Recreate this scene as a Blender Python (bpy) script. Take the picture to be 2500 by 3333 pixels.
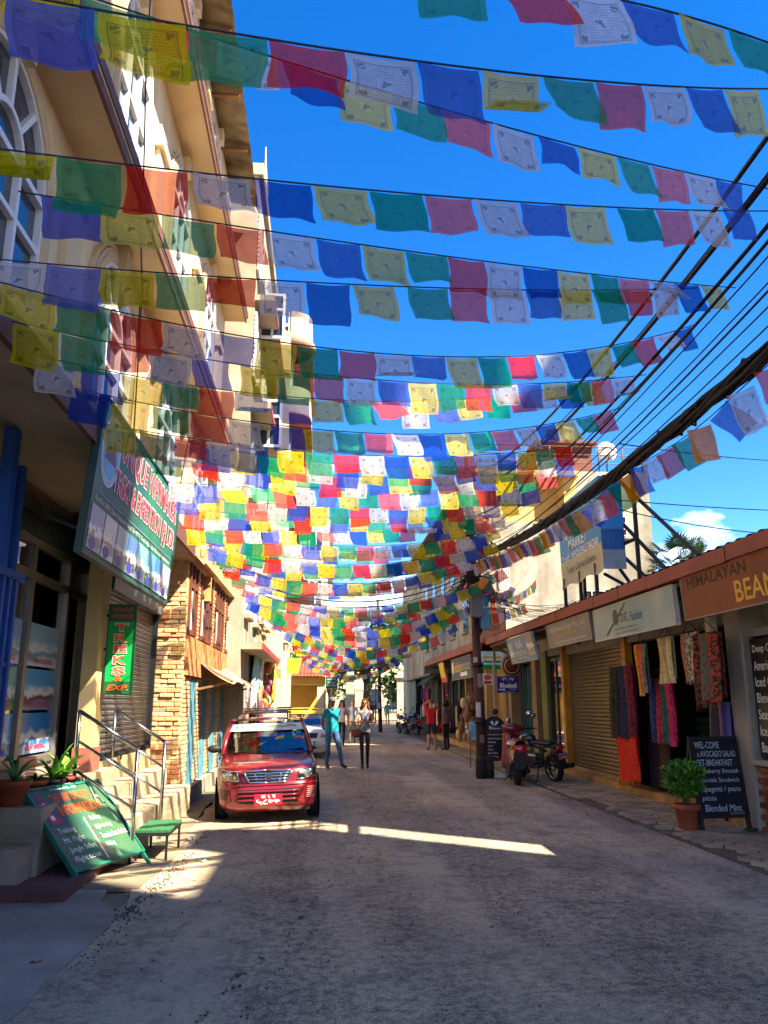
import bpy, bmesh, math, random
from mathutils import Vector, Matrix, noise as mnoise
rnd = random.Random(7)
R = math.radians
S = bpy.context.scene
for o in list(bpy.data.objects): bpy.data.objects.remove(o)
COL = S.collection

# ---------------------------------------------------------------- camera
cam = bpy.data.cameras.new('camera'); camo = bpy.data.objects.new('camera', cam); COL.objects.link(camo)
cam.sensor_fit = 'HORIZONTAL'; cam.sensor_width = 36; cam.lens = 36*1726/1659
cam.clip_start = .05; cam.clip_end = 2500
camo.location = (0, 0, 1.62); camo.rotation_euler = (R(90+13.4), 0, R(-4.35))
S.camera = camo
# ---------------------------------------------------------------- sun and sky
SUN_AZ, SUN_EL = R(52), R(50)          # azimuth from straight behind the camera round to the right
to_sun = Vector((math.sin(SUN_AZ)*math.cos(SUN_EL), -math.cos(SUN_AZ)*math.cos(SUN_EL), math.sin(SUN_EL)))
w = bpy.data.worlds.new('World'); S.world = w; w.use_nodes = True
nt = w.node_tree; bg = nt.nodes['Background']
sky = nt.nodes.new('ShaderNodeTexSky'); sky.sky_type = 'NISHITA'; sky.sun_disc = False
sky.sun_elevation = SUN_EL; sky.sun_rotation = R(180)-SUN_AZ
sky.altitude = 2200; sky.air_density = 1.0; sky.dust_density = .15; sky.ozone_density = 2.2
hsv = nt.nodes.new('ShaderNodeHueSaturation'); hsv.inputs['Saturation'].default_value = 1.38; hsv.inputs['Hue'].default_value = .509; hsv.inputs['Value'].default_value = 1.0
nt.links.new(sky.outputs[0], hsv.inputs['Color'])
# low fair-weather clouds all round, thin above the rooftops
tc = nt.nodes.new('ShaderNodeTexCoord'); mp = nt.nodes.new('ShaderNodeMapping'); mp.inputs['Scale'].default_value = (1, 1, 2.6); mp.inputs['Location'].default_value = (6.85, 3.55, 1.65)
nz = nt.nodes.new('ShaderNodeTexNoise'); nz.inputs['Scale'].default_value = 4.3; nz.inputs['Detail'].default_value = 7; nz.inputs['Roughness'].default_value = .58
sep = nt.nodes.new('ShaderNodeSeparateXYZ'); band = nt.nodes.new('ShaderNodeValToRGB')
e = band.color_ramp.elements; e[0].position = .10; e[0].color = (1,1,1,1); e[1].position = .33; e[1].color = (0,0,0,1)
thr = nt.nodes.new('ShaderNodeMath'); thr.operation = 'MULTIPLY_ADD'; thr.inputs[1].default_value = .25; 
cl = nt.nodes.new('ShaderNodeValToRGB'); cl.color_ramp.elements[0].position = .70; cl.color_ramp.elements[1].position = .86
mix = nt.nodes.new('ShaderNodeMixRGB'); mix.inputs['Color2'].default_value = (9, 9.3, 9.8, 1)
L = nt.links.new
L(tc.outputs['Generated'], mp.inputs[0]); L(mp.outputs[0], nz.inputs['Vector']); L(tc.outputs['Generated'], sep.inputs[0]); L(sep.outputs[2], band.inputs[0])
L(band.outputs[0], thr.inputs[0]); L(nz.outputs[0], thr.inputs[2]); L(thr.outputs[0], cl.inputs[0]); L(cl.outputs[0], mix.inputs['Fac'])
L(hsv.outputs[0], mix.inputs['Color1']); L(mix.outputs[0], bg.inputs[0]); bg.inputs[1].default_value = .09
sl = bpy.data.lights.new('sun', 'SUN'); sl.energy = 5.0; sl.angle = R(.53); sl.color = (1, .89, .72)
so = bpy.data.objects.new('sun', sl); COL.objects.link(so); so.rotation_euler = to_sun.to_track_quat('Z', 'Y').to_euler(); so.location = to_sun*60
S.view_settings.view_transform = 'Standard'; S.view_settings.look = 'None'; S.view_settings.gamma = 1; S.view_settings.use_curve_mapping = False
S.view_settings.exposure = 2.15
S.render.engine = 'CYCLES'; S.cycles.max_bounces = 9; S.cycles.diffuse_bounces = 6; S.cycles.glossy_bounces = 3; S.cycles.transmission_bounces = 4
S.cycles.transparent_max_bounces = 24; S.cycles.use_denoising = True; S.cycles.sample_clamp_indirect = 6; S.cycles.caustics_reflective = False; S.cycles.caustics_refractive = False

# ---------------------------------------------------------------- helpers: materials
MT = {}
def hexc(h):
    v = [int(h[i:i+2], 16)/255 for i in (0, 2, 4)]
    return tuple(((a+.055)/1.055)**2.4 if a > .04 else a/12.92 for a in v)
def mat(n, c, r=.75, var=.14, sc=5, bump=0, bsc=30, metal=0, c2=None, streak=0, spec=.4, coat=0, dirt=0, det=5, lo=.35, hi=.68, emit=0):
    if n in MT: return MT[n]
    if isinstance(c, str): c = hexc(c)
    m = bpy.data.materials.new(n); m.use_nodes = True; MT[n] = m
    t = m.node_tree; b = t.nodes['Principled BSDF']; N = t.nodes.new; K = t.links.new
    b.inputs['Roughness'].default_value = r; b.inputs['Metallic'].default_value = metal
    b.inputs['Specular IOR Level'].default_value = spec; b.inputs['Coat Weight'].default_value = coat; b.inputs['Coat Roughness'].default_value = .06
    g = N('ShaderNodeNewGeometry'); src = g.outputs['Position']
    if isinstance(c2, str): c2 = hexc(c2)
    d = tuple(max(0, x*(1-var)) for x in c) if c2 is None else c2
    a = tuple(min(1, x*(1+var)) for x in c) if c2 is None else c
    n1 = N('ShaderNodeTexNoise'); n1.inputs['Scale'].default_value = sc; n1.inputs['Detail'].default_value = det
    if streak:
        mpn = N('ShaderNodeMapping'); mpn.inputs['Scale'].default_value = (1, 1, streak); K(src, mpn.inputs[0]); K(mpn.outputs[0], n1.inputs['Vector'])
    else: K(src, n1.inputs['Vector'])
    cr = N('ShaderNodeValToRGB'); cr.color_ramp.elements[0].position = lo; cr.color_ramp.elements[1].position = hi
    cr.color_ramp.elements[0].color = (*d, 1); cr.color_ramp.elements[1].color = (*a, 1); K(n1.outputs[0], cr.inputs[0]); out = cr.outputs[0]
    if dirt:
        n2 = N('ShaderNodeTexNoise'); n2.inputs['Scale'].default_value = sc*.35; n2.inputs['Detail'].default_value = 8; n2.inputs['Roughness'].default_value = .68; K(src, n2.inputs['Vector'])
        r2 = N('ShaderNodeValToRGB'); r2.color_ramp.elements[0].position = .42; r2.color_ramp.elements[1].position = .66; r2.color_ramp.elements[0].color = (1, 1, 1, 1)
        r2.color_ramp.elements[1].color = (1-dirt, 1-dirt*1.05, 1-dirt*1.15, 1); K(n2.outputs[0], r2.inputs[0])
        mm = N('ShaderNodeMixRGB'); mm.blend_type = 'MULTIPLY'; mm.inputs[0].default_value = 1; K(out, mm.inputs[1]); K(r2.outputs[0], mm.inputs[2]); out = mm.outputs[0]
    K(out, b.inputs['Base Color'])
    if bump:
        n3 = N('ShaderNodeTexNoise'); n3.inputs['Scale'].default_value = bsc; n3.inputs['Detail'].default_value = 5; K(src, n3.inputs['Vector'])
        bp = N('ShaderNodeBump'); bp.inputs['Strength'].default_value = bump; bp.inputs['Distance'].default_value = .02; K(n3.outputs[0], bp.inputs['Height']); K(bp.outputs[0], b.inputs['Normal'])
    if emit:
        K(out, b.inputs['Emission Color']); b.inputs['Emission Strength'].default_value = emit
    return m
def glassy(n, tint, alpha=.35, rough=.03):
    if n in MT: return MT[n]
    m = bpy.data.materials.new(n); m.use_nodes = True; MT[n] = m; t = m.node_tree; N = t.nodes.new; K = t.links.new
    out = t.nodes['Material Output']; t.nodes.remove(t.nodes['Principled BSDF'])
    gl = N('ShaderNodeBsdfGlossy'); gl.inputs['Roughness'].default_value = rough; gl.inputs['Color'].default_value = (.95, .97, 1, 1)
    tr = N('ShaderNodeBsdfTransparent'); tr.inputs[0].default_value = (*tint, 1)
    fr = N('ShaderNodeFresnel'); fr.inputs[0].default_value = 1.5; ad = N('ShaderNodeMath'); ad.operation = 'MULTIPLY_ADD'; ad.inputs[1].default_value = 1.3; ad.inputs[2].default_value = alpha*.25; ad.use_clamp = True
    mx = N('ShaderNodeMixShader'); K(fr.outputs[0], ad.inputs[0]); K(ad.outputs[0], mx.inputs[0]); K(tr.outputs[0], mx.inputs[1]); K(gl.outputs[0], mx.inputs[2]); K(mx.outputs[0], out.inputs[0])
    return m
# ---------------------------------------------------------------- helpers: objects
def org(o):
    v = Vector((0, 0, 0))
    while o is not None: v = v+o.location; o = o.parent
    return v
def link(o, parent=None):
    COL.objects.link(o)
    if parent is not None: o.parent = parent
    return o
def tag(o, label=None, cat=None, group=None, kind=None):
    if label: o['label'] = label
    if cat: o['category'] = cat
    if group: o['group'] = group
    if kind: o['kind'] = kind
    return o
def thing(name, label, cat, loc=(0,0,0), group=None):
    o = bpy.data.objects.new(name, None); o.location = loc; o.empty_display_size = .2; link(o); return tag(o, label, cat, group)
def copy_tree(o, parent=None):
    c = o.copy(); COL.objects.link(c); c.parent = parent
    for ch in list(o.children): copy_tree(ch, c)
    return c
def mesh_obj(name, me, m=None, parent=None):
    if m is not None: me.materials.clear(); me.materials.append(m)
    return link(bpy.data.objects.new(name, me), parent)
class MB:
    def __init__(s): s.v = []; s.f = []; s.sm = []; s.mi = []
    def add(s, vs, fs, smooth=False, mi=0):
        n = len(s.v); s.v += [tuple(p) for p in vs]; s.f += [tuple(i+n for i in f) for f in fs]; s.sm += [smooth]*len(fs); s.mi += [mi]*len(fs); return s
    def box(s, x0, y0, z0, x1, y1, z1, mi=0, jit=0):
        j = (lambda: rnd.uniform(-jit, jit)) if jit else (lambda: 0)
        v = [(x+j(), y+j(), z+j()) for z in (z0, z1) for y in (y0, y1) for x in (x0, x1)]
        return s.add(v, [(0,2,3,1),(4,5,7,6),(0,1,5,4),(2,6,7,3),(0,4,6,2),(1,3,7,5)], mi=mi)
    def bbox(s, x0, y0, z0, x1, y1, z1, b=.008, mi=0):      # box with chamfered edges
        bm = bmesh.new(); bmesh.ops.create_cube(bm, size=1)
        for v in bm.verts: v.co = ((x0+x1)/2+v.co.x*(x1-x0), (y0+y1)/2+v.co.y*(y1-y0), (z0+z1)/2+v.co.z*(z1-z0))
        bmesh.ops.bevel(bm, geom=bm.edges[:], offset=min(b, .45*min(abs(x1-x0), abs(y1-y0), abs(z1-z0))), segments=1, affect='EDGES')
        bm.verts.index_update(); s.add([v.co[:] for v in bm.verts], [[v.index for v in f.verts] for f in bm.faces], mi=mi); bm.free(); return s
    def bar(s, a, b, wx, wz=None, up=(0,0,1), mi=0):         # square bar from a to b
        a, b = Vector(a), Vector(b); wz = wx if wz is None else wz; d = (b-a).normalized(); u = Vector(up)
        if abs(d.dot(u)) > .98: u = Vector((1, 0, 0))
        r = d.cross(u).normalized()*wx/2; u = r.cross(d).normalized()*wz/2
        v = [p+i*r+k*u for p in (a, b) for i, k in ((-1,-1),(1,-1),(1,1),(-1,1))]
        return s.add(v, [(3,2,1,0),(4,5,6,7),(0,1,5,4),(1,2,6,5),(2,3,7,6),(3,0,4,7)], mi=mi)
    def tube(s, pts, rad, n=8, caps=True, mi=0):
        pts = [Vector(p) for p in pts]; rr = rad if isinstance(rad, (list, tuple)) else [rad]*len(pts); vs = []; u = None
        for i, p in enumerate(pts):
            d = (pts[min(i+1, len(pts)-1)]-pts[max(i-1, 0)])
            d = d.normalized() if d.length > 1e-9 else Vector((0, 0, 1))
            if u is None: u = d.orthogonal().normalized()
            u = (u-d*u.dot(d)); u = u.normalized() if u.length > 1e-6 else d.orthogonal().normalized()
            w2 = d.cross(u)
            vs += [p+rr[i]*(math.cos(2*math.pi*k/n)*u+math.sin(2*math.pi*k/n)*w2) for k in range(n)]
        fs = [(i*n+k, i*n+(k+1) % n, (i+1)*n+(k+1) % n, (i+1)*n+k) for i in range(len(pts)-1) for k in range(n)]
        if caps: fs += [tuple(range(n-1, -1, -1)), tuple((len(pts)-1)*n+k for k in range(n))]
        return s.add(vs, fs, True, mi)
    def lathe(s, prof, c=(0,0,0), n=24, axis='z', mi=0, smooth=True):
        vs = []
        for r, h in prof:
            for k in range(n):
                a = 2*math.pi*k/n; x, y = r*math.cos(a), r*math.sin(a)
                p = (x, y, h) if axis == 'z' else ((h, x, y) if axis == 'x' else (x, h, y))
                vs.append((c[0]+p[0], c[1]+p[1], c[2]+p[2]))
        fs = [(i*n+k, i*n+(k+1) % n, (i+1)*n+(k+1) % n, (i+1)*n+k) for i in range(len(prof)-1) for k in range(n)]
        return s.add(vs, fs, smooth, mi)
    def ball(s, c, r, sc=(1,1,1), n=12, m=8, mi=0):
        return s.add([(c[0]+r*sc[0]*math.sin(math.pi*(i+.001)/m*.9995)*math.cos(2*math.pi*k/n), c[1]+r*sc[1]*math.sin(math.pi*(i+.001)/m*.9995)*math.sin(2*math.pi*k/n), c[2]+r*sc[2]*math.cos(math.pi*i/m)) for i in range(m+1) for k in range(n)],
                     [(i*n+k, (i+1)*n+k, (i+1)*n+(k+1) % n, i*n+(k+1) % n) for i in range(m) for k in range(n)], True, mi)
    def prism(s, poly, a, b, axis='x', mi=0):                # extrude a 2D outline from a to b along an axis
        put = {'x': lambda h, p, q: (h, p, q), 'y': lambda h, p, q: (p, h, q), 'z': lambda h, p, q: (p, q, h)}[axis]; n = len(poly)
        return s.add([put(h, *p) for h in (a, b) for p in poly], [tuple(range(n-1, -1, -1)), tuple(range(n, 2*n))]+[(k, (k+1) % n, n+(k+1) % n, n+k) for k in range(n)], mi=mi)
    def grid(s, fn, nu, nv, smooth=True, mi=0):
        return s.add([fn(i/nu, j/nv) for j in range(nv+1) for i in range(nu+1)], [(j*(nu+1)+i, j*(nu+1)+i+1, (j+1)*(nu+1)+i+1, (j+1)*(nu+1)+i) for j in range(nv) for i in range(nu)], smooth, mi)
    def mesh(s, name, off=(0,0,0)):
        me = bpy.data.meshes.new(name); me.from_pydata([(x-off[0], y-off[1], z-off[2]) for x, y, z in s.v], [], s.f)
        me.polygons.foreach_set('use_smooth', s.sm); me.polygons.foreach_set('material_index', s.mi); me.update(); return me
    def build(s, name, m, parent=None):                      # m: a material or a list of materials
        me = s.mesh(name, org(parent) if parent else (0,0,0))
        bm = bmesh.new(); bm.from_mesh(me); bmesh.ops.recalc_face_normals(bm, faces=bm.faces[:]); bm.to_mesh(me); bm.free()
        for q in (m if isinstance(m, list) else [m]): me.materials.append(q)
        return link(bpy.data.objects.new(name, me), parent)
def solid(name, m, parent, *boxes, join=False):
    if join or len(boxes) == 1:
        b = MB()
        for q in boxes: b.box(*q)
        return b.build(name, m, parent)
    return [MB().box(*q).build(name, m, parent) for q in boxes][0]
def rough(name, m, parent, *boxes, amp=.010):
    out = []
    for (x0, y0, z0, x1, y1, z1) in boxes:                  # worn block: chamfered, subdivided and knocked about
        bm = bmesh.new(); bmesh.ops.create_cube(bm, size=1)
        for v in bm.verts: v.co = ((x0+x1)/2+v.co.x*(x1-x0), (y0+y1)/2+v.co.y*(y1-y0), (z0+z1)/2+v.co.z*(z1-z0))
        bmesh.ops.subdivide_edges(bm, edges=bm.edges[:], cuts=9, use_grid_fill=True)
        eg = [e_ for e_ in bm.edges if len(e_.link_faces) == 2 and e_.calc_face_angle(0) > .5]; bmesh.ops.bevel(bm, geom=eg, offset=.010, segments=2, affect='EDGES')
        for v in bm.verts: v.co += v.normal*amp*(mnoise.noise(v.co*5)+.6*mnoise.noise(v.co*17))
        me = bpy.data.meshes.new(name); bm.to_mesh(me); bm.free(); me.transform(Matrix.Translation(-org(parent))); me.materials.append(m); out.append(link(bpy.data.objects.new(name, me), parent))
    return out[0]
_F = {'X+': ((0,1,0),(0,0,1)), 'X-': ((0,-1,0),(0,0,1)), 'Y-': ((1,0,0),(0,0,1))}
def text(s, c, w, h, m, parent, face='Y-', name='lettering', bold=.0, shear=0, ext=.003, keep=False, spacing=1.0):
    cu = bpy.data.curves.new('t', 'FONT'); cu.body = s; cu.size = 1; cu.extrude = .0; cu.offset = bold; cu.shear = shear; cu.resolution_u = 3; cu.align_x = 'CENTER'; cu.space_character = spacing
    o = bpy.data.objects.new('t', cu); COL.objects.link(o)
    me = bpy.data.meshes.new_from_object(o.evaluated_get(bpy.context.evaluated_depsgraph_get())) if False else bpy.data.meshes.new_from_object(o)
    bpy.data.objects.remove(o); bpy.data.curves.remove(cu)
    r, u = (_F[face] if isinstance(face, str) else face); r, u = Vector(r).normalized(), Vector(u).normalized(); n = r.cross(u); c = Vector(c)
    xs = [v.co.x for v in me.vertices]; ys = [v.co.y for v in me.vertices]
    if not xs: return None
    x0, x1, y0, y1 = min(xs), max(xs), min(ys), max(ys); kx = w/max(x1-x0, 1e-6); ky = h/max(y1-y0, 1e-6)
    if keep: kx = ky = min(kx, ky)
    of = org(parent)
    for v in me.vertices: v.co = c+r*(v.co.x-(x0+x1)/2)*kx+u*(v.co.y-(y0+y1)/2)*ky+n*ext-of
    me.materials.clear(); me.materials.append(m)
    return link(bpy.data.objects.new(name, me), parent)
def pipe(name, pts, r, m, parent, n=8): return MB().tube(pts, r, n).build(name, m, parent)
def sagline(a, b, sag, n=16):
    a, b = Vector(a), Vector(b)
    return [a.lerp(b, i/n)-Vector((0, 0, 4*sag*(i/n)*(1-i/n))) for i in range(n+1)]
ords = 'first second third fourth fifth sixth seventh eighth ninth tenth eleventh twelfth thirteenth fourteenth fifteenth sixteenth seventeenth eighteenth nineteenth twentieth'.split()
def ordw(k):
    tens = ['', '', 'twenty', 'thirty', 'forty', 'fifty', 'sixty', 'seventy']
    if k <= 20: return ords[k-1]
    return tens[k//10]+'-'+ords[k % 10-1] if k % 10 else tens[k//10][:-1]+'ieth'
# ---------------------------------------------------------------- shared materials
cream = mat('cream_render', 'e2cda6', .85, .16, 1.6, .2, 60, dirt=.22, streak=.12)
soffitm = mat('soffit_plaster', 'd6bc94', .9, .10, 1.0, .15, 50, dirt=.22)
brownm = mat('brown_moulding', '6a4434', .7, .12, 4)
trimw = mat('white_trim', 'd9d6cf', .6, .05, 4)
winglass = mat('window_glass', '27384a', .06, .1, 1, spec=.9)
steel = mat('stainless_steel', 'a9a9ab', .22, .05, 8, metal=1)
blackm = mat('black_metal', '17181b', .5, .2, 6)
rubber = mat('rubber', '141414', .85, .25, 12)
conc = mat('concrete', 'a39a8c', .9, .2, 2.2, .35, 26, dirt=.35)
greyalu = mat('aluminium_frame', '9b9088', .4, .1, 3, metal=.6)
wood = mat('wood', '8a6135', .7, .25, 3, .15, 40, streak=.15)
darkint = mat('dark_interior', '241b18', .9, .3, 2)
whitel = mat('white_lettering', 'e8e6e0', .6, .04, 4)
redl = mat('red_lettering', 'd2344a', .55, .06, 4)
yellowl = mat('yellow_lettering', 'e8b23a', .55, .06, 4)
blackl = mat('black_lettering', '1b1b1d', .6, .1, 4)
chrome = mat('chrome', 'c9c9cc', .12, .03, 5, metal=1)
# ================================================================ THE SETTING
def struct(o, kind='structure'): o['kind'] = kind; return o
def asphalt():
    m = bpy.data.materials.new('asphalt'); m.use_nodes = True; t = m.node_tree; b = t.nodes['Principled BSDF']; N = t.nodes.new; K = t.links.new
    g = N('ShaderNodeNewGeometry'); P0 = g.outputs['Position']
    def nz(sc, det=6, ro=.6, st=None):
        n = N('ShaderNodeTexNoise'); n.inputs['Scale'].default_value = sc; n.inputs['Detail'].default_value = det; n.inputs['Roughness'].default_value = ro
        if st: mp = N('ShaderNodeMapping'); mp.inputs['Scale'].default_value = st; K(P0, mp.inputs[0]); K(mp.outputs[0], n.inputs['Vector'])
        else: K(P0, n.inputs['Vector'])
        return n.outputs[0]
    def ramp(s, a, b_, c0, c1):
        r = N('ShaderNodeValToRGB'); r.color_ramp.elements[0].position = a; r.color_ramp.elements[1].position = b_; r.color_ramp.elements[0].color = (*c0, 1); r.color_ramp.elements[1].color = (*c1, 1); K(s, r.inputs[0]); return r.outputs[0]
    def mul(a, c, f=1, mode='MULTIPLY'):
        x = N('ShaderNodeMixRGB'); x.blend_type = mode; x.inputs[0].default_value = f; K(a, x.inputs[1]); K(c, x.inputs[2]); return x.outputs[0]
    base = ramp(nz(.5, 6, .6, (1, .6, 1)), .34, .68, hexc('aa9d8c'), hexc('dcc7a2'))
    dust = ramp(nz(.21, 4, .5), .42, .62, (1, 1, 1), (1.2, 1.10, .94))
    lane = ramp(nz(.95, 5, .55, (1, .10, 1)), .44, .60, (1, 1, 1), (.3, .3, .3))       # worn wheel lanes: less grain
    sp = ramp(nz(75, 4, .78), .41, .60, (.30, .30, .32), (1.14, 1.13, 1.11))
    mid_ = ramp(nz(13, 10, .84), .43, .54, (.34, .33, .35), (1.12, 1.11, 1.09))
    blot = ramp(nz(2.3, 9, .76), .40, .49, (.55, .55, .58), (1, 1, 1))
    tar = ramp(nz(.42, 8, .66, (1, .45, 1)), .37, .43, (.60, .60, .63), (1, 1, 1))        # darker patched areas
    def mixf(a, c, fac, k):
        x = N('ShaderNodeMixRGB'); x.blend_type = 'MULTIPLY'; m1 = N('ShaderNodeMath'); m1.operation = 'MULTIPLY'; m1.inputs[1].default_value = k; K(fac, m1.inputs[0]); K(m1.outputs[0], x.inputs[0]); K(a, x.inputs[1]); K(c, x.inputs[2]); return x.outputs[0]
    col = mul(base, dust); col = mixf(col, sp, lane, .85); col = mixf(col, mid_, lane, .85); col = mul(mul(col, blot, .7), tar, .7)
    K(col, b.inputs['Base Color']); b.inputs['Roughness'].default_value = .88; b.inputs['Specular IOR Level'].default_value = .25
    bp = N('ShaderNodeBump'); bp.inputs['Strength'].default_value = .9; bp.inputs['Distance'].default_value = .014; K(nz(38, 5, .75), bp.inputs['Height'])
    b2 = N('ShaderNodeBump'); b2.inputs['Strength'].default_value = .5; b2.inputs['Distance'].default_value = .03; K(nz(5, 6, .7), b2.inputs['Height']); K(bp.outputs[0], b2.inputs['Normal']); K(b2.outputs[0], b.inputs['Normal'])
    return m
MT['asphalt'] = asphalt()
earth = mat('dusty_earth', '8a7a63', .95, .2, 1.6, .5, 30, dirt=.3)
g = MB(); g.add([(-700,-700,-.03),(700,-700,-.03),(700,900,-.03),(-700,900,-.03)], [(0,1,2,3)]); struct(g.build('ground', earth))
def nse(x, y, s=1., k=0): return mnoise.noise(Vector((x*s, y*s, k*7.3)))
def road_left(y): return (-1.62 if y < 8 else -1.62+.0*(y-8)) - (.05*min(max(y-10, 0), 6)) + .10*nse(0, y, .9, 1)+.05*nse(0, y, 4, 2)
def road_right(y): return 4.40+.08*nse(3, y, .8, 3)+.05*nse(3, y, 4.5, 4) + (0 if y < 34 else (y-34)*.05)
ys = [-22+.5*i for i in range(44)]+[.12*i for i in range(170)]+[20.4+.6*i for i in range(75)]
g = MB(); nx = 26
vs = []
for y in ys:
    a, b_ = road_left(y), road_right(y)
    for i in range(nx+1):
        x = a+(b_-a)*i/nx; vs.append((x, y, .006*nse(x, y, .7, 5)+.003*nse(x, y, 3, 6)))
g.add(vs, [(j*(nx+1)+i, j*(nx+1)+i+1, (j+1)*(nx+1)+i+1, (j+1)*(nx+1)+i) for j in range(len(ys)-1) for i in range(nx)], True)
road_ = struct(g.build('road', MT['asphalt']))
# concrete apron by the camera on the left, and the dusty strip along the steps
ap = []
for i in range(40):
    y = -8+i*.405; ap.append((road_left(y)+.03+.05*nse(1, y, 5, 8)-(.25 if y > 7.2 else 0), y))
g = MB(); g.prism([(-9, 7.9), (-9, -8)]+ap, -.02, .014, 'z'); struct(g.build('apron', mat('apron_concrete', 'a0968a', .9, .22, 1.1, .5, 40, dirt=.45)))
g = MB(); g.prism([(-2.75, 7.85), (-1.60, 7.85), (-1.55, 8.6), (-1.52, 9.6), (-1.66, 11), (-1.8, 13.5), (-1.85, 22), (-2.0, 60), (-9, 60), (-9, 7.85)], -.02, .009, 'z'); struct(g.build('roadside', earth))
# right-hand paving: a bed with single interlocking pavers on it
g = MB(); g.prism([(4.30, 4), (6.4, 4), (6.4, 46), (4.42, 46), (4.36, 24), (4.32, 14)], -.02, .012, 'z'); pav = struct(g.build('pavement', mat('paving_bed', '6a5d4c', .95, .25, 3, .4, 30, dirt=.3)))
pm = mat('paver_stone', 'a8957a', .9, .25, 2.3, .35, 45, dirt=.3)
hexm = []
for q in range(6):
    pts = []
    for k in range(6):
        a = math.pi/3*k; rr = .112*(1+rnd.uniform(-.03, .03)); pts.append((rr*math.cos(a)*1.10, rr*math.sin(a)*1.28))
    b = MB(); n = 6; ins = [(x*.93, y*.93) for x, y in pts]
    b.add([(x, y, 0) for x, y in pts]+[(x, y, .020) for x, y in pts]+[(x, y, .026) for x, y in ins], [tuple(range(12, 18))]+[(k, (k+1) % 6, 6+(k+1) % 6, 6+k) for k in range(6)]+[(6+k, 6+(k+1) % 6, 12+(k+1) % 6, 12+k) for k in range(6)])
    me = b.mesh('paver'); me.materials.append(pm); hexm.append(me)
cells = []
for i in range(0, 12):
    for j in range(0, 90):
        x = 4.50+i*.200; y = 6.0+j*.268+(.134 if i % 2 else 0)
        if x < road_right(y)+.09+.04*nse(x, y, 6, 9) or x > 5.78: continue
        cells.append((y, x))
cells.sort(); rest = MB()
vis = [c for c in cells if c[0] > 7.3]
for k, (y, x) in enumerate(vis):
    z = .012+rnd.uniform(-.006, .005)-(0.008 if nse(x, y, .6, 11) > .25 else 0)
    if k < 298:
        o = bpy.data.objects.new('paver', hexm[k % 6]); o.location = (x, y, z); o.rotation_euler = (rnd.uniform(-.015, .015), rnd.uniform(-.015, .015), rnd.choice((0, math.pi))+rnd.uniform(-.02, .02)); link(o, pav)
    else:
        me = hexm[k % 6]; rest.add([(v.co.x+x, v.co.y+y, v.co.z+z) for v in me.vertices], [tuple(p.vertices) for p in me.polygons])
o = rest.build('paver_field', pm, pav); o['kind'] = 'stuff'
# crumbs of broken asphalt along tyre lines and edges
cr = MB()
def crumb(x, y, s):
    n = 5; a0 = rnd.uniform(0, 6); p = [(x+s*(.6+.5*rnd.random())*math.cos(a0+6.283*k/n)*1.3, y+s*(.6+.5*rnd.random())*math.sin(a0+6.283*k/n)) for k in range(n)]
    h = rnd.uniform(.006, .016); cr.add([(px, py, .0) for px, py in p]+[(x+(px-x)*.7, y+(py-y)*.7, h) for px, py in p], [tuple(range(5, 10))]+[(k, (k+1) % 5, 5+(k+1) % 5, 5+k) for k in range(5)])
for line, n in ((((-1.5,6.8),(-1.45,8.2),(-1.42,9.2),(-1.55,11)), 300), (((-1.35,4.2),(-1.5,5.4),(-1.5,6.6)), 160), (((4.3,7.2),(4.3,10),(4.2,13),(4.25,16)), 150)):
    for i in range(n):
        t = rnd.random()**1.25*(len(line)-1); k = min(int(t), len(line)-2); f = t-k
        x = line[k][0]*(1-f)+line[k+1][0]*f; y = line[k][1]*(1-f)+line[k+1][1]*f
        if nse(x, y, 2.2, 12) < -.02: continue
        crumb(x+rnd.gauss(0, .05), y+rnd.gauss(0, .08), rnd.uniform(.003, .009)*(1.8 if rnd.random() < .12 else 1))
for i in range(420):
    x, y = rnd.uniform(-1.5, 4.3), 4+12*rnd.random()**1.6
    crumb(x, y, rnd.uniform(.003, .007))
struct(cr.build('gravel', mat('asphalt_crumbs', '57514b', .9, .35, 30)), 'stuff')['label'] = 'loose crumbs of dark asphalt along the tyre lines'

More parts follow.
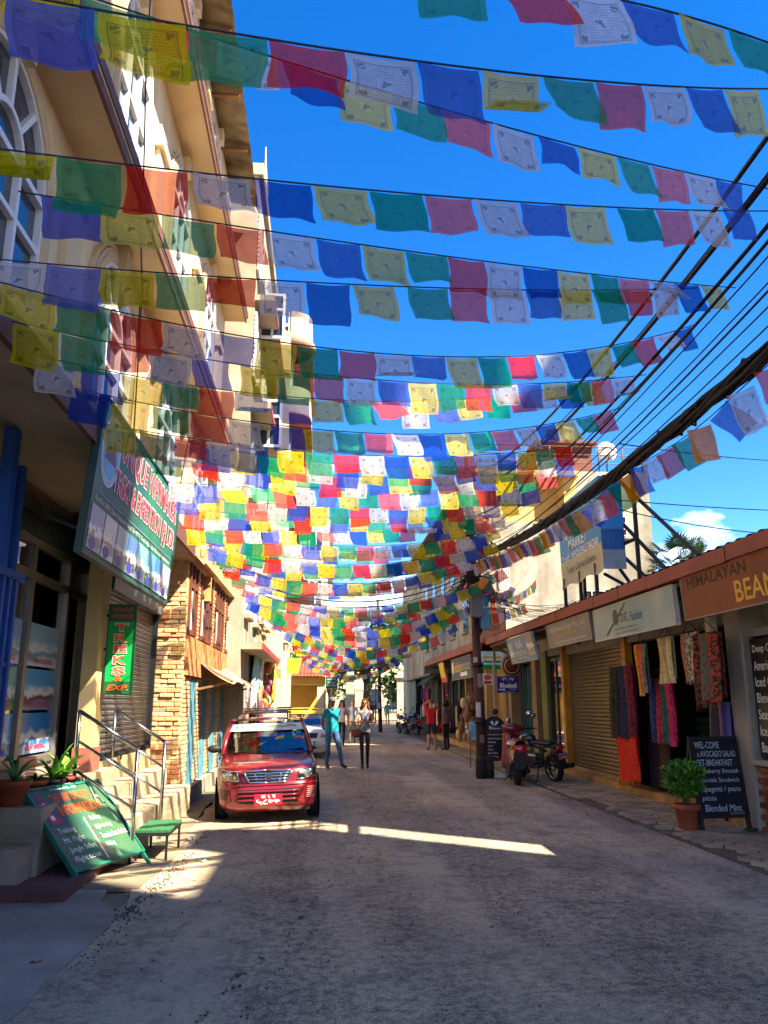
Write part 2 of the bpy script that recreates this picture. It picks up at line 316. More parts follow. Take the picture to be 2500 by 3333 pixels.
# dark tar seams and tyre-scuffed dashes running down the road, and a few cracks
sm3 = MB()
def dash(x0, y0, x1, y1, w_):
    n = max(3, int(math.hypot(x1-x0, y1-y0)/.05)); d = Vector((x1-x0, y1-y0)).normalized(); s_ = Vector((-d.y, d.x)); L0, R0 = [], []
    for i in range(n+1):
        t = i/n; c = Vector((x0+(x1-x0)*t, y0+(y1-y0)*t)); e_ = math.sin(math.pi*min(1, max(0, t)))**.5; L0.append(c+s_*w_*e_*(.4+.8*rnd.random())); R0.append(c-s_*w_*e_*(.4+.8*rnd.random()))
    sm3.add([(p.x, p.y, .010) for p in L0]+[(p.x, p.y, .010) for p in R0], [(i, i+1, n+2+i, n+1+i) for i in range(n)])
for line, wd, gap in ((((-.62,4.6),(-.35,5.9),(.0,7.3),(.36,9.4),(.66,12.6),(.95,18.5),(1.2,26)), .022, .45), (((-.40,4.7),(-.12,6.0),(.2,7.5),(.54,9.8),(.82,13.2),(1.12,19.5)), .017, .55), (((-1.1,5.0),(-1.0,6.5),(-.75,8.8)), .016, .7)):
    for a_, c_ in zip(line[:-1], line[1:]):
        L1 = math.hypot(c_[0]-a_[0], c_[1]-a_[1]); t = 0
        while t < 1:
            dl = rnd.uniform(.06, .35)/L1
            if rnd.random() > gap*.6:
                for q in range(rnd.randrange(4, 10)):
                    tt = t+dl*rnd.random(); x, y = a_[0]+(c_[0]-a_[0])*tt+rnd.gauss(0, wd*1.1), a_[1]+(c_[1]-a_[1])*tt; s_ = wd*rnd.uniform(.2, .75); n = 6; a0 = rnd.uniform(0, 6)
                    sm3.add([(x+s_*(.45+.7*rnd.random())*math.cos(a0+k*1.047), y+1.7*s_*(.45+.7*rnd.random())*math.sin(a0+k*1.047), .010) for k in range(n)], [tuple(range(n))])
            t += dl*rnd.uniform(1.0, 1.9)
for (x, y, a0, n) in ((3.6, 13.0, 2.6, 9), (3.9, 11.6, 2.2, 8), (3.3, 14.6, .4, 6), (2.4, 10.0, .2, 7), (.6, 6.2, 1.1, 6), (2.6, 7.0, 2.0, 8)):
    for k in range(n): l = rnd.uniform(.10, .26); x1, y1 = x+l*math.cos(a0), y+l*math.sin(a0); dash(x, y, x1, y1, .005); x, y = x1, y1; a0 += rnd.gauss(0, .5)
o = sm3.build('tar_seam', mat('tar', '46413b', .85, .25, 8, .4, 60), road_); o['kind'] = 'stuff'
# ================================================================ LEFT: CREAM BUILDING WITH TREKKING SHOP
cb = thing('cream_building', 'tall cream building with arched windows and overhanging floors above the trekking shop', 'building', (-2.6, 9, 0))
FX = -2.55
solid('wall', cream, cb, (-9, 2.2, 3.9, FX, 18.4, 14.3))
def slab(z, x1, th=.2):
    s_ = solid('floor_slab', soffitm, cb, (FX-.05, 2.0, z, x1, 18.4, z+th))
    b = MB(); b.box(x1, 2.0, z-.03, x1+.035, 18.4, z+.07); b.box(x1, 2.0, z+.1, x1+.06, 18.43, z+.24); b.build('fascia_moulding', brownm, s_)
    b = MB(); b.box(x1-.01, 2.0, z+.075, x1+.045, 18.41, z+.096); b.build('fascia_line', cream, s_)
slab(6.92, -2.07); slab(10.8, -2.05)
for y, z in ((10.3, 10.8), (13.4, 6.92), (16.4, 10.8)):
    b = MB(); b.lathe([(0, -.11), (.13, -.11), (.15, -.07), (.15, -.01), (.17, 0)], (-2.32, y, z), 20); b.build('soffit_lamp', mat('lamp_opal', '8a7a62', .5), cb)
frame_m = mat('window_frame_white', 'e2e4e8', .5, .04, 5)
def arch_window(yc, z0, z1, hw, parent=cb, fx=FX):
    zs = z1-hw*1.0; n = 14
    wn = MB()
    arc = [(yc+hw*math.cos(math.pi*k/n), zs+hw*math.sin(math.pi*k/n)) for k in range(n+1)]
    out = [(yc+hw, z0)]+arc+[(yc-hw, z0)]
    wn.prism(out, fx-.02, fx+.004, 'x'); wp = wn.build('window', winglass, parent)
    fr = MB()
    for a, b_ in zip(out[:-1], out[1:]): fr.bar((fx+.03, *a), (fx+.03, *b_), .06, .07, (1,0,0))
    fr.bar((fx+.03, yc-hw, z0), (fx+.03, yc+hw, z0), .06, .07, (1,0,0)); fr.bar((fx+.03, yc-hw, zs), (fx+.03, yc+hw, zs), .06, .08, (1,0,0))
    for k in (-1, 1): fr.bar((fx+.025, yc+k*hw*.36, z0), (fx+.025, yc+k*hw*.36, zs), .05, .07, (1,0,0))
    ir = [(yc+hw*.42*math.cos(math.pi*k/10), zs+hw*.42*math.sin(math.pi*k/10)) for k in range(11)]
    for a, b_ in zip(ir[:-1], ir[1:]): fr.bar((fx+.03, *a), (fx+.03, *b_), .05, .06, (1,0,0))
    for k in (3, 5, 7): 
        a = math.pi*k/10; fr.bar((fx+.025, yc+hw*.42*math.cos(a), zs+hw*.42*math.sin(a)), (fx+.025, yc+hw*math.cos(a), zs+hw*math.sin(a)), .05, .06, (1,0,0))
    zm = z0+(zs-z0)*.58; fr.bar((fx+.025, yc-hw, zm), (fx+.025, yc+hw, zm), .05, .06, (1,0,0))
    fr.build('frame', frame_m, wp)
    su = MB()
    for j, (d, pr) in enumerate(((.06, .10), (.135, .075), (.21, .05))):
        o2 = [(yc+hw+d, z0-.05)]+[(yc+(hw+d)*math.cos(math.pi*k/n), zs+(hw+d)*math.sin(math.pi*k/n)) for k in range(n+1)]+[(yc-hw-d, z0-.05)]
        for a, b_ in zip(o2[:-1], o2[1:]): su.bar((fx+pr/2, *a), (fx+pr/2, *b_), pr, .062, (1,0,0))
    su.box(fx, yc-.11, z1+.0, fx+.16, yc+.11, z1+.30); su.box(fx, yc-hw-.3, z0-.17, fx+.14, yc+hw+.3, z0-.05)
    su.build('surround', soffitm, wp)
for z0, z1 in ((4.75, 6.62), (8.0, 10.35), (11.7, 13.7)):
    for yc in (5.55, 8.85, 12.15, 15.6): arch_window(yc, z0, z1, .82 if z0 < 7 else .7)
# pediment ornaments and pilasters between the windows
for z in (4.02, 7.12, 11.0):
    for yc in (3.9, 7.2, 10.5, 13.9, 17.2):
        b = MB(); b.box(FX, yc-.2, z, FX+.07, yc+.2, z+2.75 if z < 11 else z+2.7); b.box(FX, yc-.27, z+2.35, FX+.13, yc+.27, z+2.5); b.box(FX, yc-.27, z, FX+.13, yc+.27, z+.22); b.build('pilaster', cream, cb)
# corrugated roof edge
b = MB(); pts = []
for k in range(97): pts.append((4+14.6*k/96, .03*math.sin(k*math.pi*.5)))
b.grid(lambda u, v: (-3.2+1.32*v, 4+14.7*u, 14.42-.2*v+.035*math.sin(u*96*math.pi*.5)), 192, 1, False)
b.build('roof_sheet', mat('corrugated_iron', '8a7a5c', .55, .3, 2, metal=.3, c2='4c3a2a'), cb)
for k in range(9): solid('rafter', wood, cb, (-2.75, 4.4+1.7*k, 14.1, -1.95, 4.48+1.7*k, 14.17))
# ground floor
solid('canopy', mat('canopy_soffit', 'a89a88', .9, .12, 1, .1, 40, dirt=.25), cb, (-3.6, 1.5, 3.86, -2.02, 12.3, 3.99))
b = MB(); b.box(-2.02, 1.5, 3.80, -1.975, 12.3, 4.03); b.build('canopy_edge', brownm, cb)
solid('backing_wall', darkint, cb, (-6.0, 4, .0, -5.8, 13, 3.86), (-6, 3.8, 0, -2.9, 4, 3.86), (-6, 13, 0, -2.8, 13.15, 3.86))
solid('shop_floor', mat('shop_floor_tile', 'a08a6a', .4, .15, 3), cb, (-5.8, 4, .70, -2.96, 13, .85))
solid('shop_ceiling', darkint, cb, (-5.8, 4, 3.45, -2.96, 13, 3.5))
solid('header', mat('dark_header', '3a4644', .5, .3, 2), cb, (-3.3, 5.5, 3.32, -3.03, 10.7, 3.72))
solid('header_wall', mat('header_plaster', 'a8876f', .9, .12, 2, dirt=.3), cb, (-3.35, 4, 3.72, -3.08, 10.7, 3.86), (-2.95, 9.62, 3.42, -2.66, 13.1, 3.86))
stone_ = mat('door_stone', '8a7d68', .8, .15, 3, dirt=.3)
# pillar, door, glazing
solid('pillar', mat('pillar_cream', 'cdb27a', .85, .1, 2, .15, 40, dirt=.2), cb, (-2.77, 9.62, .85, -2.60, 10.0, 3.42))
solid('pillar_base', mat('pillar_tile', '9a5a4a', .6), cb, (-2.79, 9.6, .82, -2.585, 10.02, 1.12))
sf = solid('shop_front', greyalu, cb, (-3.15, 7.2, .98, -3.05, 9.86, 1.06), (-3.16, 7.2, 2.89, -3.04, 10.7, 2.97), (-3.16, 7.2, 3.25, -3.04, 10.7, 3.32), (-3.15, 9.78, .9, -3.04, 9.88, 3.3), (-3.15, 8.58, 1.0, -3.05, 8.68, 3.3), (-3.15, 10.62, .85, -3.04, 10.7, 3.3), join=True)
gl = glassy('shop_glass', (.80, .86, .88), .35)
for y0, y1, z0, z1 in ((7.2, 8.58, 1.06, 2.89), (8.68, 9.78, 1.06, 2.89), (7.2, 8.58, 2.97, 3.25), (8.68, 9.78, 2.97, 3.25), (9.88, 10.62, 2.97, 3.25)):
    solid('pane', gl, sf, (-3.104, y0, z0, -3.096, y1, z1))
solid('sill_wall', conc, cb, (-3.3, 4, 0, -3.08, 9.8, 1.0))
solid('return_wall', mat('pillar_cream', 'cdb27a'), cb, (-3.2, 10.7, .85, -2.7, 10.8, 3.45)); solid('door_step', stone_, cb, (-3.3, 9.0, .0, -2.64, 10.7, .852))
# open door leaf, inward, with little window plant picture
solid('door_leaf', mat('door_dark', '2a1d15', .5, .2, 3), cb, (-3.9, 9.92, .86, -3.16, 9.96, 2.85))
# roller shutter
sh = solid('roller_shutter', blackm, cb, (-2.72, 10.02, .95, -2.70, 13.1, 3.42))
b = MB(); n = 6; prof = [(0, 0), (.022, .012), (.030, .035), (.022, .058), (0, .068)]
b.add([(x, y, z) for y in (0, 3.04) for x, z in prof], [(k, k+1, 6+k-1, 5+k) for k in range(4)], True)
slm = b.mesh('slat'); slm.materials.append(mat('galvanised_slat', '8f8f8c', .38, .18, 3, metal=.75, dirt=.3))
for k in range(36):
    o = bpy.data.objects.new('slat', slm); o.location = Vector((-2.70, 10.04, .98+k*.0685))-org(sh); link(o, sh)
b = MB(); b.box(-2.72, 9.99, .9, -2.63, 10.05, 3.45); b.box(-2.72, 13.07, .9, -2.63, 13.13, 3.45); b.box(-2.74, 10.0, .9, -2.64, 13.1, .98); b.build('guide_rail', blackm, sh)
b = MB(); b.tube([(-2.64, 11.0, 1.0), (-2.60, 11.0, .98), (-2.58, 11.06, .94), (-2.6, 11.1, .90)], .012); b.box(-2.66, 12.6, .93, -2.6, 12.72, 1.0); b.build('lock', blackm, sh)
solid('plinth', mat('plinth_render', 'b49a72', .85, .15, 2, .2, 30, dirt=.35), cb, (-2.95, 10.0, 0, -2.62, 13.15, .93))
for k, pts in enumerate((((-2.02, 7.6, 6.9), (-1.98, 7.9, 5.9), (-2.05, 8.3, 4.1)), ((-2.0, 7.3, 10.8), (-2.03, 7.5, 8.5), (-2.0, 7.7, 6.95)), ((-2.03, 11.2, 6.9), (-2.0, 11.3, 5.4), (-2.1, 11.0, 4.0)), ((-2.5, 9.9, 6.9), (-2.48, 9.85, 5.4), (-2.5, 9.8, 4.0)))): pipe('wall_cable', [Vector(p) for p in pts], .009, blackm, cb, 5)
# ---------------------------------------------------------------- brick house next door
bh = thing('brick_house', 'two-storey orange brick house with tall framed windows beyond the roller shutter', 'building', (-2.3, 16, 0))
brm = [mat('brick_a', 'c9a274', .88, .2, 9, .4, 50), mat('brick_b', 'bd9264', .88, .2, 9, .4, 50), mat('brick_c', 'd2b184', .88, .2, 9, .4, 50)]
mort = mat('mortar', 'b8966a', .95, .15, 8, .4, 50)
BX = -2.2
solid('mortar_core', mort, bh, (-5, 13.2, 0, BX-.03, 23, 4.2))
def brick_mesh(l, d, h, m):
    b = MB(); b.bbox(-l/2, -d/2, -h/2, l/2, d/2, h/2, .008); me = b.mesh('brick'); me.materials.append(m); return me
bmx = [brick_mesh(.215, .10, .062, q) for q in brm]; bmy = [brick_mesh(.10, .205, .060, q) for q in brm]; half = [brick_mesh(.10, .10, .062, q) for q in brm]
def put_brick(me, x, y, z, p, j=.006):
    o = bpy.data.objects.new('brick', me); o.location = Vector((x+rnd.uniform(-j, j)*.3, y+rnd.uniform(-j, j), z))-org(p); o.rotation_euler = (rnd.uniform(-.02, .02), rnd.uniform(-.02, .02), rnd.uniform(-.03, .03)); link(o, p)
# end wall facing the camera: rough brickwork, brick by brick
for c in range(44):
    z = .28+c*.0725; offs = 0 if c % 2 else .11
    x = -2.66+.11-offs*.5
    xs = [(-2.55, .215), (-2.33, .215)] if c % 2 else [(-2.605, .1), (-2.44, .215), (-2.262, .12)]
    for x, l in xs:
        pr = .02 if rnd.random() < .2 else 0
        put_brick(bmx[rnd.choice((0, 0, 1, 2, 2))] if l > .2 else half[rnd.randrange(3)], x, 13.232-pr, z, bh, .012)
# street face: piers of brick between windows and doors, brick by brick
for (y0, y1, z0, z1) in ((13.3, 14.0, .3, 2.45), (14.75, 15.35, .3, 2.1), (16.1, 16.7, .3, 2.1), (17.5, 18.1, .3, 2.1), (14.25, 14.6, 2.7, 4.0), (16.15, 16.6, 2.7, 4.0), (18.1, 18.5, 2.7, 4.0)):
    n = int((z1-z0)/.0725); m_ = max(1, round((y1-y0)/.225))
    for c in range(n):
        for k in range(m_):
            y = y0+(k+.5)*(y1-y0)/m_+(.05 if c % 2 else -.05)
            put_brick(bmy[rnd.randrange(3)], BX-.058, min(max(y, y0+.1), y1-.1), z0+.035+c*.0725, bh)
b = MB()                                                     # spandrel of slanted tiles between the storeys
tl = mat('spandrel_tile', 'c88a50', .8, .3, 6, .3, 30, c2='9a5c34')
for k in range(30):
    y = 13.35+k*.18; put = MB()
    put.add([(BX-.02, y, 2.05), (BX-.02, y+.17, 2.05), (BX+.045, y+.17, 2.05), (BX+.045, y, 2.05), (BX-.02, y, 2.68), (BX-.02, y+.17, 2.68), (BX+.02, y+.17, 2.68), (BX+.02, y, 2.68)], [(3,2,1,0),(4,5,6,7),(0,1,5,4),(1,2,6,5),(2,3,7,6),(3,0,4,7)]); put.build('tile', tl, bh)
wf = mat('brown_window_wood', '6e3a20', .6, .2, 4)
for (y0, y1) in ((13.45, 14.2), (14.65, 16.1), (16.65, 18.05), (18.55, 20.2)):
    wnd = solid('window', winglass, bh, (BX-.06, y0, 2.75, BX-.02, y1, 4.0))
    f = MB(); m_ = 3 if y1-y0 > 1 else 2
    for k in range(m_+1): y = y0+(y1-y0)*k/m_; f.box(BX-.05, y-.035, 2.72, BX+.01, y+.035, 4.02)
    for z in (2.72, 3.5, 3.98): f.box(BX-.05, y0-.033, z, BX+.006, y1+.033, z+.06)
    f.build('frame', wf, wnd)
    solid('blind', mat('window_paper', 'b9b2a6', .8, .3, 7), wnd, (BX-.019, y0+.1, 2.8, BX-.01, y0+.1+(y1-y0)*.3, 3.45))
tealm = mat('teal_door_paint', '5f93a4', .55, .15, 3, dirt=.35)
for (y0, y1) in ((14.02, 14.73), (15.37, 16.08), (16.72, 17.48), (18.12, 18.9), (19.2, 20.1)):
    d = solid('door', tealm, bh, (BX-.05, y0, .12, BX-.022, y1, 2.08))
    f = MB()
    for k in range(4): y = y0+.04+(y1-y0-.08)*k/3; f.box(BX-.022, y-.02, .14, BX-.012, y+.02, 2.06)
    f.build('door_batten', tealm, d)
solid('wall_base', conc, bh, (-3, 13.1, 0, -2.12, 23, .27))
solid('eave', mat('cream_eave', 'd5b878', .85, .1, 2, dirt=.2), bh, (-3, 14.2, 4.02, -2.08, 23, 4.3))
solid('upper_storey', mat('tan_render', 'c49a5a', .85, .15, 1.5, dirt=.3), bh, (-5, 13.2, 4.2, -2.66, 23, 5.2), (-2.75, 15.0, 3.45, -2.1, 15.15, 3.9))
solid('balcony_slab', mat('slab_soffit', 'b09a7c', .9, .1, 1, dirt=.2), bh, (-3, 12.32, 3.9, -2.12, 15.0, 4.02))
b = MB()
for k in range(12): b.add([(-2.12, 12.32+k*.225, 3.88), (-2.12, 12.53+k*.225, 3.88), (-2.04, 12.53+k*.225, 3.9), (-2.04, 12.32+k*.225, 3.9), (-2.3, 12.32+k*.225, 4.12), (-2.3, 12.53+k*.225, 4.12)], [(0,1,2,3),(3,2,5,4)])
b.build('roof_tile', mat('roof_tile', '8a4a30', .8, .2, 6), bh)
# drain pipe, little shop awning of plastic sheet
pipe('drain_pipe', [(-2.05, 20.6, .1), (-2.05, 20.6, 4.6)], .055, mat('old_pipe', 'a8977c', .8, .3, 5), bh)
aw = thing('shop_awning', 'ragged plastic sheet awning on wooden props over the teal doors', 'awning', (-2.1, 17.5, 2.1))
b = MB(); b.grid(lambda u, v: (-2.18+.62*v+.04*math.sin(u*9), 14.7+u*5.6, 2.32-.38*v-.05*math.sin(u*6.3+v*3)+.03*math.sin(u*23)*v), 28, 6); b.build('sheet', mat('awning_sheet', 'b9a98c', .7, .3, 3, c2='6d6456'), aw)
b = MB()
for k in range(9):
    y = 17.4+k*.33; b.grid(lambda u, v: (-1.57+.03*math.sin(u*5+k), y+u*.25, 2.0-.06*(k % 3)-v*(.35+.1*(k % 2))-.05*math.sin(u*3.1)), 5, 4)
b.build('valance', mat('awning_rag', 'bcb6b4', .8, .3, 6), aw)
b = MB()
for y in (14.8, 16.9, 19.8): b.bar((-2.2, y, 1.85), (-1.58, y, 1.98), .04); b.bar((-2.2, y, 2.3), (-1.6, y, 1.98), .04)
b.build('prop', wood, aw)
# ================================================================ SIGN BOARDS
class Board:
    """a flat board: o = bottom-left corner as read, r = reading direction, u = up along the board"""
    def __init__(s, name, label, o, r, u, w, h, m, th=.05, cat='sign', frame=None, fw=.03):
        s.o, s.r, s.u = Vector(o), Vector(r).normalized(), Vector(u).normalized(); s.n = s.r.cross(s.u).normalized(); s.w, s.h = w, h; s.k = 0
        s.t = thing(name, label, cat, s.o+s.r*w/2)
        s.slab('board', 0, 0, w, h, m, -th, 0)
        if frame:
            b = MB()
            for u0, v0, u1, v1 in ((-fw, -fw, w+fw, 0), (-fw, h, w+fw, h+fw), (-fw, 0, 0, h), (w, 0, w+fw, h)): s._sl(b, u0, v0, u1, v1, -th-.004, .012)
            b.build('frame', frame, s.t)
    def p(s, a, b, d=0): return s.o+s.r*a+s.u*b+s.n*d
    def _sl(s, b, u0, v0, u1, v1, d0, d1):
        v = [s.p(x, y, d) for d in (d0, d1) for x, y in ((u0, v0), (u1, v0), (u1, v1), (u0, v1))]
        b.add(v, [(3,2,1,0),(4,5,6,7),(0,1,5,4),(1,2,6,5),(2,3,7,6),(3,0,4,7)])
    def slab(s, name, u0, v0, u1, v1, m, d0, d1, parent=None):
        b = MB(); s._sl(b, u0, v0, u1, v1, d0, d1); return b.build(name, m, parent or s.t)
    def panel(s, name, u0, v0, u1, v1, m): s.k += 1; return s.slab(name, u0, v0, u1, v1, m, .0005, .002+.0004*s.k)
    def poly(s, name, pts, m, d=None):
        s.k += 1; d = d or .002+.0004*s.k; b = MB(); n = len(pts); b.add([s.p(x, y, d) for x, y in pts]+[s.p(x, y, 0) for x, y in pts], [tuple(range(n))]+[(k, n+k, n+(k+1) % n, (k+1) % n) for k in range(n)]); return b.build(name, m, s.t)
    def disc(s, name, cu, cv, ru, rv, m, n=28): return s.poly(name, [(cu+ru*math.cos(6.28318*k/n), cv+rv*math.sin(6.28318*k/n)) for k in range(n)], m)
    def text(s, t, cu, cv, w, h, m, bold=0, shear=0, spacing=1, name='lettering'):
        s.k += 1; return text(t, s.p(cu, cv), w, h, m, s.t, (s.r, s.u), name, bold, shear, .002+.0005*s.k, spacing=spacing)
def picture(n, sky_, mid, low, sc=3.0):
    """printed photo: bands of colour broken by noise, along world height and the picture's own grain"""
    m = bpy.data.materials.new(n); m.use_nodes = True; t = m.node_tree; b = t.nodes['Principled BSDF']; N = t.nodes.new; K = t.links.new
    co = N('ShaderNodeTexCoord'); sp = N('ShaderNodeSeparateXYZ'); K(co.outputs['Generated'], sp.inputs[0])
    nz = N('ShaderNodeTexNoise'); nz.inputs['Scale'].default_value = sc; nz.inputs['Detail'].default_value = 6; K(co.outputs['Generated'], nz.inputs['Vector'])
    ad = N('ShaderNodeMath'); ad.operation = 'MULTIPLY_ADD'; ad.inputs[1].default_value = .75; K(nz.outputs[0], ad.inputs[0]); K(sp.outputs[2], ad.inputs[2])
    cr = N('ShaderNodeValToRGB'); cr.color_ramp.interpolation = 'EASE'; e = cr.color_ramp.elements; e[0].position = .45; e[0].color = (*hexc(low), 1); e[1].position = 1.1 if False else .98; e[1].color = (*hexc(sky_), 1)
    q = cr.color_ramp.elements.new(.66); q.color = (*hexc(mid), 1); q = cr.color_ramp.elements.new(.78); q.color = (*hexc('dfe6ea'), 1); K(ad.outputs[0], cr.inputs[0]); K(cr.outputs[0], b.inputs['Base Color'])
    b.inputs['Roughness'].default_value = .3; return m
# ---------------------------------------------------------------- big trekking sign
sgreen = mat('sign_green', '2a7a5e', .5, .25, .8, c2='24504a')
U = Board('shop_sign', 'big green hanging board reading UNIQUE WAYMAKER TREKS & EXPEDITION with photo strip', (-2.03, 6.78, 2.87), (0,1,0), (.075,0,1), 3.72, 1.36, sgreen, .06, frame=mat('sign_edge', '2c4a4a', .4), fw=.025)
U.disc('logo_ring', .38, .98, .31, .33, whitel); U.disc('logo_ring_line', .38, .98, .285, .305, mat('logo_grey', '9fb4be', .4)); U.disc('logo', .38, .98, .24, .255, mat('logo_blue', '4aa3d0', .4))
U.poly('logo_mountain', [(.18, .88), (.30, 1.08), (.36, 1.0), (.44, 1.16), (.58, .88)], mat('logo_peak', '7a3a4a', .5)); U.poly('logo_snow', [(.385, 1.07), (.44, 1.16), (.49, 1.07), (.44, 1.10)], whitel)
text_out = mat('letter_outline', 'f0dcd4', .5)
for s_, cu, cv, w_, h_ in (('UNIQUE WAYMAKER', 2.16, 1.12, 2.85, .30), ('TREKS & EXPEDITION (P) LTD.', 2.12, .76, 3.05, .28)):
    U.text(s_, cu, cv, w_+.05, h_+.035, text_out, .045, name='letter_outline'); U.text(s_, cu, cv, w_, h_, redl, .022)
U.panel('rule_line', .06, .545, 3.66, .553, mat('rule_blue', '7fa0c8', .5))
U.text('Post Box: 20037, Thamel, Kathmandu, Nepal, Tel: +977-01', .98, .485, 1.75, .06, whitel); U.text('E-mail: info@waymaker, Web: www.uniquewaymaker.com', 2.72, .485, 1.6, .06, whitel)
pic = [picture('photo_climb', '3c7fc0', '6a6a78', '8fa4b8', 4), picture('photo_snow', 'b8c4cc', '6f6f74', 'd8dee2', 3), picture('photo_fall', '6aa6c0', '4a5a58', '5c7470', 5), picture('photo_temple', '4a78b4', '3a3c50', '8a93a8', 4), picture('photo_peak', '7fc4d8', '3c4a54', '6a7a80', 3), picture('photo_jungle', '5aa0b8', '31503c', '26483a', 5)]
badge = mat('badge_blue', '3a3f98', .4)
for k in range(8):
    u0 = .06+k*.455; U.panel('photo', u0, .04, u0+.42, .43, pic[k % 6]); U.disc('badge', u0+.15, .10, .11, .055, badge)
b = MB()
for y in (7.2, 8.6, 10.2): b.bar((-2.05, y, 4.0), (-2.5, y, 4.02), .035); b.bar((-2.1, y, 3.1), (-2.64, y, 3.3), .03)
b.build('bracket', blackm, U.t)
# board with big pale letters above the roller shutter
A = Board('shop_sign', 'dark grey board with big pale blue letters above the roller shutter', (-2.58, 10.05, 2.98), (0,1,0), (.06,0,1), 3.1, .56, mat('sign_slate', '4f6066', .4, .2, 1), .12)
pb = mat('pale_blue_letters', '9fd4e4', .4, .05, 3)
A.text('AW', 1.95, .28, 1.9, .46, pb, .03)
# vertical TREKS sign facing the camera
tg = mat('treks_green', '12a04a', .3, .08, 2, emit=0)
T = Board('hanging_sign', 'narrow vertical green sign reading TREKS & EXP. beside the roller shutter', (-2.56, 9.86, 1.72), (1,0,-.0), (.0,0,1), .31, 1.04, tg, .04, frame=mat('sign_dark_edge', '0c3d22', .4), fw=.012)
T.panel('header_panel', 0, .85, .31, 1.04, mat('sign_dark_green', '1e5a34', .4)); T.panel('footer_panel', 0, 0, .31, .14, mat('sign_dark_green', '1e5a34'))
orl = mat('orange_red_lettering', 'e0602e', .5)
T.text('UNIQUE', .155, .985, .24, .05, redl, .02); T.text('WAYMAKER', .155, .905, .26, .05, redl, .02)
for i, ch in enumerate('TREKS'): T.text(ch, .155, .775-.128*i, .165, .106, text_out, .06, name='letter_outline'); T.text(ch, .155, .775-.128*i, .15, .095, orl, .03)
T.text('&', .155, .178, .10, .07, orl, .03); T.text('EXP.', .155, .068, .25, .065, orl, .03, .25)
T.slab('bracket', -.10, .5, 0, .53, blackm, -.03, -.01); T.slab('bracket', -.10, .9, 0, .93, blackm, -.03, -.01)
# posters inside the shop window
pos = [('blue poster of a climber on snow low in the shop window', 8.72, 1.09, 9.74, 1.51, picture('poster_climber', '2a7fd0', '3c6aa0', '9ac8ea', 4)), ('poster of red pagoda temples in the shop window', 8.72, 1.54, 9.74, 1.97, picture('poster_temple', '5aa6e0', '7a3038', '6a8ab0', 3)),
       ('pale mountain poster with red caption high in the shop window', 8.72, 2.0, 9.72, 2.45, picture('poster_range', '9cc0d8', '7f97ac', 'd2dce2', 3)), ('green jungle poster behind the narrow shop pane', 7.7, 1.54, 8.54, 1.97, picture('poster_jungle', '5ab0a0', '2f6a50', '3f8a5c', 5)),
       ('rafting poster behind the narrow shop pane', 7.7, 2.0, 8.54, 2.45, picture('poster_raft', '8fb8e0', '8aa0b8', 'd0d8de', 4)), ('blue glacier poster at the foot of the narrow shop pane', 7.7, 1.09, 8.54, 1.51, picture('poster_ice', '3f8fd8', '5a8fc0', 'a8d4ec', 4))]
for lab, y0, z0, y1, z1, pmm in pos:
    p_ = Board('window_poster', lab, (-3.09, y0, z0), (0,1,0), (0,0,1), y1-y0, z1-z0, pmm, .006, 'poster'); p_.text(('MOUNTAINEERING', 'DAY TOURS', 'PARAGLIDING', 'SAFARI', 'RAFTING', 'EXPEDITION')[pos.index((lab, y0, z0, y1, z1, pmm))], (y1-y0)*.55, .06, (y1-y0)*.62, .055, redl, .03)
# blue collapsible gate, folded, and its post
bl = mat('blue_gate_paint', '1d4f9c', .5, .2, 4, dirt=.3)
bg_ = thing('folding_gate', 'blue folded metal gate at the near end of the shop front', 'gate', (-2.5, 6.7, .75))
for k in range(9):
    y = 6.28+k*.067; solid('gate_bar', bl, bg_, (-2.60+.02*(k % 2), y, .74, -2.54+.02*(k % 2), y+.03, 2.62))
solid('gate_rail', bl, bg_, (-2.62, 6.2, 2.60, -2.52, 6.92, 2.67), (-2.62, 6.2, 1.9, -2.53, 6.9, 1.93), (-2.62, 6.2, 1.2, -2.53, 6.9, 1.23))
solid('gate_post', bl, bg_, (-2.66, 6.5, 2.67, -2.56, 6.62, 3.84), (-2.66, 6.8, 2.67, -2.58, 6.87, 3.6))
solid('gate_housing', mat('blue_dark', '15305e', .5, .2, 3), bg_, (-2.9, 5.0, .7, -2.64, 6.3, 3.6))
# ---------------------------------------------------------------- steps
st = thing('steps', 'worn concrete steps with a planter ledge in front of the trekking shop', 'steps', (-2.3, 9, 0))
stm = mat('step_render', 'ab9a7e', .88, .2, 2.5, .3, 40, dirt=.4)
for k in range(5): rough('step', stm, st, (-2.68, 9.0, -.01, -1.97-.135*k, 10.5, .17*(k+1)+.001*k))
rough('ledge', conc, st, (-3.2, 7.95, -.01, -2.53, 8.99, .68)); rough('side_step', conc, st, (-3.3, 7.6, -.01, -2.57, 7.94, .38))
rough('kerb_step', mat('maroon_concrete', '6a4444', .9, .25, 3, .3, 30, dirt=.35), st, (-3.4, 7.35, -.01, -2.10, 8.98, .10))
rough('low_block', stm, st, (-2.66, 10.52, -.01, -1.98, 13.05, .40), (-2.66, 10.52, .40, -2.34, 13.06, .66))
b = MB()
for j in range(3):
    for w_ in (.16, .10): 
        for q in range(4):
            c = [(-w_, -w_*.6), (w_, -w_*.6), (w_, w_*.6), (-w_, w_*.6)]; a_, b_ = c[q], c[(q+1) % 4]
            b.bar((-2.615, 10.25+.0*j+a_[0]*1.0+.62*j, .5+a_[1]+.0*j), (-2.615, 10.25+b_[0]+.62*j, .5+b_[1]), .014)
b.build('iron_rails_pattern', blackm, st)
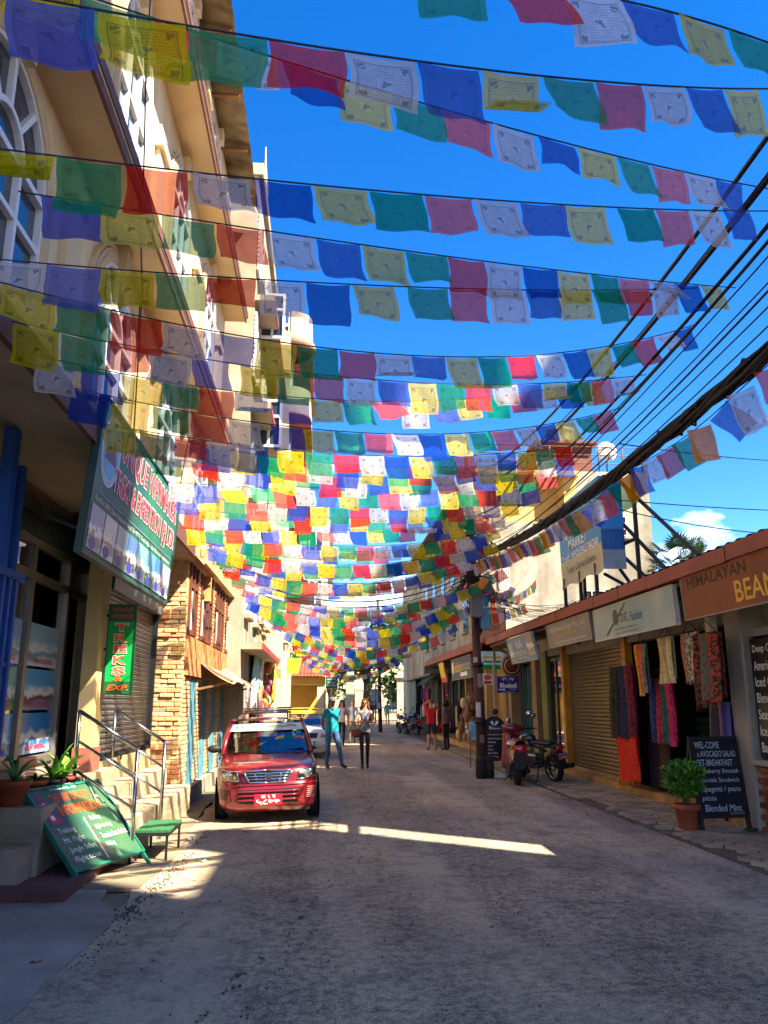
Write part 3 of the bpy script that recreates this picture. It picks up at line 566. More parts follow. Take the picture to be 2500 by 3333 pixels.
# handrails
for y, lab in ((8.98, 'shiny steel handrail on the near side of the shop steps'), (10.5, 'shiny steel handrail on the far side of the shop steps')):
    x0, x1 = -1.93, -2.56; h = thing('handrail', lab, 'handrail', (x0, y, 0))
    pipe('post', [(x0, y, 0), (x0, y, 1.14)], .022, steel, h, 10); pipe('post', [(x1, y, .8), (x1, y, 1.54)], .02, steel, h, 10)
    for dz in (0, -.30, -.60): pipe('rail', [(x0, y, 1.14+dz), (x1, y, 1.53+dz)], .021 if dz == 0 else .015, steel, h, 10)
# small stool with green turf top
sto = thing('low_stool', 'low iron stand with a green turf mat beside the steps', 'stool', (-1.75, 9.5, 0))
solid('top', mat('green_turf', '2f6a3a', .95, .3, 40, .5, 200), sto, (-1.93, 9.12, .285, -1.58, 9.92, .31))
for x, y in ((-1.91, 9.14), (-1.60, 9.14), (-1.91, 9.90), (-1.60, 9.90)): solid('leg', blackm, sto, (x-.012, y-.012, 0.005, x+.012, y+.012, .285))
solid('apron', blackm, sto, (-1.93, 9.12, .25, -1.58, 9.14, .284), (-1.60, 9.141, .25, -1.58, 9.92, .284))
# ---------------------------------------------------------------- leaning information board
G = MB()
ab = Board('information_board', 'leaning green painted board listing trekking and jungle safari beside the steps', (-2.19, 7.94, .142), (.33,.944,0), (-.632,.221,.743), 1.12, .88, mat('info_green', '24584a', .4, .35, 2.2, c2='4a6a44', lo=.35, hi=.75), .03, frame=mat('info_frame', '1d6a54', .4), fw=.025)
ab.text('WELCOME TO', .52, .885, .42, .06, whitel, .02); ab.text('THE WAY OF NEPAL', .56, .765, .62, .10, orl, .03); ab.text('INFORMATION', .60, .62, .66, .12, orl, .04)
fl = mat('flag_crimson', 'b3243a', .5)
ab.poly('flag_emblem', [(.06, .48), (.30, .48), (.16, .64), (.28, .66), (.06, .86)], mat('flag_blue', '2a4a9c', .5)); ab.poly('flag_field', [(.07, .49), (.275, .49), (.125, .65), (.25, .67), (.07, .84)], fl)
ab.disc('flag_moon', .115, .71, .022, .022, whitel, 12); ab.disc('flag_sun', .13, .56, .03, .03, whitel, 12)
for i, s_ in enumerate(('Trekking', 'Mt. Flight', 'Jungle Safari', 'Flight ticket')): ab.text(s_, .07+.028*len(s_)/2+.03, .40-.105*i, .030*len(s_), .075, whitel); ab.disc('bullet', .055, .40-.105*i, .012, .012, redl, 8)
for i, s_ in enumerate(('Rafting', 'Sightseeing', 'Tourist bus ticket', 'Hiking')): ab.text(s_, .62+.012*len(s_), .47-.105*i, .024*len(s_), .065, whitel); ab.disc('bullet', .575, .47-.105*i, .012, .012, redl, 8)
ab.panel('divider', .54, .02, .545, .5, whitel); ab.text('A', .93, .74, .13, .24, mat('info_grey', '8a947c', .5)); ab.text('NAMASTE', .93, .575, .16, .04, mat('info_grey', '8a947c'))
b = MB()
for cu in (0, 1.12):
    b.bar(ab.p(cu, 0, -.015), ab.p(cu, -.18, -.015), .03)
    b.bar(ab.p(cu, .85, -.03), Vector((ab.p(cu, .85, -.03).x-.12, ab.p(cu, .85).y+.10, .11)), .025)
b.build('stand_leg', MT['info_frame'], ab.t)
# ---------------------------------------------------------------- potted plants on the ledge
terra = mat('terracotta', 'b0573a', .8, .15, 6, .15, 30, dirt=.25); soil = mat('soil', '2c2018', .95)
leafm = [mat('leaf_green', '4f8a2c', .5, .3, 8), mat('leaf_dark', '2f6a26', .5, .3, 8), mat('leaf_bright', '7fb53a', .5, .25, 8)]
def pot(t, x, y, z, r, h, m):
    MB().lathe([(r*.62, 0), (r*.70, .01), (r*.94, h*.80), (r*1.05, h*.80), (r*1.08, h), (r*.95, h), (r*.9, h*.86)], (x, y, z), 28).build('pot', m, t)
    MB().lathe([(r*.93, h*.88), (0.001, h*.9)], (x, y, z), 20).build('soil', soil, t)
def blade(b, base, d, ln, w, droop, bow=0, n=7):
    d = Vector((d[0], d[1], 0)).normalized(); side = Vector((-d.y, d.x, 0)); vs = []
    for i in range(n+1):
        t = i/n; p = Vector(base)+d*(ln*(.25*t+.75*t*t)*math.sin(.35+droop))+Vector((0, 0, ln*(t*(1.0-.35*droop)-droop*.75*t*t)))
        ww = w*(math.sin(math.pi*min(1, t*.93+.07))**.75)*.5; vs += [p-side*ww+Vector((0,0,ww*.35)), p, p+side*ww+Vector((0,0,ww*.35))]
    b.add(vs, [(3*i+k, 3*i+k+1, 3*i+k+4, 3*i+k+3) for i in range(n) for k in range(2)], True)
def potplant(lab, x, y, z, r, h, m, leaves, pm_=terra):
    t = thing('potted_plant', lab, 'plant', (x, y, z), 'potted plants on the ledge'); pot(t, x, y, z, r, h, pm_)
    for (dx, dy, ln, w_, dr) in leaves: b = MB(); blade(b, (x+dx*.02, y+dy*.02, z+h*.9), (dx, dy), ln, w_, dr); b.build('leaf', m, t)
A2 = lambda n, ln, w_, d0, d1: [(math.cos(k*2.4), math.sin(k*2.4), ln*rnd.uniform(.7, 1.15), w_*rnd.uniform(.7, 1.1), rnd.uniform(d0, d1)) for k in range(n)]
potplant('young palm-like plant in the big terracotta pot nearest the blue gate', -2.86, 8.12, .68, .15, .23, leafm[1], A2(16, .34, .030, .2, .9))
potplant('low plant in the second terracotta pot on the ledge', -2.80, 8.48, .68, .125, .20, leafm[1], A2(14, .16, .05, .4, 1.1))
potplant('broad-leaved plant in a black plastic pot on the ledge', -2.68, 8.66, .68, .115, .19, leafm[0], A2(12, .38, .055, .1, .8), mat('black_pot', '1c1e26', .5))
potplant('tall plant with long bright hanging leaves at the ledge end by the rail', -2.64, 8.88, .68, .11, .20, leafm[2], A2(8, .36, .115, .1, 1.0), mat('maroon_pot', '7a3428', .7))
# ================================================================ LEFT SIDE FURTHER ON
grayr = mat('grey_render', 'a89a84', .9, .15, 1.4, .25, 30, dirt=.35); whiter = mat('white_render', 'cdbf9f', .88, .08, 1.4, .15, 30, dirt=.25)
redtrim = mat('red_trim', '9a3a34', .6)
def block(name, label, x0, x1, y0, y1, z1, wall, floors, cols, side='X+', winw=1.0, slabx=.45, winm=None, trim=redtrim, z0=0, fz=3.0, group=None):
    """street building: wall, floor slabs with a trim line, and framed windows on the street face"""
    t = thing(name, label, 'building', ((x0+x1)/2, (y0+y1)/2, 0), group)
    solid('wall', wall, t, (x0, y0, z0, x1, y1, z1))
    fx = x1 if side == 'X+' else x0; sg = 1 if side == 'X+' else -1
    for k in range(floors):
        z = z0+fz*(k+1) if z0 == 0 else z0+fz*k+.3
        if slabx and z < z1-.5:
            s_ = solid('floor_slab', wall, t, (min(fx-.02*sg, fx+slabx*sg), y0+.2, z-.16, max(fx-.02*sg, fx+slabx*sg), y1-.2, z)); 
            solid('slab_trim', trim, s_, (min(fx+slabx*sg, fx+(slabx+.03)*sg), y0+.2, z-.17, max(fx+slabx*sg, fx+(slabx+.03)*sg), y1-.2, z-.02))
        for c in range(cols):
            yc = y0+(y1-y0)*(c+.5)/cols; za, zb = z+.75, z+2.15
            if zb > z1-.2: continue
            wd = solid('window', winglass, t, (min(fx-.02*sg, fx+.012*sg), yc-winw/2, za, max(fx-.02*sg, fx+.012*sg), yc+winw/2, zb))
            f = MB()
            for y in (yc-winw/2, yc, yc+winw/2): f.bar((fx+.03*sg, y, za-.03), (fx+.03*sg, y, zb+.03), .06)
            for zz in (za, zb, za+1.0): f.bar((fx+.03*sg, yc-winw/2, zz), (fx+.03*sg, yc+winw/2, zz), .056)
            f.build('frame', winm or frame_m, wd)
            solid('sill', wall, wd, (min(fx, fx+.16*sg), yc-winw/2-.1, za-.13, max(fx, fx+.16*sg), yc+winw/2+.1, za-.05))
    return t
b2 = block('grey_building', 'tall grey rendered building with louvred shutters behind the cream building', -9, -1.92, 19.0, 26.5, 15.4, grayr, 5, 3, fz=3.0, slabx=.5)
for z in (9.7, 12.7):                                        # louvred shutters at the corner and an open white casement
    for k in range(14): solid('shutter_slat', trimw, b2, (-1.90, 19.15, z+k*.13, -1.84, 19.75, z+k*.13+.09))
for z in (8.4, 11.6):
    cs = solid('casement', winglass, b2, (-1.9, 20.9, z, -1.25, 20.94, z+1.3)); f = MB()
    for x in (-1.9, -1.57, -1.25): f.bar((x, 20.88, z), (x, 20.88, z+1.3), .07)
    for zz in (z, z+.85, z+1.3): f.bar((-1.93, 20.88, zz), (-1.22, 20.88, zz), .068)
    f.build('frame', frame_m, cs)
for yy, z in ((21.9, 6.7), (24.2, 9.8)):
    ac = thing('air_conditioner', 'air conditioner box on the grey building, %s one' % ('lower' if z < 8 else 'upper'), 'air conditioner', (-1.6, yy, z)); b = MB(); b.bbox(-1.9, yy-.4, z, -1.6, yy+.4, z+.55, .02); b.build('casing', trimw, ac); b = MB(); b.lathe([(.001, 0), (.2, 0), (.22, .012)], (-1.598, yy-.1, z+.28), 18, 'x'); b.build('fan_grille', blackm, ac)
solid('brick_infill', brm[1], b2, (-3.2, 18.97, 7.4, -2.6, 19.0, 8.4))
solid('parapet', grayr, b2, (-3.4, 18.95, 15.4, -1.8, 26.5, 15.75))
b = MB(); b.tube([(-2.05, 22, 15.7), (-2.05, 22, 18.6)], [.05, .02]); b.lathe([(.0, 2.9), (.05, 2.2), (.10, 1.7), (.14, 1.2), (.10, .8), (.2, .5), (.22, 0)], (-2.05, 22, 15.75), 12); b.build('finial', mat('old_gilt', 'a08f6a', .5, metal=.5), b2)
b3 = block('round_balcony_building', 'cream building with stacked rounded balconies further up the left side', -8, -1.35, 27.0, 36.0, 14.6, whiter, 5, 3, fz=3.0, slabx=0)
for k in range(1, 5):
    z = 2.9+2.95*k; b = MB(); n = 14
    pl = [(-1.6, 36)]+[(-1.6, 27.2)]+[(-1.35+.75*math.sin(math.pi*.5*j/n), 28.0-.8*math.cos(math.pi*.5*j/n)) for j in range(n+1)]+[(-.6, 35.5), (-1.2, 36)]
    b.prism(pl, z, z+.16, 'z'); sb = b.build('balcony_slab', whiter, b3)
    b = MB(); b.prism([(x+.04 if x > -1.5 else x, y) for x, y in pl], z-.05, z-.005, 'z'); b.build('slab_trim', redtrim, sb)
    edge = [(-1.36, 27.21)]+pl[3:-1]; b = MB(); m2 = len(edge)
    b.add([(x, y, z+.161) for x, y in edge]+[(x, y, z+1.0) for x, y in edge]+[(x-.1, y+.04, z+1.0) for x, y in edge]+[(x-.1, y+.04, z+.161) for x, y in edge], [(q, q+1, m2+q+1, m2+q) for q in range(m2-1)]+[(m2+q, m2+q+1, 2*m2+q+1, 2*m2+q) for q in range(m2-1)]+[(2*m2+q, 2*m2+q+1, 3*m2+q+1, 3*m2+q) for q in range(m2-1)]); b.build('parapet', whiter, sb)
MB().lathe([(0, 1.0), (.5, .75), (.95, .2), (1.1, 0), (1.1, -.25), (.95, -.3)], (-1.55, 28.2, 14.7), 20).build('turret_roof', mat('tile_roof_far', '9a7a62', .8), b3)
b4 = block('pale_corner_building', 'pale multi-storey building closing the far left of the street', -7, .25, 47.5, 56, 13.2, whiter, 4, 4, fz=3.1, slabx=.3)
for x in (-4.6, -3.2, -1.8, -.5):
    for z in (4.2, 7.3, 10.4): w_ = solid('window', winglass, b4, (x-.4, 47.46, z, x+.4, 47.49, z+1.4)); f = MB(); [f.bar((xx, 47.44, z), (xx, 47.44, z+1.4), .07) for xx in (x-.4, x, x+.4)]; f.build('frame', frame_m, w_)
b5 = block('stepped_white_house', 'low white house with brick balcony panels above the craft stalls', -7, -1.85, 22.9, 27.0, 6.4, mat('tan_house', 'a8946e', .88, .15, 1.5, .2, 30, dirt=.35), 2, 2, fz=3.2, slabx=.0)
for k in range(7): solid('wall_notch', darkint, b5, (-1.86, 23.1+.02*k, 3.5+.36*k, -1.845, 23.7, 3.56+.36*k))
solid('brick_panel', brm[1], b5, (-1.86, 23.9, 3.8, -1.80, 25.4, 4.5))
# craft stalls under it
dk = mat('stall_dark', '2a201c', .9, .4, 3)
cst = thing('craft_stall', 'dark open-fronted craft stall hung with masks and trinkets on the left', 'stall', (-2.2, 25, 0))
solid('back_wall', dk, cst, (-3.4, 21.2, 0, -3.3, 34, 3.0)); solid('side_wall', dk, cst, (-3.3, 21.0, 0, -2.1, 21.1, 3.0)); solid('roof', mat('stall_tin', '6a6258', .6, .3, 3), cst, (-3.4, 21.0, 2.95, -1.55, 27.2, 3.02)); solid('floor', conc, cst, (-3.4, 21, 0, -2.0, 34, .18))
solid('counter', brm[0], cst, (-2.6, 27.5, .0, -1.7, 30.5, 1.05))
cloths = [('grey printed cloth hanging by the drain pipe on the left', -1.98, 21.2, 23.2, 4.6, 2.9, 'b9b4ac'), ('white and turquoise cloth hanging below the balcony', -1.80, 21.6, 23.6, 3.3, 1.95, '9cc4c0'), ('pale striped cloth hanging next to the turquoise one', -1.80, 23.7, 25.0, 3.2, 2.15, 'cfcabf'), ('black shirt rack hanging at the stall front', -1.75, 21.9, 23.2, 1.85, .9, '2c2a30'), ('magenta shawl hanging low at the stall front', -1.72, 23.3, 23.8, 1.7, .7, 'b82a62'), ('green and white shawl hanging at the stall front', -1.72, 24.0, 24.5, 1.65, .7, '4a9a7a'), ('yellow printed banner on the craft stall', -1.55, 26.2, 27.3, 2.9, 1.75, 'c9a63a'), ('red wall hanging on the craft stall', -1.62, 28.0, 29.0, 2.7, 1.7, '9a3428')]
for lab, x, y0, y1, z1, z0, c in cloths:
    b = MB(); ph = rnd.uniform(0, 6)
    b.grid(lambda u, v: (x+.05*math.sin(u*11+ph)*(.3+v)+.03*math.sin(v*5), y0+(y1-y0)*u, z1+(z0-z1)*v-.06*math.sin(u*math.pi)), 20, 8)
    tag(b.build('hanging_cloth', mat('cloth_'+c, c, .85, .25, 5, c2=None)), lab, 'cloth', 'cloths hung along the left stalls')
hang_c = ['b84a2a', 'c98a2a', '8a2a2a', '3a3a3a', 'd0b070', '7a3a5a', 'a83a3a', 'c0602a']
hname = ['rust-red', 'amber', 'dark red', 'black', 'straw', 'plum', 'crimson', 'orange']
hs = sorted([(24.2+rnd.random()*6.5, 1.3+rnd.random()*1.5, -1.72+rnd.uniform(-.15, .12), rnd.uniform(.05, .13)) for _ in range(34)])
for k, (y, z, x, r_) in enumerate(hs):
    t = thing('hanging_mask', '%s painted trinket dangling at the craft stall, %s from its near end' % (hname[k % 8], ordw(k+1)), 'ornament', (x, y, z), 'trinkets dangling at the craft stall')
    MB().ball((x, y, z), r_, (.9, .6, 1.3), 10, 6).build('mask', mat('trinket_'+hang_c[k % 8], hang_c[k % 8], .5, .3, 20), t); pipe('string', [(x, y, z+r_), (x, y, 2.95)], .006, blackm, t, 4)
# signs over the street on the left
X1 = Board('hanging_sign', 'white board reading Exports (Pvt) Ltd hung behind the prayer flags', (-1.25, 34.0, 4.75), (1,0,0), (0,0,1), 1.1, .72, whitel, .06, frame=greyalu); X1.text('Exports', .58, .52, .66, .17, mat('sign_grey', '55555c', .6)); X1.text('(Pvt.) Ltd.', .58, .22, .7, .17, mat('sign_grey', '55555c'))
b = MB(); b.bar((-1.4, 34.05, 5.3), (-1.25, 34.05, 5.3), .05); b.build('bracket', blackm, X1.t)
X2 = Board('hanging_sign', 'black and yellow board reading WESTERN UNION over the left stalls', (-1.15, 36.2, 3.62), (1,0,0), (0,0,1), .82, .58, mat('wu_yellow', 'e8c020', .4, .04), .1, frame=blackm, fw=.015); X2.panel('logo_field', .05, .25, .77, .55, blackl); X2.text('WU', .43, .40, .5, .24, mat('wu_yellow', 'e8c020'), .05, .15); X2.text('WESTERN', .41, .165, .66, .09, blackl, .03, spacing=1.1); X2.text('UNION', .5, .06, .45, .09, blackl, .03, spacing=1.1)
b = MB(); b.bar((-1.6, 36.25, 4.1), (-1.15, 36.25, 4.1), .05); b.build('bracket', blackm, X2.t)
X3 = Board('hanging_sign', 'crumpled yellow sign jutting out below the black and yellow board', (-1.45, 31.5, 2.7), (1,.3,0), (.25,0,1), .55, .6, mat('bright_yellow', 'e0b828', .5, .15), .04)
X4 = Board('hanging_sign', 'pale weathered sign post leaning over the left stalls', (-1.75, 30.2, 3.1), (1,.2,0), (.35,0,1), .4, 1.2, mat('pale_sign', 'c9c2b6', .6, .2), .05)
# porch with red tiled roof
po = thing('tiled_porch', 'yellow porch with red tiled roof at the far left corner', 'building', (-1, 46, 0))
solid('wall', mat('ochre_wall', 'd4a848', .85, .08, 1, dirt=.15), po, (-4.0, 46.8, 0, .2, 47.3, 3.1)); solid('pillar', whiter, po, (-.25, 45.2, 0, .12, 45.6, 3.0)); solid('lintel', mat('ochre_wall', 'd4a848'), po, (-4.0, 45.15, 2.55, .15, 45.55, 3.0)); solid('side_pillar', mat('ochre_wall', 'd4a848'), po, (-2.4, 45.2, 0, -2.0, 45.6, 2.55))
rt = mat('red_roof_tile', '8a4030', .8, .25, 4)
for k in range(24):
    for j in range(5):
        x = -4.0+k*.185; b = MB(); b.add([(x, 44.9+.36*j, 3.0+.17*j), (x+.18, 44.9+.36*j, 3.0+.17*j), (x+.18, 45.3+.36*j, 3.18+.17*j), (x, 45.3+.36*j, 3.18+.17*j), (x+.09, 44.9+.36*j, 3.05+.17*j), (x+.09, 45.3+.36*j, 3.23+.17*j)], [(0,4,5,3),(4,1,2,5)]); b.build('roof_tile', rt, po)
solid('roof_board', rt, po, (-4.0, 44.95, 2.98, .42, 47.2, 3.0))
GS = Board('street_sign', 'green sign with white Devanagari lettering on a yellow post', (.20, 43.9, 2.35), (1,0,0), (0,0,1), .62, .62, mat('road_green', '1f5a40', .4), .03, frame=whitel, fw=.015); GS.text('सञ्चयकोष', .31, .47, .46, .12, whitel); GS.text('सातघुम्ती', .31, .30, .42, .12, whitel); GS.text('सडक मार्ग', .31, .13, .46, .12, whitel); GS.slab('post', .24, -2.35, .38, 0, mat('yellow_post', 'd8a020', .5), -.10, -.03)
# ================================================================ FAR END: WALL, GATE, TREES
gw = thing('garden_wall', 'white garden wall with urn-topped gate pillars closing the street', 'wall', (4, 62, 0))
def pillar(x, w_=.62, h=3.3):
    p_ = solid('gate_pillar', whiter, gw, (x-w_/2, 61.7, 0, x+w_/2, 62.3, h)); b = MB(); b.box(x-w_/2-.10, 61.6, h, x+w_/2+.10, 62.4, h+.14); b.box(x-w_/2-.18, 61.52, h+.141, x+w_/2+.18, 62.48, h+.34); b.box(x-w_/2+.05, 61.75, h+.341, x+w_/2-.05, 62.25, h+.6); b.build('capital', whiter, p_); MB().lathe([(.1, 0), (.24, .12), (.26, .3), (.1, .5), (.06, .62), (.001, .7)], (x, 62, h+.6), 14).build('urn', whiter, p_)
pillar(2.15); pillar(6.0)
solid('wall', whiter, gw, (6.4, 61.8, 0, 12, 62.2, 3.3), (-1.0, 61.8, 0, 1.8, 62.2, 1.2)); solid('coping', whiter, gw, (6.3, 61.7, 3.3, 12, 62.3, 3.5)); solid('plaque', mat('grey_plaque', '6d6a66', .5), gw, (6.9, 61.74, 1.6, 7.6, 61.8, 2.1), (7.1, 61.74, 2.101, 7.4, 61.79, 2.3))
ig = thing('iron_gate', 'tall black iron gate between the two white pillars', 'gate', (4, 62, 0))
for k in range(30): solid('gate_bar', blackm, ig, (2.5+k*.109, 61.98, .08, 2.525+k*.109, 62.005, 2.7+.35*math.sin(math.pi*k/29)))
solid('gate_rail', blackm, ig, (2.46, 61.96, .25, 5.7, 62.02, .31), (2.46, 61.96, 1.2, 5.7, 62.02, 1.26), (2.46, 61.96, 2.45, 5.7, 62.02, 2.5), (4.04, 61.95, .06, 4.12, 62.03, 2.95))
fg = thing('iron_fence', 'short black iron railing left of the gate', 'fence', (1, 62, 1.2))
for k in range(22): solid('fence_bar', blackm, fg, (-.9+k*.125, 61.99, 1.2, -.88+k*.125, 62.01, 2.7))
solid('fence_rail', blackm, fg, (-1, 61.97, 2.4, 1.8, 62.03, 2.45))
vb = block('pale_villa', 'pale yellow villa seen through the gate behind the trees', 1, 14, 74, 84, 6.8, mat('villa_yellow', 'd9cda0', .85, .06), 1, 2, fz=3, slabx=0)
for x in (2.5, 4.6, 6.7, 8.8): w_ = solid('window', winglass, vb, (x-.5, 73.96, 1.0, x+.5, 73.99, 2.8)); solid('sill', whiter, w_, (x-.6, 73.9, .85, x+.6, 74, .97))
def tree(name, label, x, y, h, tr, rx, ry, rz, zc, n, cols, ls=.16, trunkm=None):
    t = thing(name, label, 'tree', (x, y, 0), 'trees beyond the gate')
    tm = trunkm or mat('bark', '4a3a2c', .95, .3, 6, .5, 20)
    tb = MB(); tb.tube([(x, y, 0), (x+.1, y, h*.3), (x-.05, y+.1, h*.6), (x, y, h*.9)], [tr, tr*.8, tr*.55, tr*.15], 8)
    limbs = []
    for k in range(9):
        a = k*2.4; z = h*(.28+.06*k); e_ = Vector((x+rx*.75*math.cos(a), y+ry*.75*math.sin(a), zc+rz*.6*math.sin(k*1.7))); tb.tube([(x, y, z), Vector((x, y, z)).lerp(e_, .5)+Vector((0, 0, .3)), e_], [tr*.4, tr*.25, tr*.06], 6); limbs.append(e_)
    tb.build('trunk', tm, t)
    cl = [Vector((x+rx*rnd.gauss(0, .45), y+ry*rnd.gauss(0, .45), zc+rz*rnd.gauss(0, .42))) for _ in range(38)]+limbs
    for mi_, cm in enumerate(cols):
        b = MB()
        for _ in range(n//len(cols)):
            c = rnd.choice(cl); s_ = rnd.uniform(.3, 1.0); p = c+Vector((rnd.gauss(0, rx*.14), rnd.gauss(0, ry*.14), rnd.gauss(0, rz*.12)))
            d1 = Vector((rnd.gauss(0, 1), rnd.gauss(0, 1), rnd.gauss(0, .6))).normalized(); d2 = d1.cross(Vector((rnd.gauss(0, 1), rnd.gauss(0, 1), rnd.gauss(0, 1)))).normalized(); l = ls*rnd.uniform(.6, 1.4)
            b.add([p-d1*l, p+d2*l*.45, p+d1*l, p-d2*l*.45], [(0,1,2,3)])
        b.build('crown', cm, t)['kind'] = 'stuff'
lt = [mat('tree_leaf_dark', '2c4a22', .6, .3, 1.5), mat('tree_leaf_mid', '4d7030', .6, .3, 1.5), mat('tree_leaf_yellow', '8a9a4a', .6, .3, 1.5)]
tree('spreading_tree', 'big dark spreading tree behind the gate under the prayer flags', 3.6, 66.5, 9, .4, 4.2, 3.0, 2.6, 6.2, 5200, [lt[0], lt[0], lt[1]], .26)
tree('leafy_tree', 'yellow-green leafy tree left of the gate beside the porch', .6, 65, 6.0, .22, 1.7, 1.6, 1.9, 4.0, 2600, [lt[1], lt[2]], .2)
tree('garden_tree', 'small green tree growing behind the gate bars', 6.3, 66, 4.6, .15, 1.6, 1.4, 1.5, 2.6, 2400, [lt[1], lt[0]], .18)
# ================================================================ RIGHT: LOW SHOP ROW
rw = thing('shop_row', 'low row of shops under a red-brown metal eave on the right', 'building', (6, 14, 0))
eavem = mat('eave_metal', '9c4a2c', .5, .14, 2.5, spec=.5, dirt=.25); greywall = mat('grey_plaster', 'a59b8c', .9, .12, 1.5, .2, 40, dirt=.2)
ypaint = mat('yellow_jamb', 'c88a2e', .6, .2, 3, dirt=.35); shm = mat('beige_shutter', '9a8258', .5, .16, 2, metal=.15, dirt=.35)
k = 0; y = 3.2
while y < 23.95:
    y1 = min(y+1.22, 24.0); b = MB(); dx = rnd.uniform(0, .012); dz = rnd.uniform(-.006, .006)
    b.add([(4.9-dx, y+.008, 3.30+dz), (4.9-dx, y1-.008, 3.30+dz), (4.9-dx, y1-.008, 3.49+dz), (4.9-dx, y+.008, 3.49+dz), (5.02, y+.008, 3.30+dz), (5.02, y1-.008, 3.30+dz), (5.05, y1-.008, 3.53+dz), (5.05, y+.008, 3.53+dz)], [(0,1,2,3),(4,7,6,5),(0,4,5,1),(3,2,6,7),(0,3,7,4),(1,5,6,2)]); b.build('eave_panel', eavem, rw); y = y1
b = MB(); b.grid(lambda u, v: (5.0+4.2*v, 3.2+20.8*u, 3.545+.55*v+.014*math.sin(u*260*math.pi/1.6)), 520, 1, False); b.build('roof_sheet', mat('roof_tin', '77503c', .6, .3, 1.5, metal=.2), rw)
solid('soffit', mat('soffit_dark', '6a5d52', .9, .2, 2), rw, (5.03, 3.2, 3.22, 5.9, 24, 3.28))
solid('wall', greywall, rw, (5.9, 3.2, 0, 6.1, 10.45, 3.22), (5.74, 19.0, 2.75, 6.0, 24, 3.22), (5.78, 10.75, 2.72, 6.0, 19.0, 3.22), (9.0, 3.2, 0, 9.2, 24, 4.0), (5.75, 23.85, 0, 9.2, 24.0, 3.5))
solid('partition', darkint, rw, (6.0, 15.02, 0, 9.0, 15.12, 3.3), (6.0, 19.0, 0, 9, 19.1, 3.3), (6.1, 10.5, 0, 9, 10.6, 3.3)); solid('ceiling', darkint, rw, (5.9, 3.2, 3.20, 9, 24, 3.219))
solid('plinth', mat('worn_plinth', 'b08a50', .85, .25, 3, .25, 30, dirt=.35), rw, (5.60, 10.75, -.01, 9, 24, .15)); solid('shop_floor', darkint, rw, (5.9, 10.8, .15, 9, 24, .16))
# grey pillar and coffee window with brick base
solid('pillar', greywall, rw, (5.58, 10.42, 0, 6.0, 10.82, 3.22)); solid('post', mat('white_post', 'b9b2a6', .7), rw, (5.40, 10.9, 1.9, 5.52, 11.02, 3.22))
bb = solid('brick_base', mort, rw, (5.66, 6.5, 0, 5.9, 10.42, .84)); solid('window_sill', greywall, rw, (5.56, 6.5, .84, 5.92, 10.42, .90))
rb = [mat('red_brick_a', '8a4634', .9, .2, 9, .4, 50), mat('red_brick_b', '743a2c', .9, .2, 9, .4, 50), mat('red_brick_c', '9a5a40', .9, .2, 9, .4, 50)]
rbm = [brick_mesh(.07, .215, .062, q) for q in rb]
for c in range(11):
    for j in range(8):
        yy = 8.72+j*.226+(.11 if c % 2 else 0)
        if yy < 10.33: put_brick(rbm[rnd.randrange(3)], 5.645, yy, .05+c*.0735, bb)
cw = solid('shop_window', mat('grey_frame', '7c7a78', .5), rw, (5.62, 10.34, .9, 5.75, 10.42, 2.55), (5.62, 6.5, 2.46, 5.75, 10.34, 2.56), (5.62, 8.9, .9, 5.72, 8.98, 2.46), join=True); solid('pane', glassy('dark_pane', (.25, .25, .28), .5), cw, (5.68, 6.5, .9, 5.69, 10.34, 2.46))
MNU = Board('menu_board', 'black window menu with white coffee names at the right edge', (5.655, 10.33, .93), (0,-1,0), (0,0,1), 1.3, 1.5, mat('menu_black', '1e1d1f', .4, .2, 3), .01)
for i, s_ in enumerate(('Deep Coffee', 'Americano', 'Iced Coffee', 'Blended', 'Seasonal', 'Ice Tea', 'Banana')): MNU.text(s_, .055+.062*len(s_)/2, 1.36-.205*i, .062*len(s_), .125, whitel, .005)
HB = Board('shop_sign', 'brown board reading HIMALAYAN BEANS at the right edge under the eave', (4.97, 10.66, 2.72), (0,-1,0), (-.06,0,1), 3.6, .60, mat('coffee_brown', '8a4a26', .6, .14, 2), .06, frame=mat('pale_edge', 'a8988a', .5), fw=.012)
HB.text('HIMALAYAN', .95, .47, 1.55, .15, mat('dark_brown_letters', '3a2016', .6), .02, name='lettering'); HB.text('BEANS', 1.95, .20, 1.1, .26, yellowl, .012)
# Orbit sign etc
OB = Board('shop_sign', 'pale blue-grey board reading Orbit Fashion above the shawl shop', (4.99, 14.42, 2.70), (0,-1,0), (-.05,0,1), 3.4, .55, mat('orbit_pale', '8aa4a2', .35, .16, .9, c2='b8bfb4'), .06, frame=mat('pale_edge2', 'c9c6bd', .5), fw=.014)
gl_ = mat('olive_letters', '4e4c38', .5); OB.disc('logo_planet', 1.08, .33, .12, .135, gl_); OB.text('rbit', 1.42, .33, .40, .22, gl_, 0); OB.text('Fashion', 1.98, .28, .50, .15, mat('orbit_blue', '2a6a8c', .5), .01, .2)
OB.poly('logo_orbit', [(.55, .04), (.62, .10), (1.5, .50), (1.6, .54), (1.52, .47), (.66, .06)], gl_); OB.text('E-mail: orbitfashion2011@gmail.com', 1.5, .125, 1.0, .05, gl_); OB.text('Satghumti, Thamel, Kathmandu, Nepal', 1.52, .055, 1.05, .05, gl_)
AE = Board('shop_sign', 'weathered grey board reading Aashreeta Expo Pvt. Ltd. over the shutter', (4.99, 17.52, 2.78), (0,-1,0), (-.10,0,1), 2.9, .48, mat('expo_grey', '87807a', .5, .18, 1.2), .05, frame=greyalu, fw=.014)
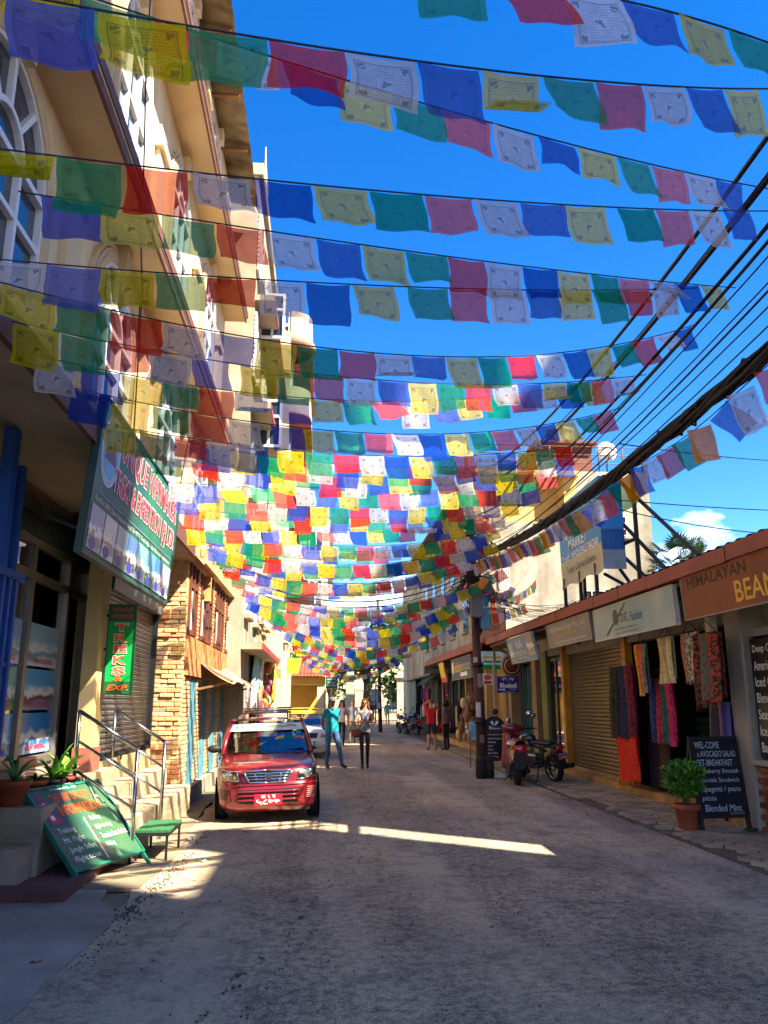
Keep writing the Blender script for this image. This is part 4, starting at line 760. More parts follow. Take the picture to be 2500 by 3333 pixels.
AE.text('Aashreeta Expo Pvt. Ltd.', 1.45, .345, 2.4, .15, mat('expo_pink', 'd8b8b0', .5), .01); AE.text('Manufacturer, Wholesaler', 1.4, .20, 1.3, .08, yellowl); AE.text('Thamel, Satghumti, Kathmandu, Nepal. aashreeta@hotmail.com', 1.5, .075, 2.2, .06, whitel)
IA = Board('shop_sign', 'tilted blue board reading A.A INTERNATIONAL at the far end of the eave', (4.86, 20.5, 2.58), (0,-1,0), (-.22,.12,1), 2.5, .62, mat('aa_blue', '456f9c', .4, .18, 1.2), .05, frame=greyalu, fw=.014)
IA.text('A.A', 1.15, .43, .5, .20, whitel); IA.text('INTERNATIONAL', 1.15, .21, 1.15, .13, whitel); IA.text('Manufacturer & Exporter', 1.2, .09, .8, .05, whitel); IA.panel('photo', 1.85, .12, 2.45, .60, picture('aa_models', '6a4a44', '5a3a34', '8a7a74', 6)); IA.panel('photo', .05, .03, .45, .5, picture('aa_photo', '8a9aa8', '445a70', '6a7a8a', 5))
# beige roller shutter
rs = solid('roller_shutter', mat('shutter_core', '4a4234', .8), rw, (5.86, 15.14, .15, 5.9, 19.0, 2.95)); b = MB(); prof = [(0, 0), (-.026, .014), (-.034, .04), (-.026, .066), (0, .078)]
b.add([(x, y, z) for y in (0, 3.72) for x, z in prof], [(k, k+1, 6+k-1, 5+k) for k in range(4)], True); sm2 = b.mesh('slat'); sm2.materials.append(shm)
for k in range(33): o = bpy.data.objects.new('slat', sm2); o.location = Vector((5.84, 15.2, .22+k*.079))-org(rs); link(o, rs)
solid('bottom_bar', shm, rs, (5.79, 15.18, .152, 5.845, 18.94, .22)); solid('jamb', ypaint, rw, (5.72, 14.98, .15, 5.86, 15.17, 2.9), (5.70, 18.93, .15, 5.86, 19.12, 2.9))
# A.A shop: glass door, pillars
solid('post', mat('green_pillar', '6d7040', .7, .15, 3, dirt=.2), rw, (5.68, 20.35, .1, 5.85, 20.85, 2.9)); solid('pillar', mat('tan_pillar', '8a7354', .8, .15, 2), rw, (5.62, 21.15, 0, 5.95, 21.6, 3.1)); solid('corner_pillar', mat('tan_pillar', '8a7354'), rw, (5.45, 23.3, 0, 5.7, 23.6, 3.2))
dr = solid('glass_door', blackm, rw, (5.76, 19.14, .16, 5.82, 19.24, 2.7), (5.76, 19.72, .16, 5.82, 19.80, 2.7), (5.76, 20.25, .16, 5.82, 20.33, 2.7), (5.77, 19.24, 2.62, 5.81, 20.25, 2.7), join=True); solid('pane', glassy('door_glass', (.42, .48, .5), .6), dr, (5.786, 19.24, .16, 5.792, 20.25, 2.62))
tl_ = mat('teal_bar', '3f8a90', .4); g2 = solid('grille_window', blackm, rw, (5.8, 21.65, .1, 5.86, 21.75, 2.7), (5.8, 23.2, .1, 5.86, 23.28, 2.7), join=True); solid('pane', glassy('door_glass', (.42, .48, .5)), g2, (5.84, 21.75, .1, 5.846, 23.2, 2.7))
for j in range(6): solid('bar', tl_, g2, (5.78, 21.85+.25*j, .15, 5.80, 21.88+.25*j, 2.6))
# eave brackets
for yy in (10.7, 14.5, 17.7, 23.6): b = MB(); b.bar((5.06, yy, 3.2), (5.75, yy, 2.9), .07); b.bar((5.06, yy, 3.2), (5.06, yy, 2.75), .06); b.build('eave_bracket', mat('tan_pillar', '8a7354'), rw)
# ---------------------------------------------------------------- shawls and scarves
def scarf(lab, x, y0, y1, z1, z0, cols, fringe=.0, amp=.02, depth=.10, hang=True, group='shawls on show at the open shop', pleats=None, name='scarf'):
    n = pleats or len(cols); t = thing(name, lab, 'scarf', (x, (y0+y1)/2, z1), group); ph = rnd.uniform(0, 6)
    for i in range(n):
        ya, yb = y0+(y1-y0)*i/n, y0+(y1-y0)*(i+1)/n; c = cols[i % len(cols)]; zl = z0+rnd.uniform(-.03, .03)
        b = MB(); b.grid(lambda u, v: (x-depth*.5*math.sin(math.pi*u)-amp*math.sin(v*4+ph+i)-.012*math.sin(u*9+i*2), ya+(yb-ya)*(u*1.06-.03)+.012*math.sin(v*3+i), z1+(zl-z1)*v-.015*math.sin(math.pi*u)*(1-v)), 8, 8)
        b.grid(lambda u, v: (x+depth*.35, ya+(yb-ya)*u, z1+(zl+.06-z1)*v), 1, 1); b.build('fold', c, t)
        if fringe:
            b = MB()
            for q in range(9): yy = ya+(yb-ya)*(q+.5)/9; xx = x-depth*.5*math.sin(math.pi*(q+.5)/9)-amp*math.sin(4+ph+i); b.tube([(xx, yy, zl+.01), (xx+rnd.uniform(-.01, .01), yy+rnd.uniform(-.01, .01), zl-fringe)], .005, 4)
            b.build('fringe', c, t)['kind'] = 'stuff'
    if hang: b = MB(); b.tube([(x, y0, z1+.0), (x, (y0+y1)/2, z1+.18), (x, y1, z1+.0)], .006, 5); b.tube([(x, y0, z1), (x, y1, z1)], .008, 5); b.build('hanger', blackm, t)
def weave(n, cs, sc=18): return mat(n, cs[0], .9, .3, sc, .3, 120, c2=cs[1], lo=.42, hi=.55)
F1 = [weave('shawl_maroon', ('7a1838', '3f0e24')), weave('shawl_navy', ('232c44', '151a2c')), weave('shawl_char', ('2e2a34', '191720')), weave('shawl_olive', ('3a3826', '221f16'))]
scarf('bundle of dark wine and navy shawls hanging beside the shutter', 5.36, 13.75, 14.85, 2.25, 1.02, F1, depth=.16)
scarf('bright orange-red fringed shawl hanging below the dark bundle', 5.40, 13.85, 14.82, 1.05, .30, [weave('shawl_red', ('e03418', 'b82410'), 30)], .10, depth=.10, hang=False, pleats=2)
scarf('slim orange, yellow and grey scarves hanging together', 5.34, 13.05, 13.4, 2.58, 1.75, [weave('sc_grey', ('8a8a80', '6a6a60')), weave('sc_or', ('e0642a', 'c0481c')), weave('sc_yel', ('d8a83a', 'b88a2a'))])
scarf('pink, teal and rose scarves hanging in a lower tier', 5.55, 12.6, 13.5, 2.0, .95, [weave('sc_pink', ('c02860', '8a1a44')), weave('sc_teal', ('2a5a5c', '1a3a40')), weave('sc_rose', ('b03048', '7a1c30')), weave('sc_blue', ('2a3a6c', '1a2448'))])
scarf('cream and beige scarves on a hanger below the Orbit board', 5.36, 12.05, 12.55, 2.62, 1.92, [weave('sc_cr', ('d8c89a', 'c0ae80')), weave('sc_be', ('bda87a', 'a08c60')), weave('sc_cr', ('d8c89a', 'c0ae80')), weave('sc_gold', ('d0b070', 'b89858'))])
scarf('pink and green flowered scarves on a hanger', 5.36, 11.2, 11.66, 2.62, 1.92, [weave('sc_fl1', ('c85a70', 'e0c0b0'), 26), weave('sc_fl2', ('5a6a4a', 'c8c0a0'), 26), weave('sc_fl3', ('c04a50', '8aa06a'), 26)], .04)
scarf('fringed poncho with a red, green and black netted pattern', 5.26, 10.42, 11.05, 2.55, 1.62, [weave('poncho_a', ('a8442a', '202c28'), 22), weave('poncho_b', ('3f6f5c', '8a2e22'), 22), weave('poncho_c', ('221e1c', '8a4024'), 22)], .10, depth=.2)
scarf('purple satin shawl hanging on the grey pillar', 5.52, 10.80, 11.25, 1.62, .62, [mat('satin_purple', '382070', .4, .25, 4), mat('satin_dark', '1c1630', .4)], depth=.2, hang=False)
for j, (c_, lab) in enumerate((('5a1a2a', 'stacked wine-red shawls on the shop shelf'), ('24304a', 'stacked navy shawls on the shop shelf'), ('4a3a24', 'stacked brown shawls on the shop shelf'), ('3a1a3a', 'stacked plum shawls on the shop shelf'), ('223a34', 'stacked dark green shawls on the shop shelf'))):
    t = thing('shawl_pile', lab, 'shawls', (7.2, 11.4+.75*j, .2)); 
    for q in range(9): z = .2+.13*q; solid('shawl', mat('pile_'+c_, c_, .9, .4, 6), t, (6.9+rnd.uniform(-.05, .05), 11.0+.75*j, z, 7.6, 11.65+.75*j, z+.11))
scarf('pleated dark patterned shawls at the back of the open shop', 8.6, 10.9, 14.8, 2.9, .4, [weave('bk1', ('3a1420', '1a0c12'), 6), weave('bk2', ('1c2438', '10141f'), 6), weave('bk3', ('3a2a1a', '1f160e'), 6)], hang=False, pleats=14, depth=.2)
scarf('dark embroidered shawl rolls standing at the shop edge', 5.75, 13.4, 14.2, 1.3, .22, [weave('em1', ('2c2a24', '5a3a2a'), 40), weave('em2', ('241c2a', '4a2a3a'), 40)], hang=False)
# ---------------------------------------------------------------- chalkboard and clipped bush
CB = Board('chalkboard', 'black chalkboard stand listing avocado salad and set breakfast by the shawl shop', (4.87, 10.50, .20), (1,.12,0), (.0,.16,1), .66, .96, mat('chalk_black', '1b1a20', .7, .2, 5), .02, frame=mat('board_wood', '2a221c', .7), fw=.03)
chk = mat('chalk', 'c9c6cf', .9, .15, 30)
for i, (s_, w_, h_) in enumerate((('WEL-COME', .36, .085), ('x AVOCADO SALAD', .56, .075), ('SET-BREAKFAST', .52, .08), ('Blueberry Smooth', .56, .075), ('Specials Sandwich', .57, .07), ('Spagetti / pasta', .55, .085), ('pizza', .2, .075), ('Blended Mint', .52, .085))): CB.text(s_, .05+w_/2+(.02 if i % 2 else 0), .88-.112*i, w_, h_, chk, 0, .08*(i > 2))
CB.text('Lemonade', .52, .035, .2, .04, mat('chalk_pink', 'b08a9a', .9))
b = MB(); b.bar(CB.p(0, 0, -.02), CB.p(-.01, -.2, -.02), .05); b.build('leg', MT['board_wood'], CB.t); b = MB(); b.bar(CB.p(.66, 0, -.02), CB.p(.67, -.2, -.02), .05); b.build('leg', MT['board_wood'], CB.t)
for q in (0, .66): b = MB(); b.bar(CB.p(q, .9, -.03), CB.p(q, .9, -.03)+Vector((.06, .55, -1.07)), .04); b.build('leg', MT['board_wood'], CB.t)
b = MB(); b.bar(CB.p(.5, -.17, .22), CB.p(.9, -.17, -.22), .12, .03); b.build('foot_board', MT['board_wood'], CB.t)
bu = thing('potted_bush', 'clipped bright green bush in a terracotta pot in front of the chalkboard', 'plant', (4.74, 10.62, .02)); pot(bu, 4.74, 10.62, .03, .165, .31, terra)
b = MB()
for k in range(7): a = k*.9; b.tube([(4.74, 10.62, .28), (4.74+.05*math.cos(a), 10.62+.05*math.sin(a), .42), (4.74+.14*math.cos(a), 10.62+.14*math.sin(a), .62)], [.012, .01, .005], 5)
b.build('stem', mat('twig', '6a5a38', .9), bu)
for cm, n_ in ((mat('bush_bright', '6a9a26', .5, .25, 14), 900), (mat('bush_mid', '42701f', .5, .3, 14), 1100), (mat('bush_dark', '284c18', .5, .3, 14), 700)):
    b = MB()
    for _ in range(n_):
        a = rnd.uniform(0, 6.283); z = rnd.uniform(-1, 1); rr = rnd.random()**.4; wob = 1+.16*math.sin(3*a+1)+.1*math.sin(7*z+2*a); q = math.sqrt(max(0, 1-abs(z)**3))
        p = Vector((4.74+.25*wob*rr*q*math.cos(a), 10.62+.25*wob*rr*q*math.sin(a), .66+.245*rr*z))
        out = (p-Vector((4.74, 10.62, .6))).normalized(); d1 = (out+Vector((rnd.gauss(0, .6), rnd.gauss(0, .6), rnd.gauss(0.1, .5)))).normalized(); d2 = d1.cross(Vector((rnd.gauss(0, 1), rnd.gauss(0, 1), rnd.gauss(0, 1)))).normalized(); l = rnd.uniform(.022, .042)
        nn = d1.cross(d2)*l*.25; b.add([p-d1*l, p+d2*l*.42+nn, p+d1*l*1.05, p-d2*l*.42+nn], [(0,1,2),(0,2,3)])
    b.build('foliage', cm, bu)['kind'] = 'stuff'
# ---------------------------------------------------------------- rooftop market sign on a steel frame
an = thing('rooftop_sign', 'big blue-grey box sign reading ANNAPURNA MARKET on a steel frame over the eave', 'sign', (6.1, 18.5, 4))
ax, ay0, ay1, az0, az1 = 5.95, 16.45, 19.45, 4.37, 6.45
vin = mat('vinyl_blue', '2f7fb4', .55, .14, .7, c2='4f93b8'); vin2 = mat('vinyl_cream', 'b5a578', .5, .12, 2); vinb = mat('vinyl_bright', '2a8ad0', .35, .12, 1); vind = mat('vinyl_navy', '1c5a9c', .4)
def aquad(name, pts, m): MB().add(pts, [(0,1,2,3)]).build(name, m, an)
b = MB(); b.box(ax+.004, ay0+.004, az0+.3, ax+.5, ay1-.004, az1-.004); b.build('box', vin, an)
solid('front_panel', vin, an, (ax-.012, ay0, az0+.62, ax, ay1, az1))
b = MB(); b.grid(lambda u, v: (ax-.012+.0*v+.03*math.sin(v*3)*v, ay0+(ay1-ay0)*u, az0+.615-(.62)*v*(1 if True else 1)-.04*math.sin(u*14)*v), 24, 6); b.build('cream_skirt', vin2, an)
solid('side_panel', vinb, an, (ax, ay0-.012, az0+.9, ax+.5, ay0, az1)); solid('side_panel_lower', vind, an, (ax, ay0-.014, az0+.45, ax+.5, ay0, az0+.895)); solid('side_skirt', mat('vinyl_grey', '8a9aa4', .5), an, (ax, ay0-.013, az0+.02, ax+.5, ay0, az0+.445))
fr_ = ((0,-1,0),(0,0,1)); yc = (ay0+ay1)/2
text('ANNAPURNA', (ax-.014, yc, 5.66), 2.4, .34, whitel, an, fr_, bold=.03); text('MARKET', (ax-.014, yc+.1, 5.33), 1.35, .26, whitel, an, fr_, bold=.01); text('Craft', (ax-.014, yc+1.08, 5.04), .72, .20, whitel, an, fr_, shear=.2); text('WHOLESALE BAZAR', (ax-.014, yc-.35, 5.05), 1.95, .19, whitel, an, fr_, bold=.02); text('Seven Corner Street', (ax-.035, yc-.1, 4.74), 2.05, .16, blackl, an, fr_)
text('∆', (ax-.014, yc-.9, 6.2), .35, .2, whitel, an, fr_)
for (x, y, z0_, z1_) in ((5.97, 19.3, 3.55, 4.6), (5.97, 18.1, 3.55, 4.6), (5.97, 17.0, 3.55, 4.6), (6.5, 15.9, 3.6, 6.5), (6.5, 19.4, 3.6, 6.3)): solid('frame_post', blackm, an, (x-.035, y-.035, z0_, x+.035, y+.035, z1_))
for a, c in (((6.45, 16.5, 6.35), (7.3, 13.9, 3.75)), ((6.45, 16.5, 5.4), (7.0, 14.9, 3.72)), ((6.45, 16.6, 4.7), (6.9, 15.6, 3.72)), ((6.45, 16.5, 4.95), (6.5, 15.9, 4.95)), ((6.4, 19.2, 6.3), (7.3, 17.6, 3.75)), ((6.45, 17.8, 4.5), (6.9, 16.3, 3.72))): b = MB(); b.bar(a, c, .06); b.build('frame_brace', blackm, an)
# ================================================================ CONCRETE AND YELLOW BUILDING BEHIND
cn = mat('stained_concrete', 'aaa391', .9, .3, 1.3, .35, 22, streak=.10, dirt=.45); yl = mat('yellow_render', 'd8b468', .85, .07, 1, dirt=.12)
cc = thing('concrete_building', 'stained concrete and yellow building with roof terrace behind the shop row', 'building', (9, 34, 0))
solid('wall', cn, cc, (5.75, 30, 3.62, 12.9, 46, 8.5), (8.3, 30, 0, 12.9, 46, 3.62), (9.9, 30, 8.5, 12.9, 40, 10.6)); 
solid('yellow_storey', yl, cc, (5.95, 30.9, 8.5, 9.9, 46, 10.3)); solid('yellow_parapet', yl, cc, (5.75, 30.0, 8.5, 8.2, 30.12, 9.1)); solid('balcony_roof', yl, cc, (5.6, 29.6, 10.3, 9.95, 46, 10.5)); solid('side_fin', yl, cc, (9.4, 29.9, 8.501, 9.899, 30.9, 10.3)); solid('eave', mat('dark_eave', '5a3a2a', .8), cc, (5.1, 30.5, 9.6, 5.75, 50, 9.75)); solid('street_wing', cn, cc, (5.8, 46, 0, 10, 58, 9.4))
for x, z, w_, h_ in ((7.3, 8.9, 1.6, 1.1),): wd = solid('window', winglass, cc, (x-w_/2, 30.85, z, x+w_/2, 30.9, z+h_)); b = MB(); [b.bar((x-w_/2+w_*q/8, 30.82, z), (x-w_/2+w_*q/8, 30.82, z+h_), .03) for q in range(9)]; b.build('grille', trimw, wd)
for x, z, w_, h_ in ((11.2, 8.0, 1.3, .75), (10.8, 5.0, 1.5, .8), (6.9, 5.8, .4, .8)):
    wd = solid('window', darkint, cc, (x-w_/2, 29.97, z, x+w_/2, 30.0, z+h_)); b = MB(); [b.bar((x-w_/2+w_*q/6, 29.95, z), (x-w_/2+w_*q/6, 29.95, z+h_), .035) for q in range(7)]; [b.bar((x-w_/2, 29.95, z+h_*q/3), (x+w_/2, 29.95, z+h_*q/3), .03) for q in range(4)]; b.build('grille', trimw, wd); solid('sill', cn, wd, (x-w_/2-.1, 29.85, z-.14, x+w_/2+.1, 30, z-.06))
for yy in (32, 35, 38, 41, 44): 
    for z in (4.4, 6.6): wd = solid('window', winglass, cc, (5.72, yy-.5, z, 5.75, yy+.5, z+1.2)); solid('sill', cn, wd, (5.6, yy-.6, z-.12, 5.75, yy+.6, z-.05))
for x in (6.0, 7.0, 8.0, 9.0, 9.9, 11.0, 12.0, 12.8): pipe('rail_post', [(x, 30.2, 10.5 if x < 9.9 else 10.6), (x, 30.2, 11.7)], .03, mat('rust_rail', '5a4038', .7), cc)
for z in (11.0, 11.35, 11.7): pipe('rail', [(5.95, 30.2, z), (12.85, 30.2, z)], .022, mat('rust_rail', '5a4038'), cc)
solid('roof_shed', mat('rust_sheet', '6a3a2c', .7, .3, 2), cc, (9.0, 31.5, 10.5, 11.2, 34, 12.2)); solid('shed_roof', mat('rust_sheet', '6a3a2c'), cc, (8.7, 31.2, 12.2, 11.4, 34.2, 12.3))
tk = thing('water_tank', 'grey ribbed water tank on a stand above the roof terrace', 'tank', (10.2, 32.5, 12.3)); MB().lathe([(.001, 0), (.62, 0), (.64, .15), (.6, .2), (.64, .3), (.6, .35), (.64, .5), (.6, .55), (.64, .7), (.62, .85), (.3, 1.0), (.2, 1.08), (.001, 1.08)], (10.2, 32.5, 12.31), 24).build('drum', mat('tank_grey', '6d7478', .5), tk)
ds = thing('satellite_dish', 'white satellite dish on the roof terrace railing', 'dish', (11.4, 30.5, 11)); b = MB(); n = 20
b.add([(11.4+.42*r_*math.cos(6.283*q/n), 30.3-.10*(1-r_*r_)-.0, 11.55+.42*r_*math.sin(6.283*q/n)) for r_ in (.02, .35, .7, 1) for q in range(n)], [(i*n+q, i*n+(q+1) % n, (i+1)*n+(q+1) % n, (i+1)*n+q) for i in range(3) for q in range(n)], True); b.build('bowl', trimw, ds); pipe('mount', [(11.4, 30.4, 10.6), (11.4, 30.35, 11.5)], .03, blackm, ds); pipe('feed_arm', [(11.4, 30.2, 11.2), (11.4, 29.8, 11.5)], .015, blackm, ds)
# ================================================================ SECOND ROW BEYOND THE POLE
r2 = thing('far_shop_row', 'second low shop row with red eave beyond the utility pole', 'building', (6, 32, 0))
y = 25.4
while y < 38: y1 = y+1.3; b = MB(); b.box(4.88, y+.01, 3.28, 5.05, y1-.01, 3.48); b.build('eave_panel', eavem, r2); y = y1
solid('roof_sheet', eavem, r2, (5.05, 25.4, 3.45, 9, 39, 3.6)); solid('wall', mat('tan_wall', 'a58a5c', .85, .15, 2, dirt=.3), r2, (5.75, 25.6, 0, 6.0, 27.2, 3.3), (5.75, 38.4, 0, 6, 39, 3.3), (8, 25.6, 0, 8.2, 39, 3.4), (5.76, 25.4, 0, 8, 25.6, 3.3)); solid('plinth', MT['worn_plinth'], r2, (5.2, 25.6, 0, 8, 39, .2)); solid('pilaster', mat('pilaster_tan', 'b59a64', .8), r2, (5.4, 26.6, .2, 5.75, 26.9, 3.2), (5.4, 28.0, .2, 5.75, 28.25, 3.2), (5.5, 31.0, .2, 5.75, 31.2, 3.2))
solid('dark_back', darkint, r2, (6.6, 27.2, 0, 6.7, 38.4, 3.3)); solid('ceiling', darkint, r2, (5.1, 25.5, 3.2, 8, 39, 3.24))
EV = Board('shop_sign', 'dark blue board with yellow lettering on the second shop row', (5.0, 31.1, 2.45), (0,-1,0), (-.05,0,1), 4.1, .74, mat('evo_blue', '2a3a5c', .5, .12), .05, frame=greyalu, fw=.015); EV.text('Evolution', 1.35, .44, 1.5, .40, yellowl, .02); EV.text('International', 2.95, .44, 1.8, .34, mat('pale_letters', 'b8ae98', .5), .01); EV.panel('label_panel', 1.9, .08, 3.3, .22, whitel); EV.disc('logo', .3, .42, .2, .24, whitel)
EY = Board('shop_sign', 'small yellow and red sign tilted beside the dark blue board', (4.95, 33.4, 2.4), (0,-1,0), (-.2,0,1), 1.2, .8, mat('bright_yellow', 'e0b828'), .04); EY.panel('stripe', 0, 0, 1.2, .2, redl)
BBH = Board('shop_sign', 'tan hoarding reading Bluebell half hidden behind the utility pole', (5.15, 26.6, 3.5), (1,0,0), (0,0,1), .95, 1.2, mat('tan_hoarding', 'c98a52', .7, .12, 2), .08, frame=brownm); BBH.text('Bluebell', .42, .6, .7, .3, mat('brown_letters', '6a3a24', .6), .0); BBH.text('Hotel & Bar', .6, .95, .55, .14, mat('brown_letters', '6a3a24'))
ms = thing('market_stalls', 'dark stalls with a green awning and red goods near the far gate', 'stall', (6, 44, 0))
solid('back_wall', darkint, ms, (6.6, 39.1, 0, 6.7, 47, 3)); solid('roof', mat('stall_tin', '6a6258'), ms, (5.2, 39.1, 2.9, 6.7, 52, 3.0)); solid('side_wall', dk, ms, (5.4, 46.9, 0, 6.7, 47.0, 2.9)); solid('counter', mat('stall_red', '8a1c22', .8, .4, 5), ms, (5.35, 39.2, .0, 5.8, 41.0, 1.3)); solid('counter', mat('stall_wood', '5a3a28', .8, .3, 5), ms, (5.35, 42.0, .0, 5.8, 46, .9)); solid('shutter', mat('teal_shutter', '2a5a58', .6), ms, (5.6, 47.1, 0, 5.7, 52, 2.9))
b = MB(); b.grid(lambda u, v: (5.4-.75*v, 36.6+3.4*u, 2.85-.42*v*v-.06*math.sin(u*math.pi*5)*v), 20, 6); b.build('awning', mat('awning_green', '2a4a34', .8, .3, 3), ms)
# hung garments and bags in the far row
gc = [('c02030', 'red'), ('2a2a2e', 'black'), ('b0a890', 'beige'), ('7a2a5a', 'plum'), ('c83a3a', 'scarlet'), ('4a4a50', 'charcoal'), ('d8d0c0', 'cream'), ('d02a6a', 'pink'), ('8a1a2a', 'crimson'), ('3a5a4a', 'green')]
for k in range(26):
    yy = 28.6+k*.62+rnd.uniform(-.15, .15); z1 = rnd.uniform(2.2, 2.8) if k % 2 else rnd.uniform(1.3, 1.7); c_, nm = gc[(k*3) % 10]; x = 5.15+rnd.uniform(-.1, .2)
    t = thing('hanging_garment', '%s garment hanging in the far shop row, %s from its near end' % (nm, ('first second third fourth fifth sixth seventh eighth ninth tenth eleventh twelfth thirteenth fourteenth fifteenth sixteenth seventeenth eighteenth nineteenth twentieth twenty-first twenty-second twenty-third twenty-fourth twenty-fifth twenty-sixth'.split())[k]), 'garment', (x, yy, z1), 'garments hung along the far shop row')
    b = MB(); h_ = rnd.uniform(.5, .9); b.grid(lambda u, v: (x+.04*math.sin(u*8+k), yy+(u-.5)*(.22+.12*v), z1-h_*v-.06*abs(u-.5)), 8, 5); b.build('cloth', mat('garment_'+c_, c_, .85, .3, 8), t); pipe('hook', [(x, yy, z1), (x, yy, z1+.14)], .008, blackm, t, 4)
bagc = ['a8835a', '7a5a3c', 'c4ad86', '5a4632', '8f6a48', 'd0bc98']
bagn = ['tan', 'brown', 'sand', 'dark brown', 'chestnut', 'cream']
bags = sorted([(26.0+rnd.random()*2.3, .35+rnd.random()*1.5, rnd.uniform(-.25, .2), rnd.uniform(.11, .19)) for _ in range(22)])
for k, (yy, z, dx, r_) in enumerate(bags):
    x = 5.0+dx-(.2 if z < .9 else 0)
    t = thing('hanging_bag', '%s woven bag in the cluster by the tan pilaster, %s from its near side' % (bagn[k % 6], ordw(k+1)), 'bag', (x, yy, z), 'cluster of bags by the tan pilaster')
    MB().ball((x, yy, z), r_, (.7, 1, 1.15), 10, 7).build('pouch', mat('bag_'+bagc[k % 6], bagc[k % 6], .85, .35, 14), t); pipe('strap', [(x, yy-.08, z+r_), (x-.02, yy, z+r_+.25), (x, yy+.08, z+r_)], .012, mat('bag_'+bagc[(k+1) % 6], bagc[(k+1) % 6], .85), t, 5)
# ---------------------------------------------------------------- hanging signs between the rows
BS = Board('hanging_sign', 'blue sign reading Bluebell with a white arrow beside the alley', (4.77, 22.0, 1.87), (1,0,0), (0,0,1), .60, .44, mat('bluebell_blue', '1c1c8c', .4, .06), .04)
BS.text('Bluebell', .31, .20, .46, .13, whitel, .03); BS.poly('arrow', [(.04, .075), (.18, .075), (.18, .06), (.23, .09), (.18, .12), (.18, .105), (.04, .105)], whitel); BS.text('Hotel & Bar', .44, .10, .2, .04, whitel); BS.text('www.bluebellbar.com', .3, .03, .36, .03, whitel)
for q in (-1, 1): BS.poly('logo_petal', [(.30, .30), (.30+q*.05, .41), (.30+q*.18, .39), (.30+q*.12, .31), (.30+q*.10, .36), (.30+q*.05, .37)], mat('pale_petal', 'a8b0c8', .5))
BS.slab('post', -.10, -1.8, -.05, .9, greyalu, -.05, -.0)
RS = thing('round_sign', 'round brown hanging sign under the blue end board', 'sign', (5.3, 22.5, 2.62)); b = MB(); b.lathe([(.001, -.03), (.31, -.03), (.31, .03), (.001, .03)], (5.3, 22.5, 2.62), 28, 'y'); b.build('rim', mat('rim_tan', 'a8906a', .6), RS); b = MB(); b.lathe([(.001, -.036), (.26, -.036), (.26, -.031)], (5.3, 22.5, 2.62), 28, 'y'); b.build('disc', mat('round_brown', '6a2c1c', .5), RS); MB().lathe([(.19, -.040), (.21, -.040), (.21, -.0365)], (5.3, 22.5, 2.62), 28, 'y').build('ring_line', whitel, RS)
CS = Board('hanging_sign', 'small white and red poster sign behind the utility pole', (4.84, 24.4, 2.13), (1,0,0), (0,0,1), .32, .34, whitel, .02); CS.disc('logo', .17, .23, .12, .08, orl); CS.panel('text_panel', .05, .03, .28, .12, redl)
VS = Board('shop_sign', 'bright green and white menu sign at the alley mouth', (4.95, 25.0, 2.62), (1,0,0), (0,0,1), 1.1, .55, mat('menu_white', 'd0e4dc', .4), .04); VS.panel('stripe', 0, 0, 1.1, .14, mat('sign_green2', '2a8a4a', .4)); VS.panel('stripe', .05, .2, .62, .26, mat('sign_green2', '2a8a4a')); VS.panel('stripe', .05, .34, .62, .40, mat('bright_yellow', 'e0b828')); VS.disc('logo', .85, .34, .16, .16, mat('sign_cyan', '5ac8d8', .4))
# Bluebell A-board
AB = thing('menu_stand', 'arch-topped navy stand reading Bluebell with a list of services by the pole', 'sign', (4.3, 20.6, 0))
arch = [(4.06, .20), (4.64, .20), (4.64, .98)]+[(4.35+.29*math.cos(math.pi*q/12), .98+.30*math.sin(math.pi*q/12)) for q in range(1, 12)]+[(4.06, .98)]
b = MB(); b.prism(arch, 20.55, 20.60, 'y'); b.build('board', mat('stand_navy', '15142c', .5), AB); solid('inner_frame', mat('stand_maroon', '6a1838', .5), AB, (4.09, 20.545, .22, 4.61, 20.549, .92)); solid('inner_panel', mat('stand_black', '15121c', .5), AB, (4.12, 20.54, .25, 4.58, 20.544, .89))
for a, c in (((4.08, 20.58, .25), (4.05, 20.55, .0)), ((4.62, 20.58, .25), (4.65, 20.55, .0)), ((4.1, 20.6, 1.0), (4.08, 20.95, .0)), ((4.6, 20.6, 1.0), (4.62, 20.95, .0))): b = MB(); b.bar(a, c, .03); b.build('leg', wood, AB)
text('Bluebell', (4.35, 20.54, 1.0), .28, .08, whitel, AB, bold=.02, ext=.012)
for q in (-1, 1): MB().add([(4.35, 20.54, 1.05), (4.35+q*.04, 20.54, 1.17), (4.35+q*.11, 20.54, 1.15), (4.35+q*.07, 20.54, 1.08)], [(0,1,2,3)]).build('logo_petal', whitel, AB)
for i, s_ in enumerate(('High Speed Free Wi-Fi', 'Garden Restaurant', 'Breakfast', 'Lunch', 'Dinner', 'Bean Coffee', 'Every Friday')): text('- '+s_, (4.15+.0205*(len(s_)+2)/2, 20.538, .83-.088*i), .0205*(len(s_)+2), .05, whitel, AB, ext=.004)
EB = Board('notice_easel', 'pale blue notice on a thin wooden easel behind the pole', (3.80, 21.0, .68), (1,0,0), (.0,.15,1), .40, .46, mat('notice_blue', '8fc4d8', .7, .08, 5), .015, 'notice')
for a, c in (((3.82, 21.02, .9), (3.80, 21.0, 0.01)), ((4.18, 21.02, .9), (4.25, 21.0, 0.01)), ((4.0, 21.05, 1.1), (4.02, 21.4, 0.01))): b = MB(); b.bar(a, c, .025); b.build('leg', wood, EB.t)
EB.panel('text_block', .06, .08, .34, .38, mat('notice_grey', '7aa8bc', .7, .2, 40))
